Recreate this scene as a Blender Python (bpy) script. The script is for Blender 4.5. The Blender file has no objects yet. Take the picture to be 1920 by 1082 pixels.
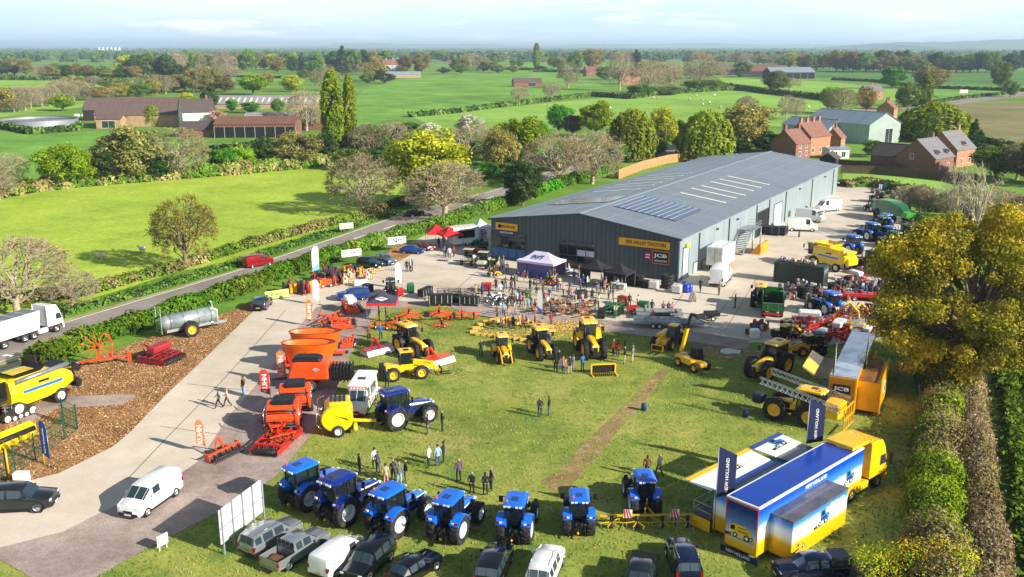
import bpy, math, random
import numpy as np
from mathutils import Matrix, Vector
RN=random.Random(11); NR=np.random.RandomState(5)
pi=math.pi; sin=math.sin; cos=math.cos; rad=math.radians
F,YH,HC=1750.,87.,30.
PT=math.atan((541-YH)/F); CP,SP=math.cos(PT),math.sin(PT)
CAM=Vector((0,0,HC))
def ray(px,py):
    a=(px-960)/F; b=(541-py)/F
    return Vector((a,CP+b*SP,-SP+b*CP))
def G(px,py,h=0.):
    d=ray(px,py); t=(h-HC)/d.z
    return Vector((d.x*t,d.y*t,h))
def proj(p):
    z=p[2]-HC; Z=p[1]*CP-z*SP; Y=p[1]*SP+z*CP
    return 960+F*p[0]/Z,541-F*Y/Z
def plane_hit(o,n,px,py):
    d=ray(px,py); t=(Vector(o)-CAM).dot(n)/d.dot(n)
    return CAM+d*t
def hgt(px,pyb,pyt):
    g=G(px,pyb); lo,hi=0.,90.
    for _ in range(40):
        m=(lo+hi)/2
        if proj((g.x,g.y,m))[1]>pyt: lo=m
        else: hi=m
    return lo
def head(a,b):
    d=G(*b)-G(*a); return math.atan2(d.y,d.x)
SC=bpy.context.scene; COL=SC.collection
# ---------------------------------------------------------------- materials
def lin(c):
    if isinstance(c,str):
        c=c.lstrip('#'); c=[int(c[i:i+2],16)/255 for i in (0,2,4)]
        return tuple((x/12.92 if x<=.04045 else ((x+.055)/1.055)**2.4) for x in c)
    return tuple(c)
MC={}
def nt(name):
    m=bpy.data.materials.new(name); m.use_nodes=True; t=m.node_tree; t.nodes.clear()
    o=t.nodes.new('ShaderNodeOutputMaterial'); return m,t,o
def N(t,typ,**k):
    n=t.nodes.new('ShaderNode'+typ)
    for a,b in k.items():
        if hasattr(n,a) and a not in('inputs',): setattr(n,a,b)
    return n
def L(t,a,b): t.links.new(a,b)
def rgba(c): return (*c[:3],1)
def noise(t,vec,scale,detail=4,rough=.6):
    n=N(t,'TexNoise'); n.inputs['Scale'].default_value=scale; n.inputs['Detail'].default_value=detail
    n.inputs['Roughness'].default_value=rough
    if vec is not None: L(t,vec,n.inputs['Vector'])
    return n.outputs['Fac']
def ramp(t,fac,stops):
    r=N(t,'ValToRGB'); e=r.color_ramp.elements
    while len(e)<len(stops): e.new(.5)
    for i,(p,c) in enumerate(stops): e[i].position=p; e[i].color=rgba(c) if len(c)<4 else c
    L(t,fac,r.inputs['Fac']); return r.outputs['Color']
def mixc(t,fac,a,b,mode='MIX'):
    m=N(t,'Mix'); m.data_type='RGBA'; m.blend_type=mode
    def st(k,v):
        if hasattr(v,'is_linked') or hasattr(v,'node'): L(t,v,k)
        else: k.default_value=v if not isinstance(v,(tuple,list)) else rgba(v)
    st(m.inputs[0],fac); st(m.inputs[6],a); st(m.inputs[7],b); return m.outputs[2]
def bump(t,h,st,dist=.05):
    b=N(t,'Bump'); b.inputs['Strength'].default_value=st; b.inputs['Distance'].default_value=dist; L(t,h,b.inputs['Height']); return b.outputs['Normal']
def M(col,rough=.5,metal=0.,var=.18,scale=2.,name=None,coat=0.,spec=.5,dirt=None):
    key=(str(col),rough,metal,var,scale,coat,name)
    if key in MC: return MC[key]
    c=lin(col); m,t,o=nt(name or 'paint_'+str(len(MC)))
    p=N(t,'BsdfPrincipled'); L(t,p.outputs[0],o.inputs[0])
    p.inputs['Roughness'].default_value=rough; p.inputs['Metallic'].default_value=metal
    if coat: p.inputs['Coat Weight'].default_value=coat; p.inputs['Coat Roughness'].default_value=.08
    p.inputs['Specular IOR Level'].default_value=spec
    tc=N(t,'TexCoord')
    f=noise(t,tc.outputs['Object'],scale,5,.65)
    d=dirt or tuple(x*(1-var*2.2)+.02*var for x in c)
    b=tuple(min(1,x*(1+var*.5)) for x in c)
    L(t,ramp(t,f,[(.3,d),(.52,c),(.75,b)]),p.inputs['Base Color'])
    MC[key]=m; return m
def glass(tint=(.015,.02,.025),alpha=.55,name='cab_glass'):
    k=('glass',name)
    if k in MC: return MC[k]
    m,t,o=nt(name); p=N(t,'BsdfPrincipled'); p.inputs['Base Color'].default_value=rgba(tint); p.inputs['Roughness'].default_value=.04
    tr=N(t,'BsdfTransparent'); tr.inputs[0].default_value=(.55,.68,.62,1); mx=N(t,'MixShader'); mx.inputs[0].default_value=alpha
    L(t,tr.outputs[0],mx.inputs[1]); L(t,p.outputs[0],mx.inputs[2]); L(t,mx.outputs[0],o.inputs[0]); MC[k]=m; return m
def ground_mat(name,cols,scales,rough=.95,bs=.4,bd=.06,stretch=None,rot=0,patch=None,holes=None,ct=1.):
    """three tones mixed over two noise scales in metres"""
    if name in MC: return MC[name]
    m,t,o=nt(name); p=N(t,'BsdfPrincipled'); L(t,p.outputs[0],o.inputs[0]); p.inputs['Roughness'].default_value=rough; p.inputs['Specular IOR Level'].default_value=.15
    tc=N(t,'TexCoord'); v=tc.outputs['Object']
    if stretch:
        mp=N(t,'Mapping'); mp.inputs['Scale'].default_value=stretch; mp.inputs['Rotation'].default_value=(0,0,rot); L(t,v,mp.inputs[0]); v2=mp.outputs[0]
    else: v2=v
    c=[lin(x) for x in cols]
    f1=noise(t,v2,scales[0],6,.7); f2=noise(t,v,scales[1],5,.7); f3=noise(t,v,scales[2],3,.8)
    a=ramp(t,f1,[(.36,c[0]),(.5,c[1]),(.66,c[2])])
    b=mixc(t,.35,a,ramp(t,f2,[(.35,c[0]),(.55,c[1]),(.68,c[2])]))
    d=mixc(t,.55,b,ramp(t,f3,[(.3,(1-.55*ct,)*3),(.5,(1,1,1)),(.7,(1+.35*ct,)*3)]),'MULTIPLY')
    if patch:
        for sc_,lo,hi,pc in patch: d=mixc(t,ramp(t,noise(t,v,sc_,5,.65),[(lo,(0,0,0)),(hi,(1,1,1))]),d,lin(pc))
    if holes:
        tr=N(t,'BsdfTransparent'); mx=N(t,'MixShader'); L(t,ramp(t,noise(t,v,holes[0],7,.75),[(holes[1],(0,0,0)),(holes[2],(1,1,1))]),mx.inputs[0]); L(t,p.outputs[0],mx.inputs[2]); L(t,tr.outputs[0],mx.inputs[1]); L(t,mx.outputs[0],o.inputs[0])
    L(t,d,p.inputs['Base Color']); L(t,bump(t,f3,bs,bd),p.inputs['Normal']); MC[name]=m; return m
def leaf_mat(name,cols,trans=.25,scale=.35):
    k='leaf_'+name
    if k in MC: return MC[k]
    m,t,o=nt(k); d=N(t,'BsdfDiffuse'); tr=N(t,'BsdfTranslucent'); mx=N(t,'MixShader'); mx.inputs[0].default_value=trans
    tc=N(t,'TexCoord'); oi=N(t,'ObjectInfo'); c=[lin(x) for x in cols]
    f=noise(t,tc.outputs['Object'],scale,5,.75); f2=noise(t,tc.outputs['Object'],3.1,2,.5)
    a=ramp(t,f,[(.32,c[0]),(.5,c[1]),(.66,c[2])]); a=mixc(t,.6,a,ramp(t,f2,[(.3,(.5,.5,.5)),(.5,(1,1,1)),(.72,(1.5,1.5,1.4))]),'MULTIPLY')
    h=N(t,'HueSaturation'); L(t,a,h.inputs['Color'])
    mr=N(t,'MapRange'); mr.inputs[3].default_value=.78; mr.inputs[4].default_value=1.22; L(t,oi.outputs['Random'],mr.inputs[0]); L(t,mr.outputs[0],h.inputs['Value'])
    mr=N(t,'MapRange'); mr.inputs[3].default_value=.485; mr.inputs[4].default_value=.515; L(t,oi.outputs['Random'],mr.inputs[0]); L(t,mr.outputs[0],h.inputs['Hue'])
    L(t,h.outputs[0],d.inputs[0]); L(t,h.outputs[0],tr.inputs[0]); L(t,d.outputs[0],mx.inputs[1]); L(t,tr.outputs[0],mx.inputs[2]); L(t,mx.outputs[0],o.inputs[0])
    MC[k]=m; return m
def clad_mat(name,col,rough=.45,pitch=1.0,axis='X',depth=.5,metal=.1,lines=.25):
    """profiled metal sheet: ribs run across `axis` of the object's own coordinates"""
    if name in MC: return MC[name]
    m,t,o=nt(name); p=N(t,'BsdfPrincipled'); L(t,p.outputs[0],o.inputs[0]); p.inputs['Roughness'].default_value=rough; p.inputs['Metallic'].default_value=metal
    tc=N(t,'TexCoord'); w=N(t,'TexWave'); w.bands_direction=axis; w.inputs['Scale'].default_value=.314/pitch; L(t,tc.outputs['Object'],w.inputs['Vector'])
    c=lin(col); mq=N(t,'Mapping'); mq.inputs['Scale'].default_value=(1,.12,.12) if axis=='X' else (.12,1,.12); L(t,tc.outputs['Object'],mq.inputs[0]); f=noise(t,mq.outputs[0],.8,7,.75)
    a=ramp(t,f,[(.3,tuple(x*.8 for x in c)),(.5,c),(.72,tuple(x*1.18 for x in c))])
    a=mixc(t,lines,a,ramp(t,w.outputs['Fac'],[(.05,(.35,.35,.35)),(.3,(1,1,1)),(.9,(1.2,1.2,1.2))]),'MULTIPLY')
    L(t,a,p.inputs['Base Color']); L(t,bump(t,w.outputs['Fac'],depth,.05),p.inputs['Normal']); MC[name]=m; return m
def brick_mat(name,c1,c2,mortar,scale=4.,rowh=.25,bw=.5):
    if name in MC: return MC[name]
    m,t,o=nt(name); p=N(t,'BsdfPrincipled'); L(t,p.outputs[0],o.inputs[0]); p.inputs['Roughness'].default_value=.85
    tc=N(t,'TexCoord'); b=N(t,'TexBrick'); b.inputs['Scale'].default_value=scale; b.inputs['Row Height'].default_value=rowh; b.inputs['Brick Width'].default_value=bw; b.inputs['Mortar Size'].default_value=.015
    mp=N(t,'Mapping'); mp.inputs['Rotation'].default_value=(pi/2,0,0); sep=N(t,'SeparateXYZ'); cmb=N(t,'CombineXYZ'); L(t,tc.outputs['Object'],sep.inputs[0])
    ad=N(t,'Math'); L(t,sep.outputs[0],ad.inputs[0]); L(t,sep.outputs[1],ad.inputs[1]); L(t,ad.outputs[0],cmb.inputs[0]); L(t,sep.outputs[2],cmb.inputs[1]); L(t,cmb.outputs[0],b.inputs['Vector'])
    b.inputs['Color1'].default_value=rgba(lin(c1)); b.inputs['Color2'].default_value=rgba(lin(c2)); b.inputs['Mortar'].default_value=rgba(lin(mortar))
    f=noise(t,tc.outputs['Object'],.8,5,.7)
    L(t,mixc(t,.5,b.outputs['Color'],ramp(t,f,[(.3,(.6,.6,.6)),(.7,(1.3,1.3,1.3))]),'MULTIPLY'),p.inputs['Base Color']); MC[name]=m; return m
# ---------------------------------------------------------------- mesh builder
class MB:
    def __init__(s): s.v=[];s.f=[];s.m=[];s.s=[];s.mats=[];s.T=Matrix()
    def at(s,x=0,y=0,z=0,rz=0,ry=0,rx=0,sc=1):
        s.T=Matrix.Translation((x,y,z))@Matrix.Rotation(rz,4,'Z')@Matrix.Rotation(ry,4,'Y')@Matrix.Rotation(rx,4,'X')@Matrix.Scale(sc,4); return s
    def add(s,vs,fs,mat,smooth=False):
        if mat not in s.mats: s.mats.append(mat)
        k=s.mats.index(mat); b=len(s.v); T=s.T
        s.v+=[tuple(T@Vector(p)) for p in vs]
        for f in fs: s.f.append([i+b for i in f]); s.m.append(k); s.s.append(smooth)
        return s
    def box(s,x0,x1,y0,y1,z0,z1,mat,tx0=0,tx1=0,ty=0):
        vs=[(x0,y0,z0),(x1,y0,z0),(x1,y1,z0),(x0,y1,z0),(x0+tx0,y0+ty,z1),(x1-tx1,y0+ty,z1),(x1-tx1,y1-ty,z1),(x0+tx0,y1-ty,z1)]
        return s.add(vs,[(3,2,1,0),(4,5,6,7),(0,1,5,4),(1,2,6,5),(2,3,7,6),(3,0,4,7)],mat)
    def rbox(s,x0,x1,y0,y1,z0,z1,mat,c=.08,tx0=0,tx1=0,ty=0,smooth=False):
        c=min(c,(x1-x0)/2.2,(y1-y0)/2.2,(z1-z0)/2.2)
        def ring(z,i,k):
            a0=x0+tx0*k+i;a1=x1-tx1*k-i;b0=y0+ty*k+i;b1=y1-ty*k-i;q=c
            return [(a0+q,b0,z),(a1-q,b0,z),(a1,b0+q,z),(a1,b1-q,z),(a1-q,b1,z),(a0+q,b1,z),(a0,b1-q,z),(a0,b0+q,z)]
        return s.loft([ring(z0,c,0),ring(z0+c,0,c/(z1-z0)),ring(z1-c,0,1-c/(z1-z0)),ring(z1,c,1)],mat,smooth)
    def loft(s,rings,mat,smooth=False,caps=True,closed=True):
        n=len(rings[0]); vs=[p for r in rings for p in r]; fs=[]
        for i in range(len(rings)-1):
            for j in range(n if closed else n-1):
                a=i*n+j;b=i*n+(j+1)%n; fs.append((a,b,b+n,a+n))
        if caps: fs.append(tuple(range(n))[::-1]); fs.append(tuple((len(rings)-1)*n+k for k in range(n)))
        return s.add(vs,fs,mat,smooth)
    def cyl(s,p0,p1,r0,r1=None,n=8,mat=None,smooth=True,caps=True):
        r1=r0 if r1 is None else r1; p0=Vector(p0);p1=Vector(p1);d=(p1-p0)
        if d.length<1e-6: return s
        d.normalize(); u=d.orthogonal().normalized(); w=d.cross(u)
        R=lambda p,r:[tuple(p+(u*cos(2*pi*k/n)+w*sin(2*pi*k/n))*r) for k in range(n)]
        return s.loft([R(p0,r0),R(p1,r1)],mat,smooth,caps)
    def tube(s,pts,r,mat,n=6,smooth=True):
        for a,b in zip(pts,pts[1:]): s.cyl(a,b,r,r,n,mat,smooth)
        return s
    def bar(s,p0,p1,w,h,mat):
        p0=Vector(p0);p1=Vector(p1);d=(p1-p0).normalized(); up=Vector((0,0,1)) if abs(d.z)<.95 else Vector((1,0,0))
        a=d.cross(up).normalized()*w/2; b=a.cross(d).normalized()*h/2
        R=lambda p:[tuple(p-a-b),tuple(p+a-b),tuple(p+a+b),tuple(p-a+b)]
        return s.loft([R(p0),R(p1)],mat)
    def lathe(s,prof,n,mat,c=(0,0,0),smooth=True,axis='Y'):
        rings=[]
        for r,h in prof:
            rg=[]
            for k in range(n):
                a=2*pi*k/n
                rg.append((c[0]+r*cos(a),c[1]+h,c[2]+r*sin(a)) if axis=='Y' else (c[0]+r*cos(a),c[1]+r*sin(a),c[2]+h))
            rings.append(rg)
        return s.loft(rings,mat,smooth,caps=False)
    def prism(s,pts,y0,y1,mat,ins=0):
        """side outline (x,z) pushed out from y0 to y1"""
        a=[(x,y0,z) for x,z in pts]; b=[(x,y1,z) for x,z in pts]; return s.loft([a,b],mat)
    def slab(s,pts,z0,z1,mat):
        return s.loft([[(x,y,z0) for x,y in pts],[(x,y,z1) for x,y in pts]],mat)
    def sheet(s,pts,z,mat): return s.add([(x,y,z) for x,y in pts],[tuple(range(len(pts)))],mat)
    def ball(s,c,r,mat,n=8,m=5,sz=1.,jit=0):
        rings=[]
        for i in range(m+1):
            a=-pi/2+pi*i/m; rr=max(r*cos(a),.001)
            rings.append([(c[0]+rr*cos(2*pi*k/n)*(1+jit*RN.uniform(-1,1)),c[1]+rr*sin(2*pi*k/n)*(1+jit*RN.uniform(-1,1)),c[2]+r*sz*sin(a)) for k in range(n)])
        return s.loft(rings,mat,True,caps=False)
    def mesh(s,name):
        me=bpy.data.meshes.new(name); me.from_pydata(s.v,[],s.f)
        for m in s.mats: me.materials.append(m)
        me.polygons.foreach_set('material_index',s.m); me.polygons.foreach_set('use_smooth',s.s); me.update(); return me
    def build(s,name,parent=None,loc=None,rz=0):
        o=bpy.data.objects.new(name,s.mesh(name)); COL.objects.link(o)
        if parent: o.parent=parent
        if loc is not None: o.location=loc
        if rz: o.rotation_euler.z=rz
        return o
ALL=[]
def tag(o,label=None,cat=None,group=None,kind=None):
    if label: o['label']=label
    if cat: o['category']=cat
    if group: o['group']=group
    if kind: o['kind']=kind
    if label: ALL.append(o)
    return o
def root(name):
    o=bpy.data.objects.new(name,None); o.empty_display_size=.3; COL.objects.link(o); return o
KIDS={}
def kids(o): return [c for c in o.children]
def copy_tree(o,parent=None):
    c=o.copy(); COL.objects.link(c); c.parent=parent
    for k in kids(o): copy_tree(k,c)
    return c
PROTO={}
def put(key,fn,loc,rz,label,cat,group=None,sc=None):
    """first call builds the thing, later calls copy it with its parts"""
    if key in PROTO: o=copy_tree(PROTO[key])
    else: o=fn(); PROTO[key]=o
    for k in ('label','group'):
        if k in o: del o[k]
    o.location=loc; o.rotation_euler=(0,0,rz)
    if sc is not None: o.scale=sc if hasattr(sc,'__len__') else (sc,sc,sc)
    return tag(o,label,cat,group)
def struct(name,mb):
    o=mb.build(name); o['kind']='structure'; return o
TX={}
def text_mesh(s,bold=0):
    if s in TX: return TX[s]
    cu=bpy.data.curves.new('lettering','FONT'); cu.body=s; cu.size=1; cu.extrude=.012; cu.offset=.012+bold; cu.align_x='CENTER'; cu.align_y='CENTER'; cu.resolution_u=2
    o=bpy.data.objects.new('lettering',cu); COL.objects.link(o); bpy.context.view_layer.update()
    me=bpy.data.meshes.new_from_object(o.evaluated_get(bpy.context.evaluated_depsgraph_get())); bpy.data.objects.remove(o)
    w=np.zeros(len(me.vertices)*3); me.vertices.foreach_get('co',w); w=w.reshape(-1,3)
    TX[s]=(me,w[:,0].max()-w[:,0].min(),w[:,1].max()-w[:,1].min()); return TX[s]
for _s in ('REA VALLEY TRACTORS','JCB','AGRICULTURE','NEW HOLLAND','RVT','KUHN','NH','HORSCH','A'): text_mesh(_s,.02 if _s=='JCB' else 0)
def letter(s,mat,parent,o,right,up,w,h=None,name='lettering'):
    """lay text s of width w (and height h) centred at o on the plane of right/up"""
    me,tw,th=TX[s]; me=me.copy(); me.materials.clear(); me.materials.append(mat)
    right=Vector(right).normalized(); up=Vector(up).normalized(); n=right.cross(up).normalized()
    sx=w/tw; sy=(h/th) if h else sx
    A=Matrix((right*sx,up*sy,n)).transposed().to_4x4(); A.translation=Vector(o)
    ob=bpy.data.objects.new(name,me); COL.objects.link(ob); ob.parent=parent; ob.matrix_local=A; return ob
def npmesh(name,V,Q,mats,mi=None,smooth=False):
    me=bpy.data.meshes.new(name); V=np.asarray(V,dtype=np.float32); Q=np.asarray(Q,dtype=np.int32); n=len(Q); k=Q.shape[1]
    me.vertices.add(len(V)); me.vertices.foreach_set('co',V.ravel()); me.loops.add(n*k); me.loops.foreach_set('vertex_index',Q.ravel())
    me.polygons.add(n); me.polygons.foreach_set('loop_start',np.arange(n,dtype=np.int32)*k); me.polygons.foreach_set('loop_total',np.full(n,k,dtype=np.int32))
    for m in mats: me.materials.append(m)
    if mi is not None: me.polygons.foreach_set('material_index',np.asarray(mi,dtype=np.int32))
    if smooth: me.polygons.foreach_set('use_smooth',np.ones(n,dtype=bool))
    me.update(calc_edges=True); return me
def quads(P,Nn,S,rng,asp=1.):
    """leaf quads at P with normals Nn and half-size S"""
    n=len(P); a=rng.normal(size=(n,3)); u=np.cross(Nn,a); u/=np.linalg.norm(u,axis=1)[:,None]+1e-9; w=np.cross(Nn,u)
    S=np.asarray(S).reshape(-1,1); u=u*S; w=w*S*asp
    V=np.stack([P-u-w*.6,P+u*.7-w,P+u+w*.7,P-u*.6+w],1).reshape(-1,3); return V,np.arange(4*n).reshape(-1,4)
# ---------------------------------------------------------------- vegetation
LEAF={
 'bright':leaf_mat('bright',['48660f','7a9a1e','a8c038']),
 'fresh':leaf_mat('fresh',['386416','4e8c22','78b238']),
 'yellow':leaf_mat('yellow',['74801a','a8b02a','ccc844']),
 'gold':leaf_mat('gold',['86781c','b89c26','dcc040'],.3,.3),'barebudleaf':leaf_mat('barebudleaf',['6c6a22','928c34','b4a850'],.3),'gorse':leaf_mat('gorse',['a09018','d4b820','f0dc4c'],.3),'oaklow':leaf_mat('oaklow',['626420','867e2a','aa963a'],.3,.3),
 'mid':leaf_mat('mid',['42581e','688236','94a858']),
 'dark':leaf_mat('dark',['26381a','3e562a','5a7446'],.12),
 'olive':leaf_mat('olive',['5c5e2a','84824a','a8a462']),
 'twig':leaf_mat('twig',['80704e','a8966e','ccb88e'],.25),
 'palebud':leaf_mat('palebud',['8a8046','b4a868','d4c88e'],.3),
 'willow':leaf_mat('willow',['4a5c14','7d8f26','a3b03e']),
 'white':leaf_mat('white',['8f8c78','c8c4b0','eeeadc']),
 'pink':leaf_mat('pink',['7c5a50','b48a80','d8b4a8']),
 'copper':leaf_mat('copper',['5c4e34','80704c','9c8c64'],.15),
 'hedge':leaf_mat('hedge',['3a5216','5c7a22','88a03a'],.2,.25),
 'hedgebrown':leaf_mat('hedgebrown',['645a34','8a8050','b0a470'],.1,.25),
 'verge':leaf_mat('verge',['35501a','54752a','7c9440'],.2,.25),
 'orangeleaf':leaf_mat('orangeleaf',['6a6428','928648','b4a862'],.25,.3),
}
BARK=M('7c6c54',.9,0,.35,4,'bark'); PALEBARK=M('a89a80',.9,0,.3,4,'pale_bark')
def tube_np(pts,r0,r1,n=5):
    pts=[Vector(p) for p in pts]; V=[];Q=[]
    for i,p in enumerate(pts):
        d=(pts[min(i+1,len(pts)-1)]-pts[max(i-1,0)]).normalized(); u=d.orthogonal().normalized(); w=d.cross(u); r=r0+(r1-r0)*i/(len(pts)-1)
        V+=[tuple(p+(u*cos(2*pi*k/n)+w*sin(2*pi*k/n))*r) for k in range(n)]
    for i in range(len(pts)-1):
        for j in range(n): Q.append((i*n+j,i*n+(j+1)%n,(i+1)*n+(j+1)%n,(i+1)*n+j))
    return V,Q
class NPM:
    def __init__(s): s.V=[];s.Q=[];s.mi=[];s.n=0
    def add(s,V,Q,mi=0):
        V=np.asarray(V,dtype=np.float32).reshape(-1,3); Q=np.asarray(Q,dtype=np.int64).reshape(-1,4)
        s.V.append(V); s.Q.append(Q+s.n); s.mi.append(np.full(len(Q),mi)); s.n+=len(V)
    def mesh(s,name,mats): return npmesh(name,np.concatenate(s.V),np.concatenate(s.Q),mats,np.concatenate(s.mi))
TREEM={}
def tree_mesh(kind,seed=0):
    """unit-ish tree about 10 m tall; returns (trunk mesh, crown mesh, width)"""
    k=(kind,seed)
    if k in TREEM: return TREEM[k]
    rng=np.random.RandomState(seed*17+hash_(kind)); W=NPM(); C=NPM()
    spec={ # width, crown base, crown centre z, leaves, leafsize, clumps, materials
     'round':(8.5,1.2,15000,.13,64,'bright'),'fresh':(8,1.,15000,.13,64,'fresh'),'mid':(8.5,.8,15000,.13,66,'mid'),'dark':(7.5,.5,14000,.135,60,'dark'),
     'yellow':(9,.6,20000,.12,80,'yellow'),'olive':(8.5,.6,13000,.13,60,'olive'),'orange':(9,.7,13000,.13,64,'orangeleaf'),'copper':(8.5,.8,12000,.13,60,'copper'),
     'white':(7,.8,7000,.14,40,'white'),'pink':(7,.8,7000,.14,40,'pink'),'shrub':(11,.0,12000,.16,60,'mid'),'bush':(11,0,10000,.17,50,'hedge')}
    if kind in spec:
        wd,cb,nl,ls,nc,mt=spec[kind]; cz=(10+cb)/2; hz=(10-cb)/2
        mats=[LEAF[mt],LEAF['mid' if mt not in('mid','dark') else 'dark'] if mt not in('white','pink','yellow') else LEAF[mt]]
        P=[];Nn=[];S=[]
        cl=[]
        for i in range(nc):
            d=rng.normal(size=3); d/=np.linalg.norm(d); d[2]*=1 if d[2]>0 else .9
            rr=rng.uniform(.45,.88)**.7; c=np.array([d[0]*wd/2*rr,d[1]*wd/2*rr,cz+d[2]*hz*rr]); 
            if c[2]<cz: c[:2]*=.6+.4*max(0,(c[2]-cb)/(cz-cb+.01)) if cb>.5 else 1.
            cl.append((c,rng.uniform(.07,.2)*wd))
        for c,r in cl:
            n=int(nl/nc*(r/(.17*wd))**2); d=rng.normal(size=(n,3)); d/=np.linalg.norm(d,axis=1)[:,None]
            q=c+d*(r*rng.uniform(.55,1.08,(n,1)))*np.array([1,1,.8]); P.append(q); Nn.append(d*.8+rng.normal(size=(n,3))*.55+np.array([0,0,.25])); S.append(rng.uniform(.6,1.35,n)*ls)
        P=np.concatenate(P);Nn=np.concatenate(Nn);S=np.concatenate(S); P[:,2]=np.maximum(P[:,2],.1)
        V,Q=quads(P,Nn,S,rng); C.add(V,Q)
        top=(rng.uniform(-.3,.3),rng.uniform(-.3,.3),cz+hz*.4)
        V,Q=tube_np([(0,0,-.3),(.1,0,max(cb,.6)),(top[0],top[1],top[2])],.34,.1,7); W.add(V,Q)
        for c,r in cl[:26]:
            z0=max(cb*.8,.5)+rng.uniform(0,.5)*(c[2]-cb); V,Q=tube_np([(0,0,z0),((c[0])*.45,c[1]*.45,z0+(c[2]-z0)*.6),tuple(c)],.12,.03,4); W.add(V,Q)
        TREEM[k]=(W.mesh('trunk',[BARK]),C.mesh('crown',mats),wd); return TREEM[k]
    if kind=='poplar':
        wd=2.6; P=[];Nn=[];S=[]
        for i in range(120):
            z=rng.uniform(.4,9.6); r=wd/2*min(1,(z/2.2)**.6)*min(1,((10-z)/3.2)**.7+.08); a=rng.uniform(0,2*pi); c=np.array([cos(a)*r*.62,sin(a)*r*.62,z]); n=130
            d=rng.normal(size=(n,3)); d/=np.linalg.norm(d,axis=1)[:,None]; P.append(c+d*np.array([.36,.36,.75])*rng.uniform(.4,1.1,(n,1))*(r/1.2+.2)); Nn.append(d+rng.normal(size=(n,3))*.5); S.append(rng.uniform(.6,1.3,n)*.1)
        V,Q=quads(np.concatenate(P),np.concatenate(Nn),np.concatenate(S),rng); C.add(V,Q)
        V,Q=tube_np([(0,0,-.2),(0,0,9)],.16,.02,6); W.add(V,Q); TREEM[k]=(W.mesh('trunk',[BARK]),C.mesh('crown',[LEAF['willow']]),wd); return TREEM[k]
    if kind=='conifer':
        wd=5; P=[];Nn=[];S=[]
        for i in range(80):
            z=.8+8.8*rng.uniform(0,1)**1.2; r=wd/2*(1-(z/10.2))**.8; a=rng.uniform(0,2*pi); c=np.array([cos(a)*r*.6,sin(a)*r*.6,z]); n=110
            d=rng.normal(size=(n,3)); P.append(c+d*np.array([r*.22+.1,r*.22+.1,.16])+np.array([cos(a),sin(a),-.3])*0.1); Nn.append(d*.5+np.array([0,0,1])+rng.normal(size=(n,3))*.5); S.append(rng.uniform(.6,1.3,n)*.13)
        V,Q=quads(np.concatenate(P),np.concatenate(Nn),np.concatenate(S),rng); C.add(V,Q)
        V,Q=tube_np([(0,0,-.2),(0,0,9.4)],.2,.02,6); W.add(V,Q); TREEM[k]=(W.mesh('trunk',[BARK]),C.mesh('crown',[LEAF['dark']]),wd); return TREEM[k]
    if kind in('willow','birch'):
        wd=9.5 if kind=='willow' else 7; P=[];Nn=[];S=[]
        ns=520 if kind=='willow' else 420
        for i in range(ns):
            a=rng.uniform(0,2*pi); q=rng.uniform(0,1)**.5; r=wd/2*q*rng.uniform(.85,1.08); ztop=9.8-3.6*q**2.2+rng.uniform(-.7,.5); ln=rng.uniform(2,5.5)*(0.5+q*.7)
            if rng.uniform()<.25: ztop-=rng.uniform(.5,3)
            n=int(ln*5); t=np.linspace(0,1,n)[:,None]; z=ztop-ln*t; z=np.maximum(z,.7)
            p=np.concatenate([cos(a)*(r+.5*t)+rng.normal(size=(n,1))*.14,sin(a)*(r+.5*t)+rng.normal(size=(n,1))*.14,z],1); P.append(p); Nn.append(np.array([cos(a),sin(a),.5])+rng.normal(size=(n,3))*.6); S.append(rng.uniform(.7,1.3,n)*.17)
        V,Q=quads(np.concatenate(P),np.concatenate(Nn),np.concatenate(S),rng,1.25); C.add(V,Q)
        V,Q=tube_np([(0,0,-.2),(.1,.1,3),(0,0,7.5)],.4,.1,7); W.add(V,Q)
        for i in range(16):
            a=rng.uniform(0,2*pi); V,Q=tube_np([(0,0,rng.uniform(2,5)),(cos(a)*1.6,sin(a)*1.6,6),(cos(a)*3.4,sin(a)*3.4,7.6)],.14,.03,4); W.add(V,Q)
        TREEM[k]=(W.mesh('trunk',[BARK]),C.mesh('crown',[LEAF['willow' if kind=='willow' else 'palebud']]),wd); return TREEM[k]
    # spring trees still showing their branches
    sp={'bare':(8.5,'twig',.6,PALEBARK),'barepale':(8.5,'palebud',.8,PALEBARK),'bareolive':(8.,'olive',1.5,PALEBARK),'barebud':(7.6,'barebudleaf',2.6,BARK),'barewhite':(9,'palebud',.06,M('b8ab90',.9,0,.2,4,'white_bark'))}
    wd,mt,dens,bk=sp[kind]; ends=[]
    cb=1.3; cz=(10+cb)/2; hz=(10-cb)/2
    if kind=='barewhite': cb,cz,hz=3.,6.2,3.6
    def P_(d,f): return Vector((d.x*wd/2*f,d.y*wd/2*f,cz+d.z*hz*f))
    def limb(a,b,r0,r1,n,lift):
        mid=a.lerp(b,.5)+Vector(rng.normal(size=3)*.09*(b-a).length)-Vector((0,0,lift)); V,Q=tube_np([a,mid,b],r0,r1,n); W.add(V,Q); return mid
    V,Q=tube_np([(0,0,-.3),(.08,.05,1.4),(0,.1,3.2),(.1,0,5.5)],.34,.14,8); W.add(V,Q)
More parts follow.
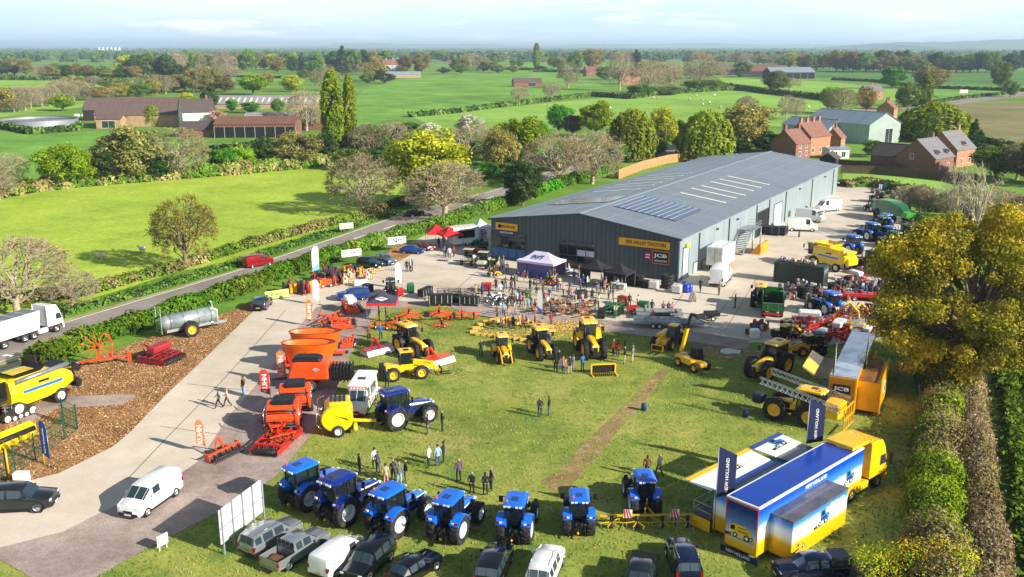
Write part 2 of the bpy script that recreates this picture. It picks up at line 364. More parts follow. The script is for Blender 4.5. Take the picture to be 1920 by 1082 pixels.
    for i in range(18):
        z=-.55+1.5*(i+.5)/18; q=math.sqrt(max(.02,1-min(z*z,.98))); an=i*2.4+rng.uniform(-.3,.3); d=Vector((cos(an)*q,sin(an)*q,z)); f=rng.uniform(.4,.6)
        a0=Vector((.03,.03,rng.uniform(1.2,2.6)+max(z,0)*2.6)); b0=P_(d,f); limb(a0,b0,.13,.07,5,.25 if z<.5 else 0)
        for j in range(4 if kind!='barewhite' else 2):
            d1=(d+Vector(rng.normal(size=3)*.38)).normalized(); f1=rng.uniform(.68,.88); b1=P_(d1,f1); limb(a0.lerp(b0,rng.uniform(.6,1)),b1,.06,.03,4,0)
            for k_ in range(5 if kind!='barewhite' else 3):
                d2=(d1+Vector(rng.normal(size=3)*.2)).normalized(); b2=P_(d2,rng.uniform(.84,1.04)); limb(b0.lerp(b1,rng.uniform(.4,1)),b2,.03,.012,3,0); ends.append((b2,d2))
    E_=np.array([list(e) for e,_ in ends]); zmx=E_[:,2].max(); 
    # twigs
    n=len(ends); k2=7 if kind!='barewhite' else 4; P=np.repeat(E_,k2,0); D=rng.normal(size=(len(P),3)); D+=np.repeat(np.array([list(d) for _,d in ends]),k2,0)*.7; D[:,2]+=.3; D/=np.linalg.norm(D,axis=1)[:,None]; ln=rng.uniform(.35,.95,(len(P),1))
    A=np.cross(D,rng.normal(size=(len(P),3))); A/=np.linalg.norm(A,axis=1)[:,None]; A*=.024
    V=np.stack([P-A,P+A,P+D*ln+A*.5,P+D*ln-A*.5],1).reshape(-1,3); C.add(V,np.arange(len(V)).reshape(-1,4),1)
    m=int(len(P)*2.2*dens); ii=rng.randint(0,len(P),m); pp=P[ii]+D[ii]*ln[ii]*rng.uniform(0,1,(m,1)); V,Q=quads(pp,rng.normal(size=(m,3)),rng.uniform(.5,1.2,m)*.055,rng); C.add(V,Q,0)
    cm=C.mesh('crown',[LEAF[mt],bk]); tm=W.mesh('trunk',[bk])
    allv=np.concatenate(C.V); sc=10/allv[:,2].max(); wx=np.percentile(np.abs(allv[:,0]),97)*2*sc
    for me in (cm,tm): me.transform(Matrix.Scale(sc,4))
    TREEM[k]=(tm,cm,wx); return TREEM[k]
def hash_(s): return sum((i+3)*ord(c) for i,c in enumerate(s))%9973
TSEED=[0]
def tree(kind,px,py,top,wpx,label,name='tree',group=None,cat='tree',seed=None):
    """stand a tree with its foot at photo pixel (px,py), its top at row `top` and wpx wide"""
    TSEED[0]+=1; sd=seed if seed is not None else TSEED[0]%(1 if kind in('poplar','yellow','pink','white','copper','barewhite','conifer','birch','willow') else 2)
    tm,cm,wd=tree_mesh(kind,sd); g=G(px,py); h=hgt(px,py,top); dist=g.y*CP+HC*SP
    w=wpx*dist/F; r=root(name); r.location=g; r.rotation_euler.z=RN.uniform(0,6.28); r.scale=(w/wd,w/wd,h/10)
    for nm,me in(('trunk',tm),('crown',cm)):
        o=bpy.data.objects.new(nm,me); COL.objects.link(o); o.parent=r
    return tag(r,label,cat,group)
def hedge(name,pts,w,h,mats,label,dens=26,ls=.16,cat='hedge',group=None,world=False,mix=(.5,.5),kind=None,jag=.35,parts=None,seed=1):
    """leafy hedge following a ground path of photo pixels"""
    rng=np.random.RandomState(seed+len(pts)*7); P=[];Nn=[]
    pp=[Vector(p).to_3d() if world else G(*p) for p in pts]
    for a,b in zip(pp,pp[1:]):
        d=b-a; ln=d.length; 
        if ln<.01: continue
        n=int(ln*dens*(w+2*h)/4); t=rng.uniform(0,1,n); s=d/ln; nx,ny=-s.y,s.x
        ang=rng.uniform(-.15,pi+.15,n); wob=1+jag*np.sin(t*ln*.9+rng.uniform(0,6))*rng.uniform(.3,1,n)*.5+rng.normal(size=n)*jag*.18
        off=np.cos(ang)*w/2*wob; z=np.abs(np.sin(ang))**.6*h*wob
        q=np.stack([a.x+d.x*t+nx*off,a.y+d.y*t+ny*off,np.maximum(z,.03)],1); q+=rng.normal(size=q.shape)*.1
        P.append(q); Nn.append(np.stack([nx*np.cos(ang),ny*np.cos(ang),np.sin(ang)],1)+rng.normal(size=(n,3))*.6)
    P=np.concatenate(P);Nn=np.concatenate(Nn); V,Q=quads(P,Nn,rng.uniform(.5,1.4,len(P))*ls,rng)
    # clumps of either colour along the hedge
    ph=np.sin(P[:,0]*.55+seed)+np.sin(P[:,1]*.47+seed*2)+np.sin(P[:,1]*1.7+P[:,0])*.5+rng.normal(size=len(P))*.8; mi=(ph>np.percentile(ph,100*mix[0])).astype(int)
    me=npmesh(name,V,Q,[LEAF[m] for m in mats],mi if len(mats)>1 else None)
    o=bpy.data.objects.new(name,me); COL.objects.link(o)
    # a woody core so that the hedge is not see-through
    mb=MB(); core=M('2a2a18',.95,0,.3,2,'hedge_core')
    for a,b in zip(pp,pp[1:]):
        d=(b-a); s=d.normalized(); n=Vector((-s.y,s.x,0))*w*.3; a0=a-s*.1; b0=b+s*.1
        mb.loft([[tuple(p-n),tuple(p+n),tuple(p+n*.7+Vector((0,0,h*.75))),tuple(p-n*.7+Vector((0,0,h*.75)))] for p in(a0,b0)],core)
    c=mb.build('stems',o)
    return tag(o,label,cat,group,kind)
# ---------------------------------------------------------------- people
SK=M('c58f73',.6,0,.05,5,'skin'); 
PJ={ # joint positions: x forward, y left
 'base':dict(pel=(0,0,.95),wa=(0,0,1.08),ch=(.0,0,1.3),nk=(0,0,1.47),hb=(.01,0,1.55),ht=(.015,0,1.69),
   shL=(0,.17,1.42),elL=(-.03,.24,1.14),wrL=(.03,.25,.88),haL=(.05,.245,.79),hiL=(0,.095,.92),knL=(.02,.11,.5),anL=(-.02,.12,.09),toL=(.16,.14,.05)),
}
def pose(kind):
    b=dict(PJ['base']); 
    for k in list(b):
        if k.endswith('L'): x,y,z=b[k]; b[k[:-1]+'R']=(x,-y,z)
    u={'stand':{}, 'pockets':dict(elL=(-.08,.29,1.16),wrL=(.06,.22,.97),haL=(.11,.17,.94),elR=(-.08,-.29,1.16),wrR=(.06,-.22,.97),haR=(.11,-.17,.94),knR=(.05,-.12,.5),toR=(.15,-.18,.05)),
     'walk':dict(knL=(.2,.1,.52),anL=(.3,.1,.1),toL=(.47,.11,.08),knR=(-.05,-.1,.5),anR=(-.33,-.1,.17),toR=(-.2,-.11,.05),elL=(-.14,.23,1.16),wrL=(-.16,.22,.92),haL=(-.12,.22,.83),elR=(.08,-.23,1.15),wrR=(.28,-.2,1.0),haR=(.36,-.18,.97)),
     'folded':dict(elL=(.08,.27,1.16),wrL=(.24,.02,1.2),haL=(.24,-.07,1.22),elR=(.08,-.27,1.16),wrR=(.27,-.02,1.17),haR=(.27,.07,1.18)),
     'point':dict(elR=(.2,-.26,1.28),wrR=(.42,-.24,1.38),haR=(.5,-.23,1.41),elL=(.05,.25,1.16),wrL=(.26,.16,1.2),haL=(.33,.13,1.22)),
     'behind':dict(elL=(-.14,.24,1.15),wrL=(-.18,.06,1.0),haL=(-.18,-.02,.98),elR=(-.14,-.24,1.15),wrR=(-.2,-.06,1.0),haR=(-.2,.02,.98),toL=(.13,.2,.05)),
     'sit':dict(pel=(0,0,.5),wa=(.02,0,.64),ch=(.05,0,.86),nk=(.07,0,1.03),hb=(.1,0,1.11),ht=(.12,0,1.25),shL=(.06,.17,.98),elL=(.14,.24,.74),wrL=(.36,.16,.74),haL=(.44,.13,.75),shR=(.06,-.17,.98),elR=(.14,-.24,.74),wrR=(.36,-.16,.74),haR=(.44,-.13,.75),hiL=(.02,.1,.48),knL=(.44,.13,.5),anL=(.42,.13,.09),toL=(.6,.14,.05),hiR=(.02,-.1,.48),knR=(.44,-.13,.5),anR=(.42,-.13,.09),toR=(.6,-.14,.05))}[kind]
    b.update(u); return b
PM={}
def person_mesh(kind):
    if kind in PM: return PM[kind]
    j=pose(kind); names=list(j); idx={n:i for i,n in enumerate(names)}; V=[j[n] for n in names]
    rad_={'pel':(.15,.12),'wa':(.135,.1),'ch':(.165,.12),'nk':(.055,.06),'hb':(.085,.075),'ht':(.085,.075)}
    rl={'sh':(.068,.068),'el':(.046,.046),'wr':(.032,.03),'ha':(.035,.022),'hi':(.1,.1),'kn':(.066,.066),'an':(.046,.046),'to':(.045,.036)}
    E=[('pel','wa',1),('wa','ch',1),('ch','nk',1),('nk','hb',0),('hb','ht',0)]
    for s in 'LR': E+=[('ch','sh'+s,1),('sh'+s,'el'+s,1),('el'+s,'wr'+s,1),('wr'+s,'ha'+s,0),('pel','hi'+s,2),('hi'+s,'kn'+s,2),('kn'+s,'an'+s,2),('an'+s,'to'+s,3)]
    R=[rad_.get(n) or rl[n[:-1]] for n in names]
    for s in 'LR': # five fingers rooted in the palm
        h=Vector(j['ha'+s]); w=Vector(j['wr'+s]); d=(h-w).normalized(); sd=d.cross(Vector((0,1 if s=='L' else -1,0))); 
        if sd.length<.2: sd=Vector((1,0,0))
        sd.normalize()
        for q,(o,l) in enumerate(((-.03,.06),(-.01,.075),(.01,.07),(.03,.055),(.045,.03))):
            V.append(tuple(h+sd*o+d*l)); names.append('fi'); R.append((.009,.009)); idx['f%d'%q+s]=len(V)-1; E.append(('ha'+s,'f%d'%q+s,0))
    me=bpy.data.meshes.new('person'); me.from_pydata(V,[(idx[a],idx[b]) for a,b,_ in E],[]); o=bpy.data.objects.new('person',me); COL.objects.link(o)
    o.modifiers.new('s','SKIN'); sv=me.skin_vertices[0].data
    for i,r in enumerate(R): sv[i].radius=r
    sv[idx['pel']].use_root=True; sb=o.modifiers.new('u','SUBSURF'); sb.levels=1; sb.render_levels=1
    bpy.context.view_layer.update(); m2=bpy.data.meshes.new_from_object(o.evaluated_get(bpy.context.evaluated_depsgraph_get())); bpy.data.objects.remove(o); m2.name='person'
    m2.materials.clear()
    for q in range(5): m2.materials.append(SK)
    segs=[(Vector(V[idx[a]]),Vector(V[idx[b]]),k) for a,b,k in E]; ht=Vector(j['ht']); mi=[]
    for p in m2.polygons:
        c=p.center; best=None
        for a,b,k in segs:
            d=b-a; t=max(0,min(1,(c-a).dot(d)/d.dot(d))); e=(c-a-d*t).length-(.08 if k==1 and abs(a.y)<.05 and abs(b.y)<.05 else 0)
            if best is None or e<best[0]: best=(e,k)
        mi.append(best[1])
    m2.polygons.foreach_set('material_index',mi); m2.polygons.foreach_set('use_smooth',[True]*len(mi)); 
    # hair cap, separate child
    hb=MB(); hm=M('2b1d12',.7,0,.2,6,'hair'); hc=ht+Vector((-.012,0,-.02)); rings=[]
    for i in range(5):
        a=i/4*pi/2*1.12-.12; rings.append([(hc.x+.098*cos(a)*cos(t)-.01,hc.y+.09*cos(a)*sin(t),hc.z+.105*sin(a)-(.05 if cos(t)<-.2 and i==0 else 0)+(.05 if cos(t)>.5 and i==0 else 0)) for t in [2*pi*q/10 for q in range(10)]])
    hb.loft(rings,hm,True,False); hb.add([(hc.x-.01,hc.y,hc.z+.105)],[],hm)
    # nose and ears belong to the head
    PM[kind]=(m2,hb.mesh('hair')); return PM[kind]
for _k in('stand','pockets','walk','folded','point','behind','sit'): person_mesh(_k)
CL={'navy':'1a2338','black':'15161a','white':'d8d8d8','grey':'6d6f73','blue':'2f5f9e','lightblue':'8fb2d6','red':'9a2a2a','green':'2b4a34','brown':'6a4a2c','tan':'a38a62','pink':'c98a90','denim':'3a5478','beige':'b8a888','khaki':'7a7050','orange':'c4561e','purple':'5a3f6a','yellow':'c8a820','olive':'4c4c2a','charcoal':'33353a'}
HAIR={'dark':'221812','brown':'4a3220','blond':'a08050','grey':'8c8880'}
def person(px,py,heading,kind,top,legs,label,group=None,h=1.0,hair='dark',z=0.,loc=None):
    me,hm=PM[kind]; o=bpy.data.objects.new('person',me); COL.objects.link(o); o.location=G(px,py) if loc is None else loc; o.location.z=z+(-.015 if z==0 else 0)
    o.rotation_euler.z=rad(heading); o.scale=(h,h*1.04,h)
    for i,c in ((1,M(CL[top],.85,0,.2,6)),(2,M(CL[legs],.85,0,.2,6)),(3,M('1c1815',.6,0,.2,6,'shoe'))):
        o.material_slots[i].link='OBJECT'; o.material_slots[i].material=c
    k=bpy.data.objects.new('hair',hm); COL.objects.link(k); k.parent=o; k.material_slots[0].link='OBJECT'; k.material_slots[0].material=M(HAIR[hair],.7,0,.2,6)
    return tag(o,label,'person',group)
# ---------------------------------------------------------------- vehicles
BLK=M('0d0d0f',.55,0,.2,3,'black_plastic'); RUB=M('17171a',.85,0,.35,3,'rubber',dirt=(.06,.05,.035)); STEEL=M('9a9da0',.4,.6,.2,2,'steel'); DARKST=M('2c2e31',.5,.4,.25,2,'dark_steel')
WHT=M('dcdcd8',.35,0,.06,1,'white_paint',.4); CHR=M('c8ccd0',.2,.9,.05,2,'alloy'); CARGL=M('2c3a42',.05,0,.05,1,'car_glass',.6); LAMP=M('d8dce0',.12,0,.1,2,'lamp_lens'); REDL=M('8c0f0f',.2,0,.1,2,'tail_lens'); PLY=M('c8a414',.5,0,.02,1,'yellow_plate'); CAB=glass()
NHB=M('1668d8',.3,0,.08,1,'tractor_blue',.5); NHD=M('07277e',.25,0,.08,1,'dark_metallic_blue',.7); YEL=M('f8bc04',.35,0,.1,1,'machine_yellow',.4); NHY=M('e6c008',.35,0,.1,1,'harvester_yellow',.4); RED=M('b0120e',.4,0,.15,1,'machine_red',.3); ORG=M('e84a0c',.4,0,.12,1,'machine_orange',.35); GRN=M('0e5c24',.4,0,.12,1,'machine_green',.3); LGRN=M('2f8c1e',.4,0,.12,1,'bright_green',.3)
def tyre_rim(r,w,rimc=WHT,lugs=0,rr=.56):
    """meshes of a tyre and its rim, hub at origin, outer face towards +y"""
    mb=MB(); n=24 if r>.5 else 18; i=r*rr
    mb.lathe([(i,-w*.42),(r*.86,-w*.5),(r*.96,-w*.42),(r,-w*.25),(r,w*.25),(r*.96,w*.42),(r*.86,w*.5),(i,w*.42)],n,RUB)
    if lugs:
        for k in range(lugs):
            for s in(-1,1):
                a=2*pi*(k+(.5 if s>0 else 0))/lugs; b=a+.16; rad1=r*1.035
                p=[]
                for (aa,y,q) in ((a,0,r*.97),(a+.07,0,r*.97),(b+.07,s*w*.47,r*.93),(b,s*w*.47,r*.93)): p.append((q*cos(aa),y,q*sin(aa)))
                for (aa,y,q) in ((a,0,rad1),(a+.06,0,rad1),(b+.06,s*w*.47,r*1.01),(b,s*w*.47,r*1.01)): p.append((q*cos(aa),y,q*sin(aa)))
                mb.add(p,[(4,5,6,7),(0,1,5,4),(1,2,6,5),(2,3,7,6),(3,0,4,7)],RUB)
    rm=MB(); rm.lathe([(i,w*.42),(i*.93,w*.44),(i*.86,w*.2),(i*.5,w*.08),(i*.42,w*.2),(i*.2,w*.3),(.001,w*.3)],n,rimc); rm.lathe([(.001,-w*.1),(i*.9,-w*.1),(i,-w*.4)],n,rimc)
    for k in range(6): a=k*pi/3; rm.cyl((i*.3*cos(a),w*.2,i*.3*sin(a)),(i*.3*cos(a),w*.26,i*.3*sin(a)),i*.05,None,5,DARKST)
    return mb,rm
WC={}
def wheel(parent,x,y,r,w,rimc=WHT,lugs=0,rr=.56,steer=0,name='wheel'):
    k=(r,w,str(rimc.name),lugs,rr)
    if k not in WC: a,b=tyre_rim(r,w,rimc,lugs,rr); WC[k]=(a.mesh('tyre'),b.mesh('rim'))
    t,m=WC[k]; e=bpy.data.objects.new(name,t); COL.objects.link(e); e.parent=parent; e.location=(x,y,r*(1 if not lugs else .98)); e.rotation_euler.z=(0 if y>0 else pi)+steer
    q=bpy.data.objects.new('rim',m); COL.objects.link(q); q.parent=e; return e
CARS={ # stations: x,z0,zbelt,zroof,wbelt,wroof ; then flags per interval side,top
 'suv':([( 2.35,.42,.72,.76,.78,.6),(2.25,.3,.95,1.0,.9,.72),(1.15,.28,1.08,1.13,.96,.8),(.55,.28,1.1,1.62,.97,.72),(.45,.28,1.1,1.68,.97,.73),(-.45,.28,1.11,1.76,.97,.76),(-.55,.28,1.11,1.76,.97,.76),(-1.5,.28,1.12,1.74,.97,.75),(-1.62,.28,1.12,1.73,.97,.75),(-2.2,.3,1.1,1.62,.95,.72),(-2.38,.35,1.02,1.08,.9,.72)],
   ['..','..','gw','b.','g.','b.','g.','b.','g.','bw'],.37,1.42,-1.42,.82),
 'car':([(2.15,.4,.62,.66,.72,.55),(2.05,.25,.8,.85,.85,.66),(1.05,.22,.9,.95,.89,.72),(.3,.22,.93,1.36,.9,.62),(.2,.22,.93,1.4,.9,.63),(-.4,.22,.94,1.45,.9,.64),(-.5,.22,.94,1.45,.9,.64),(-1.2,.22,.95,1.4,.9,.62),(-1.3,.22,.95,1.38,.9,.62),(-1.85,.24,.97,1.02,.88,.68),(-2.15,.32,.9,.95,.8,.62)],
   ['..','..','gw','b.','g.','b.','g.','b.','gw','..'],.32,1.3,-1.3,.76),
 'pickup':([(2.6,.45,.78,.82,.8,.62),(2.5,.35,1.0,1.05,.88,.7),(1.35,.33,1.1,1.15,.92,.76),(.75,.33,1.12,1.62,.93,.68),(.65,.33,1.12,1.68,.93,.69),(-.1,.33,1.13,1.76,.93,.7),(-.2,.33,1.13,1.76,.93,.7),(-.8,.33,1.13,1.72,.93,.69),(-.95,.33,1.13,1.66,.93,.68),(-1.0,.33,1.08,1.12,.93,.86)],
   ['..','..','gw','b.','g.','b.','g.','b.','bw'],.38,1.65,-1.6,.8),
 'van':([(2.5,.4,.75,.8,.8,.6),(2.42,.3,1.02,1.08,.92,.72),(1.75,.28,1.2,1.26,.96,.78),(.95,.28,1.28,1.86,.97,.8),(.85,.28,1.28,1.9,.97,.82),(.05,.28,1.3,1.95,.97,.83),(-.1,.28,1.3,1.96,.97,.83),(-2.2,.28,1.3,1.94,.96,.82),(-2.42,.32,1.28,1.86,.95,.8),(-2.48,.36,1.2,1.7,.93,.78)],
   ['..','..','gw','b.','g.','b.','b.','b.','b.'],.34,1.62,-1.55,.84),
 'bigvan':([(2.95,.4,.8,.85,.85,.6),(2.85,.3,1.15,1.2,.97,.75),(2.35,.28,1.35,1.42,1.,.8),(1.6,.28,1.4,2.3,1.,.82),(1.45,.28,1.42,2.5,1.,.84),(.6,.28,1.42,2.62,1.,.86),(.5,.28,1.42,2.62,1.,.86),(-2.7,.28,1.42,2.58,1.,.85),(-2.9,.32,1.4,2.5,.98,.84),(-2.96,.36,1.3,2.2,.96,.82)],
   ['..','..','gw','b.','g.','b.','b.','b.','b.'],.36,1.95,-1.85,.86),
}
def car_fn(kind,paint,rim=CHR,extra=None,front_grille=BLK,bumper=None):
    def fn():
        st,fl,wr,fx,rx,ty=CARS[kind]; ro=root(kind); bd=MB(); gl=MB(); rings=[]
        for x,z0,zb,zr,wb,wf in st:
            h=[(wb*.93,z0),(wb,z0+.18),(wb,(z0+zb)/2+.05),(wb*.965,zb),(wf+.02,zr-.07),(wf*.86,zr),(0,zr+.02)]
            rings.append([(x,-a,z) for a,z in h[:-1]]+[(x,0,h[-1][1])]+[(x,a,z) for a,z in h[:-1][::-1]])
        n=len(rings[0])
        for i,(r0,r1) in enumerate(zip(rings,rings[1:])):
            side,top=fl[i]
            for j in range(n):
                k=(j+1)%n; face=[r0[j],r0[k],r1[k],r1[j]]
                g=(side=='g' and j in(3,8)) or (top=='w' and j in(4,5,6,7)) 
                if i==2 and j in(3,8): g=False
                if g:
                    c=sum((Vector(q) for q in face),Vector())/4; face2=[tuple(Vector(q)+(c-Vector(q))*.07) for q in face]
                    nn=(Vector(face[1])-Vector(face[0])).cross(Vector(face[3])-Vector(face[0])); nn.normalize(); 
                    if nn.dot(c-Vector((c.x,0,1)))<0: nn=-nn
                    gl.add([tuple(Vector(q)+nn*.006) for q in face2],[(0,1,2,3)],CARGL)
                bd.add(face,[(0,1,2,3)],paint,j not in(12,) and True)
        bd.add(rings[0],[tuple(range(n))],paint); bd.add(rings[-1],[tuple(range(n))[::-1]],paint)
        # weld so shading runs smoothly
        import bmesh
        o=bd.build('body',ro); bm=bmesh.new(); bm.from_mesh(o.data); bmesh.ops.remove_doubles(bm,verts=bm.verts,dist=.0005); bmesh.ops.recalc_face_normals(bm,faces=bm.faces); bm.to_mesh(o.data); bm.free()
        try: o.data.set_sharp_from_angle(angle=rad(32))
        except Exception: pass
        gl.build('windows',ro)
        f=st[1]; b=st[-1]; z=f[2]-.2; w=f[4]
        t=MB(); bp=bumper or BLK; t.rbox(st[0][0]-.12,st[0][0]+.04,-w*.86,w*.86,st[0][1]-.1,st[0][1]+.12,bp,.03); t.box(st[0][0]-.02,st[0][0]+.012,-w*.4,w*.4,st[0][1]+.14,st[0][1]+.3,front_grille); t.rbox(b[0]-.05,b[0]+.1,-b[4]*.9,b[4]*.9,b[1]-.06,b[1]+.14,bp,.03)
        for s in(-1,1): t.box(fx+wr+.02,rx+2*abs(rx)-.0 if 0 else fx-wr-.02,s*.02,s*.021,.2,.21,BLK) if 0 else t.box(rx+wr+.03,fx-wr-.03,s*(f[4]*1.02)-.03,s*(f[4]*1.02)+.03,.2,.34,BLK)
        t.build('trim',ro)
        for s in(-1,1):
            m=MB(); m.rbox(f[0]-.22,f[0]+.07,min(s*w*.6,s*w*.96),max(s*w*.6,s*w*.96),z,z+.16,LAMP,.03); m.build('headlight',ro)
            m=MB(); zt=b[2]-.12 if kind!='pickup' else .78; m.box(b[0]-.03,b[0]+.16,min(s*b[4]*.82,s*b[4]*1.02),max(s*b[4]*.82,s*b[4]*1.02),zt-.22,zt+.12,REDL); m.build('tail_light',ro) if kind!='pickup' else None
            m=MB(); mx=st[3][0]+.1; m.rbox(mx-.08,mx+.1,min(s*1.0,s*1.2),max(s*1.0,s*1.2),st[3][2]+.0,st[3][2]+.17,paint if paint!=WHT else BLK,.04); m.build('mirror',ro)
            for x in(fx,rx):
                a=MB(); a.lathe([(wr*.8,-.1),(wr*1.2,-.02),(wr*1.22,.0)],18,BLK); o=a.build('wheel_arch',ro,(x,s*(f[4]+.075) if 0 else s*(max(st[2][4],.9)+.012),wr+.02)); 
                if s<0: o.rotation_euler.z=pi
                wheel(ro,x,s*ty*1.06,wr,.24,rim,0,.66)
        p=MB(); p.box(b[0]-.06,b[0]-.052,-.27,.27,b[1]+.16,b[1]+.28,PLY); p.box(st[0][0]+.045,st[0][0]+.052,-.27,.27,st[0][1]-.04,st[0][1]+.08,WHT); p.build('number_plate',ro)
        if kind=='pickup':
            m=MB(); 
            for s in(-1,1): m.rbox(-2.6,-1.0,min(s*.86,s*.95),max(s*.86,s*.95),.42,1.12,paint,.03)
            m.rbox(-2.66,-2.6,-.95,.95,.5,1.12,paint,.02); m.box(-2.6,-1.0,-.86,.86,.5,.62,BLK); m.box(-2.68,-2.6,-.9,.9,.38,.5,STEEL); m.build('load_bed',ro)
            for s in(-1,1): m=MB(); m.box(-2.7,-2.58,min(s*.84,s*.965),max(s*.84,s*.965),.72,1.02,REDL); m.build('tail_light',ro)
        if extra: extra(ro)
        return ro
    return fn
def roof_rails(ro):
    m=MB()
    for s in(-1,1): m.tube([(.3,s*.68,1.78),(.1,s*.69,1.83),(-1.6,s*.68,1.83),(-1.8,s*.66,1.76)],.02,CHR,5)
    m.build('roof_rails',ro)
def ladder_rack(ro):
    m=MB(); m.box(-.98,-.92,-.8,.8,1.1,1.7,DARKST); [m.box(-1.0,-.95,y,y+.04,1.1,1.72,STEEL) for y in(-.8,-.4,0,.4,.76)]; m.build('rear_guard',ro)
    m=MB(); 
    for i in range(8): m.box(-2.3+RN.random()*.9,-1.6+RN.random()*.4,-.7+RN.random()*1.,-.4+RN.random()*.9,.62,.7+RN.random()*.15,M('6a4a2a',.9,0,.3,3,'timber'))
    m.build('timber_load',ro)
def canopy(ro):
    m=MB(); m.rbox(-2.62,-.98,-.9,.9,1.1,1.74,M('10141a',.3,0,.1,1,'canopy_black',.5),.12,.1,0,.14); m.build('canopy',ro)
def bedcover(ro): m=MB(); m.box(-2.6,-1.0,-.9,.9,1.12,1.16,BLK); [m.box(-2.6+k*.2,-2.58+k*.2,-.9,.9,1.16,1.175,DARKST) for k in range(8)]; m.build('bed_cover',ro)
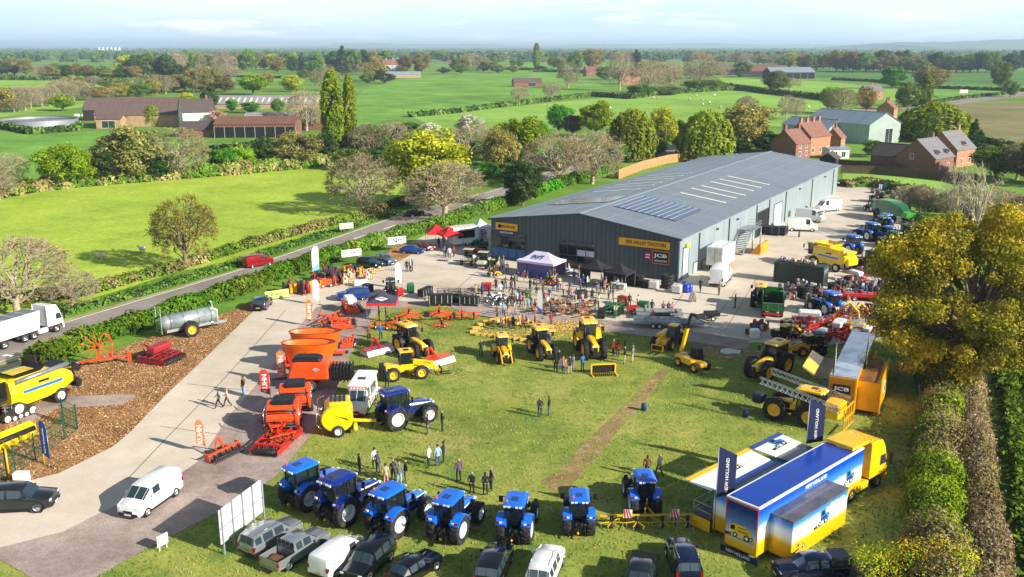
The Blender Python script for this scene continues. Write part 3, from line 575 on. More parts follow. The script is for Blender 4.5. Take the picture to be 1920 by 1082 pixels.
# ---- tractors
def tractor_fn(main,roofm=None,rim=WHT,big=1.,rear_r=.93,front_r=.68,chassis=DARKST,loader=None,hoodm=None,linkage=True,weight=True,fender=None,lugs=16,bucket=None):
    roofm=roofm or main; hoodm=hoodm or main; fender=fender or main
    def fn():
        ro=root('tractor'); wb=2.75; m=MB()
        m.box(-.5,wb+.3,-.22,.22,.62,.98,chassis); m.cyl((0,-.75,rear_r),(0,.75,rear_r),.17,None,8,chassis); m.cyl((wb,-.7,front_r),(wb,.7,front_r),.1,None,8,chassis); m.rbox(-.55,.6,-.34,.34,.6,1.1,chassis,.08); m.rbox(.8,1.5,.35,.62,.55,.95,BLK,.06); m.rbox(.8,1.5,-.62,-.35,.55,.95,BLK,.06)
        for k in range(3): m.box(.72,.98,.55-.0*k,.8,.42+.26*k,.46+.26*k,STEEL)
        m.build('chassis',ro)
        h=MB(); sec=[(1.12,.36,1.02,1.72),(1.6,.38,1.0,1.74),(2.6,.36,.98,1.66),(3.2,.33,.95,1.55),(3.48,.27,.92,1.38),(3.56,.2,.9,1.15)]
        h.loft([[(x,-w,z0),(x,-w*1.02,(z0+z1)/2),(x,-w*.9,z1-.12),(x,-w*.55,z1),(x,w*.55,z1),(x,w*.9,z1-.12),(x,w*1.02,(z0+z1)/2),(x,w,z0)] for x,w,z0,z1 in sec],hoodm,True); o=h.build('bonnet',ro); 
        try:o.data.set_sharp_from_angle(angle=rad(40))
        except Exception: pass
        g=MB(); g.box(3.42,3.58,-.18,.18,.95,1.3,BLK); 
        for s in(-1,1):
            for k in range(2): g.box(1.7+k*.8,2.35+k*.8,s*.385-.008,s*.385+.008,1.1,1.45,BLK)
        g.build('grille',ro)
        for s in(-1,1): q=MB(); q.box(3.36,3.52,min(s*.14,s*.3),max(s*.14,s*.3),1.3,1.42,LAMP); q.build('headlight',ro)
        c=MB(); zt=2.72
        posts=[((1.2,.5,1.2),(1.02,.56,zt)),((.35,.72,1.1),(.32,.68,zt)),((-.5,.62,1.55),(-.62,.56,zt))]
        for a,b in posts:
            for s in(-1,1): c.bar((a[0],a[1]*s,a[2]),(b[0],b[1]*s,b[2]),.07,.07,BLK)
        c.box(-.5,1.2,-.6,.6,.98,1.12,BLK); c.build('cab_frame',ro)
        w=MB(); P=[[(a[0],a[1],a[2]),(b[0],b[1],b[2])] for a,b in posts]
        for s in(-1,1):
            for A,B in((P[0],P[1]),(P[1],P[2])):
                pts=[A[0],B[0],B[1],A[1]]; w.add([(x,y*s*.985,z) for x,y,z in pts],[(0,1,2,3)],CAB)
        w.add([(1.2,.49,1.7),(1.2,-.49,1.7),(1.02,-.55,zt),(1.02,.55,zt)],[(0,1,2,3)],CAB); w.add([(-.5,.6,1.6),(-.5,-.6,1.6),(-.62,-.55,zt),(-.62,.55,zt)],[(0,1,2,3)],CAB); w.build('cab_windows',ro)
        st=MB(); st.rbox(-.2,.3,-.25,.25,1.15,1.4,BLK,.06); st.rbox(-.25,-.1,-.25,.25,1.35,2.0,BLK,.05); st.cyl((.75,0,1.2),(.6,0,1.75),.04,None,6,BLK); st.lathe([(.2,0),(.22,.02),(.2,.04),(.17,.02),(.2,0)],12,BLK,(.58,0,1.76),axis='Z'); st.build('seat',ro)
        r=MB(); r.loft([[(x0,-y,z),(x1,-y,z),(x2,-y*.6,z),(x2,y*.6,z),(x1,y,z),(x0,y,z),(x3,y*.6,z),(x3,-y*.6,z)] for x0,x1,x2,x3,y,z in((-.62,1.0,1.12,-.75,.62,2.72),(-.72,1.08,1.28,-.88,.72,2.8),(-.7,1.05,1.22,-.85,.7,2.92),(-.5,.85,1.0,-.6,.5,3.0))],roofm,False); r.box(-.3,.2,-.22,.22,3.0,3.03,M('1c3c74' if roofm==NHB else '3a3a3a',.4,0,.1,1)); r.build('roof',ro); wl=MB()
        for s in(-1,1):
            for x,y in((-.9,.5),(-.9,.25),(1.24,.5),(1.24,.25)): wl.box(x-.03,x+.05,s*y-.09,s*y+.09,2.78,2.88,LAMP)
        wl.build('work_lights',ro); be=MB(); be.cyl((-.55,.45,2.95),(-.55,.45,3.16),.06,None,7,ORG); be.build('beacon',ro)
        for s in(-1,1):
            dc=MB(); dc.add([(1.5,s*.405,1.5),(3.1,s*.385,1.4),(3.25,s*.37,1.5),(1.5,s*.40,1.6)],[(0,1,2,3),(3,2,1,0)],LAMP if main!=YEL else BLK); dc.build('decal',ro)
            ho=MB(); ho.tube([(-.6,s*.15,1.3),(-.95,s*.2,1.15),(-.8,s*.25,.8)],.03,BLK,4); ho.tube([(1.3,s*.5,.95),(1.0,s*.62,.75),(.7,s*.5,.6)],.03,STEEL,4); ho.build('hose',ro)
        for s in(-1,1):
            f=MB(); pr=[(rear_r*1.1*cos(a),rear_r+rear_r*1.12*sin(a)) for a in[rad(q) for q in(20,45,70,95,120,145)]]
            y0,y1=s*.52,s*1.14
            rings=[[(x,y0,z),(x,y1,z-.04),(x*.96,y1,z-.12),(x*.94,y0,z-.08)] for x,z in pr]; f.loft(rings,fender,True); f.loft([[(x*1.0,y0-s*.02,z-.05),(x*1.0,y0+s*.02,z-.05),(x*.5,y0+s*.02,rear_r+.1),(x*.5,y0-s*.02,rear_r+.1)] for x,z in pr],fender); fo=f.build('mudguard',ro)
            try: fo.data.set_sharp_from_angle(angle=rad(40))
            except Exception: pass
            q=MB(); x,z=pr[-1]; q.box(x-.05,x+.04,min(s*.9,s*1.1),max(s*.9,s*1.1),z+.1,z+.2,REDL); q.box(x-.06,x+.03,min(s*.7,s*.88),max(s*.7,s*.88),z+.1,z+.2,LAMP); q.build('tail_light',fo)
            k=MB(); k.loft([[(wb+front_r*1.12*cos(a),s*.62,front_r+front_r*1.12*sin(a)),(wb+front_r*1.12*cos(a),s*1.02,front_r+front_r*1.1*sin(a)),(wb+front_r*1.06*cos(a),s*1.02,front_r+front_r*1.05*sin(a))] for a in[rad(v) for v in(35,60,90,120,150)]],BLK); k.build('front_mudguard',ro)
            wheel(ro,0,s*.84,rear_r,.58,rim,lugs); wheel(ro,wb,s*.82,front_r,.46,rim,lugs and lugs-2)
            mm=MB(); mm.tube([(1.05,s*.6,2.5),(1.2,s*1.15,2.45)],.02,BLK,4); mm.rbox(1.14,1.2,min(s*1.02,s*1.3),max(s*1.02,s*1.3),2.05,2.5,BLK,.02); mm.build('mirror',ro)
        e=MB(); e.cyl((1.25,-.48,1.3),(1.25,-.48,2.55),.07,None,8,BLK); e.cyl((1.25,-.48,2.5),(1.18,-.48,2.85),.05,None,8,DARKST); e.build('exhaust',ro)
        if linkage:
            l=MB()
            for s in(-1,1): l.bar((-.4,s*.35,.6),(-1.35,s*.45,.55),.07,.12,BLK); l.bar((-.5,s*.36,1.15),(-1.05,s*.42,.62),.05,.05,DARKST)
            l.bar((-.5,0,1.1),(-1.2,0,.95),.06,.06,DARKST); l.box(-.75,-.55,-.3,.3,.5,1.2,BLK); l.cyl((-.9,.1,.45),(-.7,.1,.45),.09,None,8,PLY); l.build('rear_linkage',ro)
        if weight: q=MB(); q.rbox(3.55,3.85,-.38,.38,.5,.95,BLK,.06); q.build('front_weight',ro)
        if loader:
            l=MB()
            for s in(-1,1): l.bar((1.3,s*.6,1.6),(3.0,s*.6,1.5),.12,.2,loader); l.bar((3.0,s*.6,1.5),(4.3,s*.6,.5),.12,.2,loader); l.bar((1.35,s*.6,.8),(1.35,s*.6,1.7),.16,.16,loader)
            l.bar((3.4,-.6,1.2),(3.4,.6,1.2),.1,.14,loader); l.build('loader_arms',ro)
            if bucket: bucket(ro)
        ro.scale=(big,)*3; return ro
    return fn
def forks(ro,x=4.35,z=.15,c=YEL,w=1.1):
    f=MB(); f.box(x,x+.08,-w/2,w/2,z,z+.08,c); f.box(x,x+.08,-w/2,w/2,z+.55,z+.63,c)
    for s in(-1,1): f.box(x,x+.07,s*w/2-.05,s*w/2+.05,z,z+.6,c); f.box(x,x+1.15,s*.3-.06,s*.3+.06,z-.1,z-.04,BLK); f.box(x,x+.06,s*.3-.06,s*.3+.06,z-.1,z+.6,BLK)
    f.build('forks',ro)
def telehandler_fn(up=False,blue=False):
    def fn():
        ro=root('telehandler'); y=YEL; b=MB(); b.rbox(-2.1,1.9,-.55,.55,.55,1.15,y,.1); b.rbox(-1.6,.9,-1.05,-.4,.6,1.35,y,.12); b.rbox(-2.25,-1.7,-.9,.9,.6,1.3,y,.12); b.build('body',ro)
        c=MB(); c.rbox(-.65,.75,.12,1.08,.75,1.2,BLK,.05)
        for x,x2 in((-.6,-.5),(.7,.45)):
            for q in(.16,1.02): c.bar((x,q,1.2),(x2,q,2.3),.06,.06,BLK)
        c.build('cab_frame',ro); g=MB(); g.loft([[(-.58,.17,1.2),(.68,.17,1.2),(.68,1.01,1.2),(-.58,1.01,1.2)],[(-.48,.17,2.28),(.44,.17,2.28),(.44,1.01,2.28),(-.48,1.01,2.28)]],CAB); g.build('cab_windows',ro); s_=MB(); s_.rbox(-.3,.1,.35,.8,1.2,1.4,BLK,.05); s_.rbox(-.38,-.25,.35,.8,1.3,1.9,BLK,.05); s_.build('seat',ro)
        r=MB(); r.rbox(-.55,.52,.1,1.08,2.28,2.4,BLK if up else y,.04); r.build('roof',ro)
        for x in(-1.35,1.35):
            for s in(-1,1): wheel(ro,x,s*.95,.58,.42,YEL,14)
        a=MB()
        if up: p0=Vector((-1.9,-.1,1.55)); d=Vector((.28,0,1)).normalized(); a.bar(p0,p0+d*3.2,.32,.36,y); a.bar(p0+d*3.2,p0+d*5.1,.22,.26,BLK); e=p0+d*5.1; a.bar(e,e+Vector((1.3,0,.1)),.25,.3,BLK); a.box(e.x+1.2,e.x+1.5,-.6,.5,e.z-.1,e.z+.3,BLK)
        else: a.bar((-1.9,-.12,1.75),(1.6,-.12,1.25),.32,.36,y); a.bar((1.6,-.12,1.25),(2.5,-.12,.75),.22,.28,y); e=Vector((2.5,0,.7)); a.bar((-1.2,-.12,1.0),(.2,-.12,1.5),.12,.12,STEEL)
        a.build('boom',ro)
        if not up: forks(ro,2.7,.2,y,1.2)
        else: forks(ro,e.x+1.45,e.z-.2,BLK,1.2)
        for s in(-1,1): q=MB(); q.box(1.86,1.94,min(s*.35,s*.5),max(s*.35,s*.5),.85,1.0,LAMP); q.build('headlight',ro)
        return ro
    return fn
def loader_fn():
    ro=root('wheel_loader'); y=YEL; b=MB(); b.rbox(-2.5,-.3,-.75,.75,.65,1.5,y,.22,.15,0,.08); b.rbox(.1,1.6,-.45,.45,.6,1.15,y,.1); b.box(-2.55,-2.1,-.7,.7,.6,1.45,BLK); b.build('body',ro)
    v=MB()
    for k in range(4): v.box(-2.3+k*.35,-2.1+k*.35,.74,.77,.95,1.3,BLK); v.box(-2.3+k*.35,-2.1+k*.35,-.77,-.74,.95,1.3,BLK)
    v.build('vents',ro); c=MB(); c.rbox(-.75,.55,-.62,.62,.9,1.5,y,.08)
    for x,x2 in((-.7,-.6),(.5,.35)):
        for q in(-.57,.57): c.bar((x,q,1.5),(x2,q,2.65),.07,.07,BLK)
    c.build('cab_frame',ro); g=MB(); g.loft([[(-.66,-.56,1.5),(.48,-.56,1.5),(.48,.56,1.5),(-.66,.56,1.5)],[(-.58,-.56,2.62),(.34,-.56,2.62),(.34,.56,2.62),(-.58,.56,2.62)]],CAB); g.build('cab_windows',ro)
    s=MB(); s.rbox(-.4,0,-.25,.25,1.5,1.7,BLK,.05); s.rbox(-.45,-.32,-.25,.25,1.6,2.2,BLK,.04); s.build('seat',ro)
    r=MB(); r.rbox(-.75,.55,-.65,.65,2.64,2.78,y,.05); r.box(-.3,.2,-.25,.25,2.78,2.8,BLK); r.build('roof',ro)
    for x in(-1.45,1.25):
        for q in(-1,1): wheel(ro,x,q*.85,.68,.48,YEL,14)
    a=MB()
    for q in(-.35,.35): a.bar((.4,q,1.6),(2.5,q,1.0),.14,.3,y); a.bar((2.5,q,1.0),(3.1,q,.5),.14,.26,y)
    a.bar((.7,0,1.7),(2.6,0,1.3),.16,.18,y); a.build('loader_arms',ro); forks(ro,3.2,.2,BLK,1.4); return ro
def combine_fn(tracks=True,header=False):
    def fn():
        ro=root('combine_harvester'); y=NHY; b=MB()
        b.loft([[(x,-w,z0),(x,-w-.06,(z0+z1)*.5),(x,-w*.9,z1-.1),(x,-w*.6,z1),(x,w*.6,z1),(x,w*.9,z1-.1),(x,w+.06,(z0+z1)*.5),(x,w,z0)] for x,w,z0,z1 in((1.7,1.35,1.1,3.3),(1.0,1.45,1.0,3.5),(-1.6,1.45,1.0,3.45),(-3.6,1.4,1.3,3.0),(-4.4,1.3,1.6,2.5))],y,False); b.build('body',ro)
        p=MB()
        for s in(-1,1): p.box(-3.2,.6,s*1.5-.02,s*1.5+.02,2.0,2.25,NHB); p.box(-1.9,-.9,s*1.52-.02,s*1.52+.02,2.5,2.7,BLK)
        p.build('side_panel',ro)
        c=MB(); c.rbox(1.75,3.1,-.95,.95,1.7,2.0,BLK,.06)
        for x,x2 in((1.8,1.8),(2.9,3.1)):
            for q in(-.9,.9): c.bar((x,q,2),(x2,q,3.4),.08,.08,BLK)
        c.build('cab_frame',ro); g=MB(); g.loft([[(1.82,-.9,2),(2.9,-.9,2),(2.9,.9,2),(1.82,.9,2)],[(1.82,-.9,3.4),(3.08,-.9,3.4),(3.08,.9,3.4),(1.82,.9,3.4)]],CAB); g.build('cab_windows',ro)
        r=MB(); r.rbox(1.7,3.35,-1.05,1.05,3.4,3.6,y,.06); r.build('roof',ro)
        t=MB(); t.loft([[(1.0,-1.3,3.5),(1.0,1.3,3.5),(-1.4,1.3,3.5),(-1.4,-1.3,3.5)],[(1.4,-1.5,3.9),(1.4,1.5,3.9),(-1.7,1.5,3.9),(-1.7,-1.5,3.9)]],BLK if tracks else y,False,False); t.build('grain_tank',ro)
        u=MB(); u.cyl((1.2,1.5,3.2),(-3.9,1.5,3.35),.2,None,10,STEEL if tracks else y); u.cyl((-3.9,1.5,3.35),(-4.3,1.5,3.2),.24,.2,10,BLK if tracks else y); u.build('unloading_auger',ro)
        e=MB(); e.rbox(-4.9,-4.2,-1.1,1.1,1.2,2.3,BLK if tracks else y,.15); e.box(-4.5,-2.6,-1,1,2.9,3.2,BLK if tracks else y); e.build('straw_hood',ro)
        if tracks: k=MB(); k.rbox(-5.3,-4.7,-1.3,1.3,.8,1.5,BLK,.1); k.box(-5.35,-5.28,-1.2,1.2,.8,.92,NHB); k.bar((-4.3,1.5,3.2),(-4.9,1.5,2.6),.5,.4,BLK); k.build('straw_spreader',ro)
        f=MB(); f.bar((2.4,0,1.2),(3.9,0,.8),1.2,.6,y); f.build('feeder_house',ro)
        if tracks:
            for s in(-1,1):
                m=MB(); pr=[(-.2,.35),(.1,.05),(2.5,.05),(2.9,.35),(2.75,.7),(1.6,1.45),(1.1,1.45),(-.05,.75)]; m.prism(pr,s*1.2,s*1.75,RUB); [m.box(.2+k*.25,.3+k*.25,s*1.2,s*1.75,.0,.06,RUB) for k in range(10)]; tr=m.build('track',ro,(-.0,0,0))
                q=MB(); 
                for x,z,r in((1.35,.95,.42),(.15,.42,.3),(2.5,.4,.28),(.75,.25,.18),(1.3,.25,.18),(1.85,.25,.18)): q.lathe([(r,0),(r*.8,.05*s),(r*.3,.02*s),(.01,.08*s)],14,WHT,(x,s*1.76,z))
                q.build('track_wheels',tr)
        else:
            for s in(-1,1): wheel(ro,1.3,s*1.35,.9,.6,WHT,16)
        for s in(-1,1): wheel(ro,-2.9,s*1.3,.68,.45,WHT,14)
        l=MB(); l.box(2.0,2.6,1.1,1.25,1.5,1.56,STEEL); [l.box(2.1,2.5,1.1,1.6,.4+.3*k,.44+.3*k,STEEL) for k in range(4)]; [l.tube([(2.0+q,1.25,1.6),(2.0+q,1.7,1.6),(2.0+q,1.7,.3)],.03,STEEL,4) for q in(0,.6)]; l.build('ladder',ro)
        for s in(-1,1): q=MB(); q.tube([(3.1,s*1,3.3),(3.4,s*1.5,3.2)],.02,BLK,4); q.box(3.35,3.42,min(s*1.4,s*1.65),max(s*1.4,s*1.65),2.7,3.25,BLK); q.build('mirror',ro)
        return ro
    return fn
def lorry_cab(ro,paint,z0=.5,sleeper=True,x0=0.):
    m=MB(); pr=[(x0-2.0,1.05),(x0+.15,1.05),(x0+.25,.55),(x0+.32,1.4),(x0+.1,2.3),(x0-.15,3.0),(x0-.5,3.55),(x0-1.3,3.7),(x0-2.0,3.7)]
    n=[[(x,-w,z) for x,z in pr] for w in(1.2,)]
    m.loft([[(x*1.0-(0.06 if i in(0,3) else 0),y,z-(.05 if i in(0,3) and z>3 else 0)) for x,z in pr] for i,y in enumerate((-1.22,-1.14,1.14,1.22))],paint); m.build('cab',ro)
    g=MB(); g.add([(x0+.335,-1.05,1.55),(x0+.335,1.05,1.55),(x0-.07,.98,2.85),(x0-.07,-.98,2.85)],[(0,1,2,3)],CARGL)
    for s in(-1,1): g.add([(x0+.15,s*1.232,1.7),(x0-.75,s*1.232,1.7),(x0-.75,s*1.232,2.45),(x0-.1,s*1.232,2.45)],[(0,1,2,3)],CARGL)
    g.build('windscreen',ro); f=MB(); f.rbox(x0+.18,x0+.42,-1.22,1.22,.35,.85,paint,.06); f.box(x0+.3,x0+.39,-.9,.9,.9,1.4,BLK); f.build('bumper',ro)
    for s in(-1,1):
        q=MB(); q.box(x0+.36,x0+.44,min(s*.7,s*1.1),max(s*.7,s*1.1),.6,.78,LAMP); q.build('headlight',ro); q=MB(); q.tube([(x0+.1,s*1.2,2.5),(x0+.3,s*1.5,2.45)],.03,BLK,4); q.rbox(x0+.24,x0+.34,min(s*1.35,s*1.6),max(s*1.35,s*1.6),1.6,2.5,BLK,.03); q.build('mirror',ro)
    f=MB(); f.box(x0-6.2,x0+.1,-.45,.45,.7,.98,DARKST); 
    for s in(-1,1): f.rbox(x0-3.4,x0-2.0,min(s*.7,s*1.2),max(s*.7,s*1.2),.45,1.0,paint if sleeper else STEEL,.06)
    f.build('chassis',ro)
    for s in(-1,1):
        wheel(ro,x0-.75,s*1.05,.5,.34,CHR)
        for x in(-4.1,-5.4) : wheel(ro,x0+x,s*1.0,.5,.5,CHR)
# ---------------------------------------------------------------- show stands and implements
def gazebo_fn(top,leg,size=3.,walls=(),sizey=None,wallm=None,text=None,tcol=None,peaks=1,valance=None,logo=None):
    def fn():
        ro=root('gazebo'); a=size/2; b=(sizey or size)/2; m=MB(); hz=2.2; ph=3.3
        rid=max(0,b-a); vs=[(-a,-b,hz),(a,-b,hz),(a,b,hz),(-a,b,hz),(0,-rid,ph),(0,rid,ph)]
        N_=6
        def surf(p,q,r,s):  # slightly sagging cloth between eave edge p-q and ridge r-s
            V=[];Fc=[]
            for i in range(N_+1):
                t=i/N_; z=-.22*sin(pi*t)*(1-.3*t)
                for j in range(N_+1):
                    u=j/N_; A=Vector(p).lerp(Vector(q),u); B=Vector(r).lerp(Vector(s),u); V.append(tuple(A.lerp(B,t)+Vector((0,0,z-.05*sin(pi*u)*(1-t)))))
            for i in range(N_):
                for j in range(N_): k=i*(N_+1)+j; Fc.append((k,k+1,k+N_+2,k+N_+1))
            m.add(V,Fc,top,True)
        surf(vs[0],vs[1],vs[4],vs[4]); surf(vs[1],vs[2],vs[4],vs[5]); surf(vs[2],vs[3],vs[5],vs[5]); surf(vs[3],vs[0],vs[5],vs[4])
        m.build('canopy',ro); v=MB(); vm=valance or top
        for p,q in((0,1),(1,2),(2,3),(3,0)):
            A=Vector(vs[p]);B=Vector(vs[q]); v.bar(A+Vector((0,0,-.14)),B+Vector((0,0,-.14)),.02,.3,vm)
        v.build('valance',ro)
        for x in(-a+.04,a-.04):
            for y in(-b+.04,b-.04): l=MB(); l.box(x-.03,x+.03,y-.03,y+.03,0,hz,leg); l.box(x-.08,x+.08,y-.08,y+.08,0,.02,leg); l.build('leg',ro)
        for w in walls:
            q=MB(); wm=wallm or top
            if w=='back': q.box(-a+.08,a-.08,b-.03,b-.01,.02,hz-.1,wm)
            if w=='left': q.box(-a+.01,-a+.03,-b+.08,b-.08,.02,hz-.1,wm)
            if w=='right': q.box(a-.03,a-.01,-b+.08,b-.08,.02,hz-.1,wm)
            q.build('side_wall',ro)
        if text:
            up=Vector((0,rid and 1 or b,ph-hz)).normalized()
            if rid: # lettering on the slope facing -x
                up=Vector((a,0,ph-hz)).normalized(); letter(text,tcol,ro,Vector((-a*.5,0,(hz+ph)/2-.06)),(0,-1,0),up,1.7)
            else: up=Vector((0,b,ph-hz)).normalized(); letter(text,tcol,ro,Vector((0,-b*.62,hz+(ph-hz)*.38-.08)),(1,0,0),up,size*.3)
        if logo:
            up=Vector((0,b,ph-hz)).normalized(); c=Vector((0,-b*.6,hz+(ph-hz)*.4-.1)); q=MB(); r=Vector((1,0,0)); q.add([tuple(c+r*x+up*y+Vector((0,-.05,.03))) for x,y in((-.75,0),(0,-.32),(.75,0),(0,.32))],[(0,1,2,3)],WHT); q.build('logo',ro); letter('KUHN',M('b0120e',.6),ro,c+Vector((0,-.06,.05)),r,up,.7)
        return ro
    return fn
def flag_fn(col,tcol,text,h=3.8,w=.75,kind='feather',col2=None,up=True):
    def fn():
        ro=root('feather_flag'); p=MB(); 
        if kind=='feather':
            pts=[(0,0,0),(0,0,h*.8),(.12*w,0,h*.92),(.45*w,0,h*.99),(w*.8,0,h)]
            p.tube(pts,.02,STEEL,5); p.box(-.3,.3,-.03,.03,0,.03,DARKST); p.box(-.03,.03,-.3,.3,0.001,.034,DARKST); p.build('pole',ro)
            out=[(.03,.55*1.0),(w,.9),(w,h*.9),(w*.8,h*.97),(w*.45,h*.97),(.12*w+.03,h*.9),(.03,h*.78)]
        else:
            p.cyl((0,0,0),(0,0,h),.035,.02,6,STEEL); p.build('pole',ro); out=[(.03,h-3.4),(w,h-3.2),(w,h-.55),(.03,h)]
        f=MB(); n=8; zs=np.linspace(out[0][1],out[-1][1] if kind!='feather' else h*.97,n+1); 
        f.loft([[(x,y,z) for x,z in out] for y in(-.012,.012)],col); 
        if col2: f.loft([[(x,y,z) for x,z in((.03,.55),(w,.9),(w,h*.42),(.03,h*.3))] for y in(-.016,.016)],col2)
        f.build('banner',ro)
        if text:
            L_=h*.55 if kind=='feather' else 2.3; zc=h*.5+.15 if kind=='feather' else h-1.9; W_=w*.62
            for s in(-1,1): letter(text,tcol,ro,Vector((w*.52,s*.03,zc)),(0,0,1),(s*1 if s<0 else 1,0,0) if 0 else ((-1,0,0) if s<0 else (1,0,0)),L_,min(W_,L_/len(text)*1.0+.0))
        return ro
    return fn
def banner_fn(w,h,mat,z=1.0,text=None,tc=None):
    def fn():
        ro=root('banner_board'); b=MB(); b.box(-w/2,w/2,-.03,.03,z,z+h,mat); b.build('board',ro); 
        for x in(-w/2+.1,w/2-.1): l=MB(); l.box(x-.03,x+.03,.03,.09,0,z+h,DARKST); l.build('post',ro)
        if text: letter(text,tc,ro,(0,-.045,z+h/2),(1,0,0),(0,0,1),w*.5)
        return ro
    return fn
def tine_rotor(m,c,r,col,n=9,flat=True,tilt=None):
    for k in range(n):
        a=2*pi*k/n; d=Vector((cos(a),sin(a),0)) if tilt is None else (Vector((cos(a),0,sin(a))) if tilt=='v' else Vector((0,cos(a),sin(a))))
        e=Vector(c)+d*r; m.bar(Vector(c)+d*.1,e,.05,.05,col); dn=Vector((0,0,-.25)) if tilt is None else Vector((0,-.28,0)) if tilt=='v' else Vector((-.28,0,0)); m.bar(e,e+dn,.03,.03,DARKST); m.bar(Vector(c)+d*r*.85,Vector(c)+d*r*.85+dn*.9,.03,.03,col)
def tedder_fn(col,span=6.,n=4,boards=False):
    def fn():
        ro=root('hay_tedder'); f=MB(); f.bar((0,-span/2,.85),(0,span/2,.85),.12,.12,col); f.bar((0,-.3,.85),(1.5,0,.8),.1,.1,col); f.bar((0,.3,.85),(1.5,0,.8),.1,.1,col); f.bar((1.4,0,.5),(1.0,0,1.5),.08,.08,col); f.bar((1.4,-.4,.55),(1.4,.4,.55),.08,.08,BLK); f.build('frame',ro)
        for k in range(n): y=(k-(n-1)/2)*span/n*1.02; m=MB(); m.cyl((-.1,y,.85),(-.15,y,.45),.12,None,8,DARKST); tine_rotor(m,(-.15,y,.5),span/n*.52,col,7); ro_=m.build('tine_rotor',ro); wheel(ro,-.1,y+.001,.24,.16,WHT)
        if boards:
            for s in(-1,1):
                q=MB(); q.box(-.62,-.58,s*1.5-.28,s*1.5+.28,1.0,1.56,WHT)
                for k in range(3): q.add([(-.63,s*1.5-.28+k*.2,1.0),(-.63,s*1.5-.18+k*.2,1.0),(-.63,s*1.5+.02+k*.13,1.56),(-.63,s*1.5-.08+k*.13,1.56)],[(0,1,2,3)],M('b81818',.5))
                q.build('warning_board',ro)
        return ro
    return fn
def rake_fn(col,up=True):
    def fn():
        ro=root('rotary_rake'); f=MB(); f.bar((-1.8,0,.6),(2.6,0,.8),.16,.16,col); f.bar((2.6,0,.3),(2.6,0,1.1),.25,.3,col); f.bar((0,0,.7),(0,.1,2.2),.14,.2,col); f.tube([(1.0,0,.8),(1.25,0,2.2),(1.0,0,2.9),(.5,0,3.1)],.09,col,6); f.build('frame',ro)
        m=MB(); m.cyl((0,-.2,1.9),(0,.2,1.9),.16,None,8,DARKST); tine_rotor(m,(0,-.1,1.9),1.5,col,11,tilt='v'); m.build('tine_rotor',ro)
        for s in(-1,1): wheel(ro,-1.9,s*.6,.32,.22,WHT)
        a=MB(); a.bar((-1.9,-.6,.34),(-1.9,.6,.34),.08,.08,DARKST); a.build('axle',ro); return ro
    return fn
def bigrake_fn(col):
    def fn():
        ro=root('four_rotor_rake'); f=MB(); f.bar((-4.5,0,1.0),(4,0,1.0),.22,.22,col); f.bar((4,0,.4),(4,0,1.2),.6,.3,DARKST); f.box(-.4,.4,-.3,.3,.8,1.5,DARKST)
        for x,s in((2.,-1),(2.,1),(-2.4,-1),(-2.4,1)): f.bar((x-.8,0,1.1),(x,s*1.8,2.0),.14,.14,col); f.bar((x,s*1.8,2.0),(x,s*3.2,.9),.12,.12,col)
        f.build('frame',ro)
        for x,s in((2.,-1),(2.,1),(-2.4,-1),(-2.4,1)):
            m=MB(); m.cyl((x,s*3.2,1.1),(x,s*3.2,.4),.2,None,8,DARKST); tine_rotor(m,(x,s*3.2,.5),1.5,col,10); m.tube([(x+1.5*cos(a),s*3.2+1.5*sin(a),.75) for a in[2*pi*k/14 for k in range(15)]],.025,col,4); m.build('tine_rotor',ro); wheel(ro,x+.4,s*3.2,.25,.18,WHT)
        for s in(-1,1): wheel(ro,-4.2,s*.9,.42,.35,WHT)
        return ro
    return fn
def harrow_fn(col,w=3.,depth=1.4,roller=True,seed=0,tank=None,rows=3):
    def fn():
        r=random.Random(seed); ro=root('cultivator'); f=MB()
        for k in range(rows): x=-depth*.5+depth*k/(max(rows-1,1)); f.bar((x,-w/2,.62),(x,w/2,.62),.12,.12,col)
        for y in(-w/2,-w/6,w/6,w/2): f.bar((-depth*.5,y,.62),(depth*.5,y,.62),.1,.1,col)
        f.bar((depth*.5,-.45,.6),(depth*.7,-.1,1.4),.09,.12,col); f.bar((depth*.5,.45,.6),(depth*.7,.1,1.4),.09,.12,col); f.bar((depth*.7,0,1.35),(-depth*.3,0,.7),.07,.1,col); f.box(depth*.5,depth*.75,-.5,.5,.45,.6,BLK); f.build('frame',ro)
        t=MB(); n=int(w/.28)
        for k in range(rows):
            x=-depth*.5+depth*k/(max(rows-1,1))
            for i in range(n): y=-w/2+.12+i*w/n+(.1 if k%2 else 0); t.bar((x,y,.6),(x-.18,y,.3),.045,.06,col if r.random()<.6 else DARKST); t.bar((x-.18,y,.3),(x+.05,y,.02),.05,.04,DARKST)
            if k%2==0: [t.lathe([(.02,-.02),(.24,0),(.02,.03)],8,STEEL,(x+.15,-w/2+.1+i*w/n*2,.25)) for i in range(n//2)]
        t.build('tines',ro)
        if roller:
            q=MB(); x=-depth*.5-.45
            for i in range(int(w/.2)): q.lathe([(.28,-.03),(.3,0),(.28,.03)],10,DARKST,(x,-w/2+.1+i*.2,.3))
            q.cyl((x,-w/2,.3),(x,w/2,.3),.12,None,8,DARKST); q.build('roller',ro)
        e=MB()
        for s in(-1,1): e.box(-depth*.7,depth*.5,s*w/2-.02+s*.04,s*w/2+.02+s*.04,.12,.5,col)
        e.build('end_plate',ro)
        if tank: q=MB(); q.rbox(-.5,.35,-w*.42,w*.42,.95,1.6,tank,.12,-.15,-.15,0); q.build('hopper',ro)
        return ro
    return fn
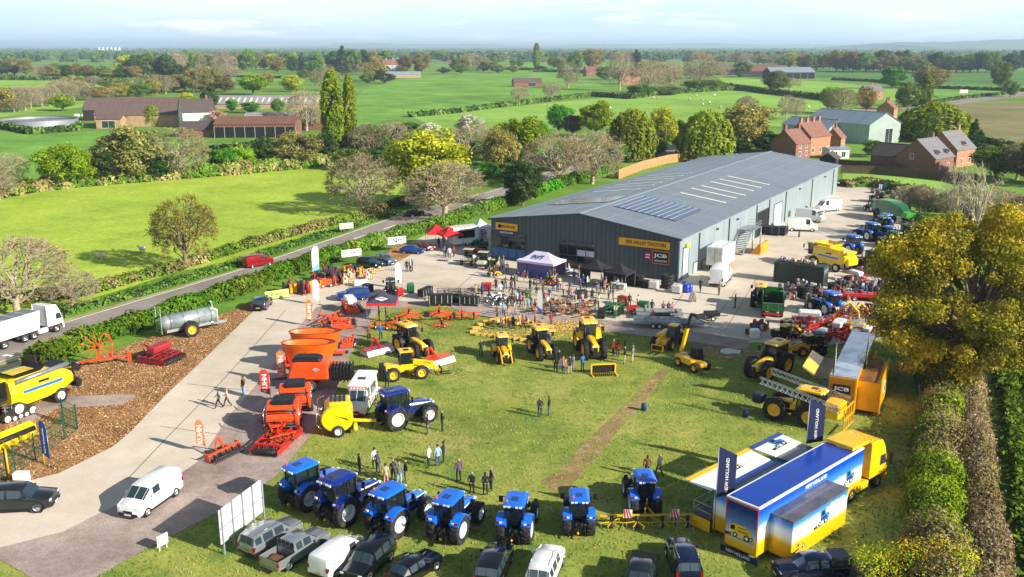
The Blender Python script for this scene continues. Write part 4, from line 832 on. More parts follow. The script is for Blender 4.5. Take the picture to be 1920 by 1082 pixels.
def plough_fn(col,n=5):
    def fn():
        ro=root('plough'); f=MB(); f.bar((1.5,.5,1.0),(-2.6,-.9,1.0),.16,.16,col); f.bar((1.5,-.45,.6),(1.5,.6,.6),.12,.12,col); f.bar((1.5,0,.6),(1.4,0,1.5),.1,.12,col); f.build('frame',ro); t=MB()
        for k in range(n):
            x=1.0-k*.8; y=.35-k*.28
            for s in(1,-1): t.bar((x,y,1.0),(x-.1,y,1.0-s*.8),.08,.14,col); t.add([(x+.2,y-.2,1.0-s*.85),(x-.35,y+.15,1.0-s*.8),(x-.45,y+.2,1.0-s*.4),(x+.05,y,1.0-s*.42)],[(0,1,2,3),(3,2,1,0)],STEEL if k%2 else WHT)
        t.build('mouldboards',ro); wheel(ro,-2.6,-.6,.35,.22,WHT); return ro
    return fn
def mower_fn(col,w=3.,skirt=WHT):
    def fn():
        ro=root('mower'); f=MB(); f.rbox(-.7,.5,-w/2,w/2,.35,.55,col,.06); f.bar((-.5,-.45,.5),(-.9,-.1,1.3),.1,.1,col); f.bar((-.5,.45,.5),(-.9,.1,1.3),.1,.1,col); f.bar((-.9,-.45,.5),(-.9,.45,.5),.1,.1,col); f.bar((-.85,0,1.25),(.2,0,.6),.1,.14,col); f.build('frame',ro)
        s=MB(); s.add([(.5,-w/2,.54),(.5,w/2,.54),(.78,w/2,.1),(.78,-w/2,.1)],[(0,1,2,3)],skirt); s.add([(.5,-w/2,.54),(.78,-w/2,.1),(-.7,-w/2,.1),(-.7,-w/2,.54)],[(0,1,2,3)],skirt); s.add([(.5,w/2,.54),(.78,w/2,.1),(-.7,w/2,.1),(-.7,w/2,.54)],[(0,1,2,3)],skirt); s.build('skirt',ro)
        d=MB(); [d.cyl((-.1,-w/2+.25+k*.45,.12),(-.1,-w/2+.25+k*.45,.35),.18,None,10,DARKST) for k in range(int(w/.45))]; d.build('cutting_discs',ro); return ro
    return fn
def tub_fn():
    ro=root('feed_mixer'); o=M('f06a08',.4,0,.08,1,'mixer_orange',.4); m=MB(); n=28
    def ring(a,b,z): return [(a*cos(t)+(.35 if cos(t)>.3 else 0),b*sin(t),z) for t in[2*pi*k/n for k in range(n)]]
    m.loft([ring(1.95,.85,.75),ring(2.1,.95,1.0),ring(2.55,1.2,2.9),ring(2.6,1.24,2.95),ring(2.6,1.24,3.05)],o,True,False); m.loft([ring(2.55,1.2,3.05),ring(2.48,1.15,2.9),ring(2.0,.85,1.1)],o,True,False); m.sheet([(x,y) for x,y,_ in ring(2.0,.85,1)],1.1,DARKST); m.build('tub',ro)
    r=MB(); r.loft([ring(2.6,1.24,3.05),ring(2.66,1.28,3.1),ring(2.6,1.24,3.16),ring(2.5,1.16,3.1),ring(2.55,1.2,3.05)],M('7a1c0c',.6,0,.1,1,'rim_red'),True,False); r.build('top_rim',ro)
    a=MB()
    for x in(-.95,1.1):
        for k in range(14): t=k*.5; rr=.75-.035*k; a.bar((x,0,1.15+k*.1),(x+rr*cos(t),rr*sin(t),1.15+k*.1),.18,.03,DARKST)
        a.cyl((x,0,1.1),(x,0,2.6),.2,.08,8,DARKST)
    a.build('mixing_auger',ro); c=MB(); c.box(-2.2,3.3,-.4,.4,.45,.72,ORG); c.box(2.6,3.6,-.3,.3,.4,.6,DARKST); c.box(-2.7,-2.2,-.9,.9,.5,1.6,ORG); c.build('chassis',ro)
    for s in(-1,1): wheel(ro,-.4,s*1.0,.5,.35,WHT)
    for x in(-1.3,0.,1.4):
        q=MB(); q.box(x-.02,x+.02,-1.2,-1.12,1.5,2.4,DARKST) if 0 else q.cyl((x,-1.18,2.35),(x,-1.2,2.4),.04,None,6,DARKST); q.build('bolt',ro)
    return ro
def baler_fn(col,square=False,front=DARKST):
    def fn():
        ro=root('round_baler' if not square else 'square_baler'); b=MB()
        if not square:
            pr=[(1.2*cos(a)*(1.12 if cos(a)<0 else 1)-.1,1.5+1.12*sin(a)) for a in[2*pi*k/20 for k in range(20)]]
            b.loft([[(x,y,z) for x,z in pr] if abs(y)<1.25 else [(x*.93,y,1.5+(z-1.5)*.93) for x,z in pr] for y in(-1.3,-1.2,1.2,1.3)],col,False); b.build('body',ro); t=MB(); t.rbox(-.8,.9,-.9,.9,2.35,2.75,BLK if col!=NHY else col,.1); [t.box(-.7+k*.35,-.5+k*.35,-.6,.6,2.74,2.85,DARKST) for k in range(4)]; t.build('top_panel',ro)
            p=MB()
            for s in(-1,1): p.add([(-.5,s*1.31,1.9),(.6,s*1.31,1.55),(.75,s*1.31,1.35),(0,s*1.31,1.7)],[(0,1,2,3),(3,2,1,0)],BLK)
            p.build('side_vent',ro)
            g=MB()
            for k in range(7): z=.8+k*.22; g.cyl((-1.38+.02*k,-1.15,z),(-1.38+.02*k,1.15,z),.09,None,6,DARKST)
            for s in(-1,1): g.tube([(-1.2,s*1.25,2.6),(-1.7,s*1.4,2.3),(-1.75,s*1.4,1.2),(-1.4,s*1.3,.8)],.04,CHR,5)
            g.build('tailgate',ro)
        else:
            b.rbox(-2.6,1.2,-1.1,1.1,.9,2.6,col,.2,0,.5,.1); b.build('body',ro); t=MB(); t.rbox(-2.0,.8,-.85,.85,2.55,3.0,BLK,.15,.3,.3,.15); t.build('top_panel',ro); g=MB(); g.rbox(-4.6,-2.6,-.9,.9,.9,1.9,BLK,.1); [g.box(-4.6+.3*k,-4.5+.3*k,-.95,.95,.8,2.1,DARKST) for k in range(7)]; g.build('bale_chamber',ro); 
            q=MB(); 
            for s in(-1,1): q.add([(-1.9,s*1.12,2.0),(-1.5,s*1.12,1.8),(-1.1,s*1.12,2.0),(-1.5,s*1.12,2.2)],[(0,1,2,3),(3,2,1,0)],WHT)
            q.build('logo',ro); letter('KUHN',WHT,ro,(-.2,-1.125,1.9),(1,0,0),(0,0,1),1.0)
        c=MB(); c.bar((.8,0,.9),(2.9,0,.7),.18,.2,col if not square else DARKST); c.box(-.9,1.1,-1.0,1.0,.45,.75,DARKST); c.cyl((2.6,0,.2),(2.6,0,.8),.06,None,6,DARKST); c.build('drawbar',ro)
        k=MB(); k.cyl((1.2,-1.0,.45),(1.2,1.0,.45),.2,None,8,col); [k.bar((1.2,-1+.2*i,.45),(1.45,-1+.2*i,.2),.02,.02,STEEL) for i in range(11)]; k.build('pickup_reel',ro)
        for s in(-1,1): wheel(ro,-.1 if not square else -1.0,s*1.25,.5,.42,WHT)
        return ro
    return fn
def tanker_fn():
    ro=root('slurry_tanker'); gv=M('a8b2b4',.35,.5,.2,1,'galvanised'); m=MB(); m.cyl((-2.6,0,1.75),(2.2,0,1.75),.82,None,20,gv); m.lathe([(.82,0),(.7,.15),(.4,.28),(.001,.32)],20,gv,(0,0,0)) if 0 else None
    m.ball((2.2,0,1.75),.8,gv,16,8); m.ball((-2.6,0,1.75),.8,gv,16,8); [m.cyl((x,0,1.75),(x+.06,0,1.75),.86,None,20,STEEL) for x in(-2.4,-1,.6,2.0)]; m.build('tank',ro)
    c=MB(); c.box(-2.8,2.4,-.35,.35,.7,1.0,gv); c.bar((2.2,0,.85),(4.0,0,.65),.3,.18,gv); c.box(2.2,2.9,-.8,.8,.8,.9,gv); c.build('chassis',ro)
    for s in(-1,1): wheel(ro,-.5,s*1.15,.82,.6,PLY,16); f=MB(); f.loft([[(-.5+.95*cos(a),s*.85,.85+.95*sin(a)),(-.5+.95*cos(a),s*1.45,.85+.95*sin(a)),(-.5+.92*cos(a),s*1.45,.82+.92*sin(a))] for a in[rad(v) for v in(20,55,90,125,160)]],BLK); f.build('mudguard',ro)
    p=MB(); p.tube([(2.6,.2,1.0),(2.6,.2,2.8),(2.4,.2,3.2)],.09,gv,6); p.tube([(2.9,-.3,.9),(2.9,-.3,2.2),(2.2,-.3,2.5)],.07,WHT,6); p.build('pipe',ro)
    b=MB(); gr=M('5fae6a',.5,0,.1,1,'dribble_bar_green')
    for k in range(9): b.bar((-3.4,-.6,.9+k*.3),(-3.4,.9,.9+k*.3),.05,.06,gr)
    for y in(-.5,.8): b.bar((-3.4,y,.7),(-3.4,y,3.5),.08,.08,gv)
    b.tube([(-3.3,0,.9),(-3.9,0,1.6),(-3.8,0,2.4),(-3.3,0,2.6)],.09,BLK,6); b.build('dribble_bar',ro); return ro
def sprayer_extra(ro):
    t=MB(); t.rbox(-2.3,-.9,-.95,.95,1.1,2.3,YEL,.15); t.build('spray_tank',ro); b=MB(); gv=M('b8bcc0',.35,.6,.15,2,'boom_silver')
    for s in(-1,1):
        for dz in(0,.45):
            for y in(0,.28): b.bar((-2.4,s*(1.15+y),1.9+dz),(3.9,s*(1.15+y),3.0+dz),.045,.045,gv)
        for k in range(16): x=-2.4+k*.4; z=1.9+k*.07; b.bar((x,s*1.15,z),(x+.4,s*1.15,z+.5),.03,.03,gv); b.bar((x,s*1.15,z+.45),(x+.2,s*1.43,z+.05),.03,.03,gv); b.bar((x,s*1.15,z),(x,s*1.43,z),.03,.03,gv)
    b.build('boom',ro); f=MB(); 
    for y in(-1.2,-.6,0,.6,1.2): f.bar((-2.7,y,.5),(-2.7,y,2.2),.07,.07,YEL)
    for z in(.5,1.3,2.2): f.bar((-2.7,-1.2,z),(-2.7,1.2,z),.07,.07,YEL)
    f.build('rear_frame',ro); q=MB(); q.rbox(3.9,4.8,-.5,.5,.9,1.7,M('1c2630',.5,0,.1,2),.12); q.build('front_tank',ro)
def atv_fn(col=M('b9b49a',.45,0,.15,2,'atv_cream'),cage=True):
    def fn():
        ro=root('utility_buggy'); b=MB(); b.rbox(.3,1.3,-.6,.6,.5,.95,col,.12,0,.2,.05); b.rbox(-1.3,-.3,-.62,.62,.6,.95,col,.08); b.box(-.3,.3,-.6,.6,.35,.5,BLK); b.build('body',ro)
        s=MB(); s.rbox(-.35,.1,-.5,.5,.5,.75,BLK,.05); s.rbox(-.4,-.25,-.5,.5,.7,1.2,BLK,.05); s.build('seat',ro)
        c=MB()
        if cage:
            for q in(-.58,.58): c.tube([(.75,q,.9),(.3,q,1.75),(-.45,q,1.75),(-.5,q,.8)],.03,BLK,5)
            c.tube([(.3,-.58,1.75),(.3,.58,1.75)],.03,BLK,5); c.tube([(-.45,-.58,1.75),(-.45,.58,1.75)],.03,BLK,5); c.add([(.73,-.55,.95),(.73,.55,.95),(.32,.55,1.7),(.32,-.55,1.7)],[(0,1,2,3)],CAB); c.build('roll_cage',ro); r=MB(); r.rbox(-.5,.4,-.6,.6,1.76,1.82,col,.02); r.build('roof',ro)
        else: c.tube([(.4,-.4,1.1),(.5,0,1.15),(.4,.4,1.1)],.03,BLK,5); c.tube([(.6,0,.7),(.48,0,1.15)],.04,BLK,5); c.build('handlebar',ro)
        for x in(-.9,.95):
            for q in(-1,1): wheel(ro,x,q*.62,.33,.26,DARKST,10)
        return ro
    return fn
def bike_fn(col):
    def fn():
        ro=root('motorbike'); 
        f=MB(); f.tube([(.45,0,.75),(-.1,0,.5),(-.45,0,.75),(.4,0,.8)],.035,col,5); f.rbox(-.1,.35,-.14,.14,.7,.95,col,.05); f.rbox(-.7,-.05,-.12,.12,.78,.88,BLK,.03); f.rbox(-.2,.25,-.16,.16,.3,.6,STEEL,.05); f.build('frame',ro)
        h=MB(); h.tube([(.68,0,.32),(.45,0,1.0)],.035,CHR,5); h.tube([(.42,-.35,1.05),(.45,0,1.02),(.42,.35,1.05)],.02,BLK,5); h.build('handlebar',ro)
        for x in(-.65,.68):
            k=('bike',); 
            if k not in WC: a,b=tyre_rim(.33,.12,CHR,0,.75); WC[k]=(a.mesh('tyre'),b.mesh('rim'))
            o=bpy.data.objects.new('wheel',WC[k][0]); COL.objects.link(o); o.parent=ro; o.location=(x,0,.33); q=bpy.data.objects.new('rim',WC[k][1]); COL.objects.link(q); q.parent=o
        ro.rotation_euler.x=.1; return ro
    return fn
WOOD=M('9a6232',.75,0,.25,3,'picnic_wood'); STRAW=M('cfae54',.95,0,.3,6,'straw',dirt=(.22,.15,.04)); PALLET=M('b8935c',.85,0,.25,3,'pallet_wood')
def picnic_fn():
    ro=root('picnic_bench'); 
    t=MB(); [t.box(-.9,.9,-.36+k*.15,-.23+k*.15,.72,.76,WOOD) for k in range(5)]; t.build('table_top',ro)
    for s in(-1,1): b=MB(); [b.box(-.9,.9,s*.7-.12+q,s*.7+q,.42,.46,WOOD) for q in(0,.13)]; b.build('seat',ro)
    for x in(-.65,.65): l=MB(); l.bar((x,-.6,0),(x,-.25,.72),.08,.05,WOOD); l.bar((x,.6,0),(x,.25,.72),.08,.05,WOOD); l.bar((x,-.75,.39),(x,.75,.39),.05,.09,WOOD); l.build('leg',ro)
    return ro
def bale_fn(name='straw_bale'):
    def fn():
        m=MB(); N_=6; m.rbox(-.5,.5,-.24,.24,0,.38,STRAW,.05); tw=M('d86a2a',.8,0,.1,1,'baler_twine')
        for y in(-.1,.1): m.box(-.515,.515,y-.008,y+.008,-.0,.387,tw)
        o=m.build(name); return o
    return fn
def tyre_stack_fn(n,r=.8,w=.4):
    def fn():
        m=MB(); 
        for k in range(n):
            ox,oy=RN.uniform(-.06,.06),RN.uniform(-.06,.06); z=k*w; m.lathe([(r*.55,.02),(r*.85,0),(r,.08),(r,w-.08),(r*.85,w),(r*.55,w-.02),(r*.5,w*.5),(r*.55,.02)],20,RUB,(ox,oy,z),axis='Z')
            for q in range(18): a=2*pi*q/18; m.box(ox+r*.99*cos(a)-.03,ox+r*.99*cos(a)+.03,oy+r*.99*sin(a)-.03,oy+r*.99*sin(a)+.03,z+.06,z+w-.06,RUB)
        return m.build('tyre_stack')
    return fn
def ibc_fn(c=WHT):
    def fn():
        ro=root('tote_tank'); m=MB(); m.rbox(-.48,.48,-.58,.58,.15,1.12,c,.08); m.cyl((0,0,1.12),(0,0,1.18),.1,None,10,RED); m.build('tank',ro); p=MB(); p.box(-.5,.5,-.6,.6,0,.04,PALLET); [p.box(-.5,.5,y-.06,y+.06,.04,.14,PALLET) for y in(-.5,0,.5)]; p.build('pallet',ro); g=MB()
        for z in(.2,.5,.8,1.1): g.tube([(-.51,-.61,z),(.51,-.61,z),(.51,.61,z),(-.51,.61,z),(-.51,-.61,z)],.012,STEEL,4)
        for q in(-.51,-.17,.17,.51): g.tube([(q,-.61,.1),(q,-.61,1.13)],.012,STEEL,4); g.tube([(q,.61,.1),(q,.61,1.13)],.012,STEEL,4)
        g.build('cage',ro); return ro
    return fn
def drum_fn(c):
    def fn(): m=MB(); m.lathe([(.001,0),(.28,0),(.29,.05),(.29,.28),(.305,.3),(.29,.32),(.29,.58),(.305,.6),(.29,.62),(.29,.85),(.27,.88),(.001,.87)],14,c,axis='Z'); m.cyl((.15,0,.87),(.15,0,.9),.04,None,6,BLK); return m.build('plastic_drum')
    return fn
def wheelie_fn(c):
    def fn():
        ro=root('wheeled_bin'); m=MB(); m.rbox(-.28,.28,-.24,.24,.06,.95,c,.04,-.04,-.04,-.03); m.build('bin_body',ro); l=MB(); l.rbox(-.33,.33,-.29,.29,.95,1.03,c,.03); l.build('lid',ro); w=MB(); w.cyl((-.25,-.27,.1),(-.25,.27,.1),.1,None,8,RUB); w.build('wheels',ro); return ro
    return fn
def table_fn(cloth,w=1.8,items=None,d=.75):
    def fn():
        ro=root('trestle_table'); m=MB(); m.box(-w/2,w/2,-d/2,d/2,.7,.74,cloth); m.box(-w/2-.01,-w/2+.01,-d/2,d/2,.15,.7,cloth); m.box(w/2-.01,w/2+.01,-d/2,d/2,.15,.7,cloth); m.box(-w/2,w/2,-d/2-.01,-d/2+.01,.15,.7,cloth); m.build('tablecloth_top',ro)
        for x in(-w/2+.1,w/2-.1):
            for y in(-d/2+.06,d/2-.06): l=MB(); l.cyl((x,y,0),(x,y,.7),.02,None,5,STEEL); l.build('leg',ro)
        return ro
    return fn
def crate_goods(name,seed,cols,w=1.2,d=1.,h=.9,pal=True):
    """a pallet or frame carrying a small load of boxes, reels and cans"""
    def fn():
        r=random.Random(seed); ro=root(name); p=MB(); [p.box(-w/2,w/2,y-.05,y+.05,.1,.13,PALLET) for y in np.linspace(-d/2+.05,d/2-.05,6)]; [p.box(x-.05,x+.05,-d/2,d/2,0,.1,PALLET) for x in(-w/2+.06,0,w/2-.06)]; p.build('pallet',ro)
        z=.13; g=MB(); x=-w/2+.05
        while x<w/2-.15:
            bw=r.uniform(.18,.4); y=-d/2+.05
            while y<d/2-.15:
                bd=r.uniform(.18,.45); bh=r.uniform(.25,1)*h; c=M(r.choice(cols),.6,0,.2,4); x1=min(x+bw,w/2)-.02; y1=min(y+bd,d/2)-.02
                if r.random()<.3: g.cyl(((x+x1)/2,(y+y1)/2,z),((x+x1)/2,(y+y1)/2,z+bh),min(x1-x,y1-y)/2,None,9,c)
                else: g.rbox(x,x1,y,y1,z,z+bh,c,.03)
                y+=bd
            x+=bw
        g.build('goods',ro); return ro
    return fn
def gate_fn(w=3.,h=1.2,c=BLK,n=5):
    def fn():
        ro=root('metal_gate'); m=MB(); [m.bar((-w/2,0,.15+k*(h-.15)/(n-1)),(w/2,0,.15+k*(h-.15)/(n-1)),.04,.04,c) for k in range(n)]; [m.bar((x,0,0),(x,0,h),.05,.05,c) for x in(-w/2,0,w/2)]; [m.bar((x-.3,0.02,.02),(x+.3,.02,.02),.4,.03,c) for x in(-w/2,w/2)]; m.build('rails',ro); return ro
    return fn
def crush_fn(c,w=1.3,l=2.2,h=1.7):
    def fn():
        ro=root('livestock_pen'); m=MB()
        for s in(-1,1):
            for k in range(5): m.bar((-l/2,s*w/2,.2+k*(h-.25)/4),(l/2,s*w/2,.2+k*(h-.25)/4),.05,.05,c)
            for x in(-l/2,0,l/2): m.bar((x,s*w/2,0),(x,s*w/2,h),.07,.07,c)
        for x in(-l/2,l/2): m.bar((x,-w/2,h),(x,w/2,h),.07,.07,c); m.bar((x,-w/2,.05),(x,w/2,.05),.07,.07,c)
        m.build('side_rails',ro); p=MB(); p.box(-l*.3,l*.45,-w/2-.05,-w/2-.03,.1,h*.7,BLK); p.build('sheet_panel',ro); return ro
    return fn
def bucket_fn(c,w=2.1):
    def fn():
        ro=root('loader_bucket'); pr=[(0,0),(.9,0),(1.0,.06),(.35,.15),(.12,.55),(.15,.95),(0,1.0),(-.08,.5)]; m=MB(); m.prism(pr,-w/2,w/2,c); [m.prism([(0,0),(.95,0),(.2,1.0),(0,1.0)],s*w/2-.03,s*w/2+.03,c) for s in(-1,1)]; m.build('shell',ro); t=MB(); [t.box(.95,1.1,y-.04,y+.04,0,.06,STEEL) for y in np.linspace(-w/2+.1,w/2-.1,8)]; t.build('cutting_teeth',ro); return ro
    return fn
def aboard_fn():
    ro=root('pavement_sign'); 
    for s in(-1,1): m=MB(); m.add([(s*.3,-.3,0),(s*.3,.3,0),(s*.05,.3,1.0),(s*.05,-.3,1.0)],[(0,1,2,3)],WHT); m.bar((s*.3,-.3,0),(s*.04,-.3,1.0),.03,.03,DARKST); m.bar((s*.3,.3,0),(s*.04,.3,1.0),.03,.03,DARKST); m.build('board',ro)
    return ro
def generator_fn(c): 
    def fn(): ro=root('machine_box'); m=MB(); m.rbox(-.6,.6,-.4,.4,.15,.95,c,.06); m.box(-.6,.6,-.35,.35,.05,.15,BLK); m.build('housing',ro); v=MB(); [v.box(-.45+k*.12,-.4+k*.12,-.41,-.4,.35,.8,BLK) for k in range(7)]; v.build('vents',ro); return ro
    return fn
def grain_trailer_fn(c):
    def fn():
        ro=root('grain_trailer'); m=MB(); L0,L1,w=-2.8,2.4,1.2
        for s in(-1,1): m.box(L0,L1,s*w-.04,s*w+.04,1.0,2.7,c); [m.box(x-.04,x+.04,s*(w+.03)-.04,s*(w+.03)+.04,.95,2.75,c) for x in(L0+.04,-1.5,-.2,1.1,L1-.04)]
        m.box(L1-.04,L1+.04,-w,w,1.0,2.7,c); m.box(L0,L1,-w,w,.95,1.05,DARKST); m.build('body',ro); t=MB(); t.box(L0-.08,L0,-w,w,1.0,2.0,c); t.box(L0-.1,L0-.06,-w,w,1.96,2.04,STEEL); [t.bar((L0-.1,s*.6,.6),(L0-.1,s*.6,1.9),.06,.05,STEEL) for s in(-1,1)]; t.build('tailgate',ro)
        k=MB(); k.box(L0,3.2,-.45,.45,.6,.9,c); k.bar((3.1,0,.75),(4.2,0,.6),.2,.18,c); k.box(L0-.15,L0-.1,-1.1,1.1,.55,.8,RED); k.build('chassis',ro); r=MB(); [r.tube([(L0+.1,s*1.2,2.7),(L0+.1,s*1.2,3.5)],.035,c,5) for s in(-1,1)]; r.tube([(L0+.1,-1.2,3.5),(L0+.1,1.2,3.5)],.035,c,5); r.build('roll_bar',ro)
        for x in(-1.6,-.4):
            for s in(-1,1): wheel(ro,x,s*1.05,.5,.4,WHT)
        return ro
    return fn
def container_fn():
    ro=root('shipping_container'); c=clad_mat('container_green','24382c',.5,.28,'X',.8,0,.5); m=MB(); m.box(-3.05,3.05,-1.2,1.2,.15,2.55,c); m.build('body',ro); e=MB()
    for x in(-3.05,3.05):
        for y in(-1.2,1.2): e.box(x-.09,x+.09,y-.09,y+.09,.1,2.62,GRN if 0 else M('2c4434',.5,0,.2,2,'container_frame'))
    f=M('2c4434',.5,0,.2,2,'container_frame'); [e.box(-2.96,2.96,y-.07,y+.07,z,z+.14,f) for y in(-1.2,1.2) for z in(.1,2.5)]; [e.box(x-.07,x+.07,-1.1,1.1,z,z+.14,f) for x in(-3.05,3.05) for z in(.1,2.5)]; e.build('frame',ro); d=MB(); [d.tube([(3.12,y,.3),(3.12,y,2.4)],.03,STEEL,5) for y in(-.8,-.3,.3,.8)]; d.build('lock_rods',ro); return ro
# ---------------------------------------------------------------- ground and roads
GR=ground_mat('pasture_grass',['4a6620','688c30','8aac46'],(.012,.08,1.6))
FBR=ground_mat('bright_pasture',['7e982e','a0b63c','b6c64c'],(.03,.2,1.1),bs=.25)
SHOW=ground_mat('show_field_grass',['5c7030','8a9440','aca65a'],(.08,.5,3.2),bs=.6,patch=[(.3,.56,.7,'527632'),(.1,.56,.7,'a49c5a')])
MIDF=ground_mat('mid_field',['567c28','6e9a36','88b04a'],(.015,.06,.9),bs=.2)
DKF=ground_mat('dark_field',['3e6426','517c32','689444'],(.01,.05,.7),bs=.2)
LTF=ground_mat('light_field',['6c9232','88ae44','9cbe58'],(.015,.08,.9),bs=.2)
PLF=ground_mat('ploughed_field',['6c6a3e','807a4e','968a60'],(.02,.12,.9),bs=.3)
CROPG=ground_mat('crop_ground',['2c3a14','42561e','5c7030'],(.1,.6,2.),bs=.5)
CONC=ground_mat('concrete',['b2a492','ccbfac','dacfbf'],(.05,.22,5.),.85,.08,.02,patch=[(.1,.55,.85,'a49686'),(.4,.72,.77,'94867a')],ct=.28)
TARM=ground_mat('asphalt',['7c746c','90877e','a49a90'],(.08,.5,9.),.9,.3,.01,ct=.4)
GRAV=ground_mat('gravel',['85766c','a4938a','bcaca2'],(.15,.9,7.),.95,.6,.03,patch=[(.25,.66,.74,'7a6858')])
CHIP=ground_mat('wood_chips',['7e5a3a','ac8254','c8a070'],(.25,1.3,6.),.95,.9,.05)
DIRT=ground_mat('bare_earth',['84684a','a98a64','bfa27a'],(.2,.9,5.),.95,.6,.04,holes=(1.1,.41,.56))
TANV=ground_mat('dry_verge',['8a8058','a39a6c','b8ae82'],(.2,.9,4.),.95,.5,.04)
YRAPE=ground_mat('rapeseed_field',['b0a010','cdb914','d8c828'],(.01,.1,1.),bs=.2)
mb=MB(); mb.at(); n=40
mb.add([(-32000,-400,0),(32000,-400,0),(32000,32000,0),(-32000,32000,0)],[(0,1,2,3)],GR); struct('ground',mb)
def px_sheet(name,pts,z,mat,slab=None):
    m=MB(); m.sheet([(G(*p).x,G(*p).y) for p in pts],z,mat); return struct(name,m)
def smooth(pts,k=3):
    for _ in range(k):
        q=[pts[0]]
        for a,b in zip(pts,pts[1:]): q+=[a*.75+b*.25,a*.25+b*.75]
        pts=q+[pts[-1]]
    return pts
# fields
px_sheet('field',[(-260,420),(-90,380),(0,374),(100,355),(300,335),(560,313),(736,304),(765,340),(720,392),(640,430),(560,455),(420,495),(330,510),(240,540),(120,575),(0,602),(-260,660)],.02,FBR)
for nm,pts,z,m in (
 ('field',[(0,252),(60,248),(150,243),(205,246),(330,262),(420,272),(560,262),(600,270),(600,296),(380,318),(120,340),(0,345),(-300,360),(-300,262)],.02,MIDF),
 ('field',[(0,147),(60,147),(170,152),(210,160),(170,172),(40,172),(0,173),(-200,174),(-200,148)],.06,LTF),
 ('field',[(150,188),(210,178),(262,178),(240,190),(0,220),(-200,232),(-200,212),(0,205)],.06,LTF),
 ('field',[(380,146),(470,138),(570,140),(560,158),(430,152)],.06,MIDF),
 ('field',[(668,240),(668,180),(690,164),(760,148),(860,136),(940,131),(1050,132),(1080,140),(1130,160),(1150,178),(1000,192),(870,204),(770,216)],.06,MIDF),
 ('field',[(770,219),(900,206),(1000,196),(1150,182),(1200,176),(1380,170),(1520,182),(1600,195),(1640,215),(1500,238),(1300,235),(900,245),(820,240)],.06,LTF),
 ('field',[(1340,142),(1420,146),(1520,152),(1580,156),(1680,168),(1760,182),(1740,190),(1600,188),(1440,172),(1360,158)],.06,LTF),
 ('field',[(1480,128),(1600,126),(1700,132),(1920,134),(2300,136),(2300,160),(1920,160),(1700,158),(1600,150),(1480,140)],.06,DKF),
 ('field',[(1690,166),(1920,162),(2300,160),(2300,176),(1920,176),(1860,180),(1800,186),(1740,182)],.06,MIDF),
 ('field',[(1790,196),(1920,190),(2300,186),(2300,300),(1960,292),(1860,258),(1800,222)],.06,PLF),
 ('field',[(0,118),(90,121),(180,124),(120,132),(0,134),(-200,134),(-200,118)],.1,DKF),
 ('field',[(990,110),(1160,112),(1160,124),(1000,128),(960,118)],.1,MIDF),
 ('field',[(1500,112),(1640,112),(1660,120),(1500,124)],.1,LTF),
 ('field',[(1885,119),(2000,119),(2000,124),(1885,124)],.12,YRAPE),
 ('field',[(820,113),(860,113),(866,119),(815,119)],.12,PLF)): px_sheet(nm,pts,z,m)
# far vale: patchwork of field sheets fading into the haze
VP=[GR,MIDF,LTF,DKF,PLF,GR]
rr=random.Random(3); mbs=[MB() for _ in range(4)]
for i in range(150):
    y=rr.uniform(2600,15000); x=rr.uniform(-1,1)*y*.75; w=rr.uniform(120,520); d=rr.uniform(150,700); a=rr.uniform(-.4,.4)
    q=[(x+cos(a)*sx*w-sin(a)*sy*d,y+sin(a)*sx*w+cos(a)*sy*d) for sx,sy in((-1,-1),(1,-1),(1,1),(-1,1))]
    mbs[i%4].sheet(q,.15+.02*(i+1),[MIDF,LTF,DKF,PLF][i%4])
for m in mbs: struct('distant_fields',m)
# show ground grass, crop field
px_sheet('show_field',[(-60,1400),(-60,1060),(0,1050),(60,1082),(150,1100),(250,1044),(310,1012),(430,952),(513,898),(545,863),(580,820),(640,720),(655,669),(676,637),(712,578),(760,576),(830,572),(900,590),(1000,605),(1150,622),(1240,632),(1400,655),(1560,650),(1700,620),(1760,600),(1800,760),(1860,1082),(2000,1500)],.02,SHOW)
px_sheet('crop_field',[(1838,640),(1900,600),(2100,560),(2700,700),(2600,1500),(1985,1500),(1890,1082),(1860,900)],.025,CROPG)
px_sheet('dirt_path',[(1238,690),(1258,692),(1222,737),(1184,782),(1134,838),(1090,890),(1064,920),(1018,920),(1014,903),(1048,880),(1096,830),(1150,780),(1192,738)],.026,DIRT)
px_sheet('mud_patch',[(1325,645),(1400,650),(1440,665),(1420,680),(1370,676),(1330,668),(1300,655)],.027,DIRT)
def inpoly(px,py,P):
    c=False
    for (a,b),(d,e) in zip(P,P[1:]+P[:1]):
        if (b>py)!=(e>py) and px<(d-a)*(py-b)/(e-b)+a: c=not c
    return c
SFP=[(p.x,p.y) for p in (G(*q) for q in [(-60,1400),(-60,1060),(0,1050),(60,1082),(150,1100),(250,1044),(310,1012),(430,952),(513,898),(545,863),(580,820),(640,720),(655,669),(676,637),(712,578),(760,576),(830,572),(900,590),(1000,605),(1150,622),(1240,632),(1400,655),(1560,650),(1700,620),(1760,600),(1800,760),(1860,1082),(1900,1300)])]
PUD=G(1370,660); TRK=[(p.x,p.y) for p in (G(*q) for q in [(1232,690),(1262,692),(1228,737),(1190,782),(1140,838),(1094,890),(1064,922),(1012,922),(1004,905),(1040,880),(1088,830),(1142,780),(1184,738)])]
rg=np.random.RandomState(12); cc=[]; P=[]
for k in range(1500): cc.append((rg.uniform(-30,42),rg.uniform(42,108),rg.uniform(.4,2.2)))
for k in range(64000):
    if k%3: c=cc[rg.randint(1500)]; x,y=c[0]+rg.normal()*c[2],c[1]+rg.normal()*c[2]
    else: x,y=rg.uniform(-30,42),rg.uniform(42,108)
    if math.hypot(x-PUD.x,y-PUD.y)<3.6 or (k%5 and inpoly(x,y,TRK)): continue
    if inpoly(x,y,SFP): P.append((x,y,.03))
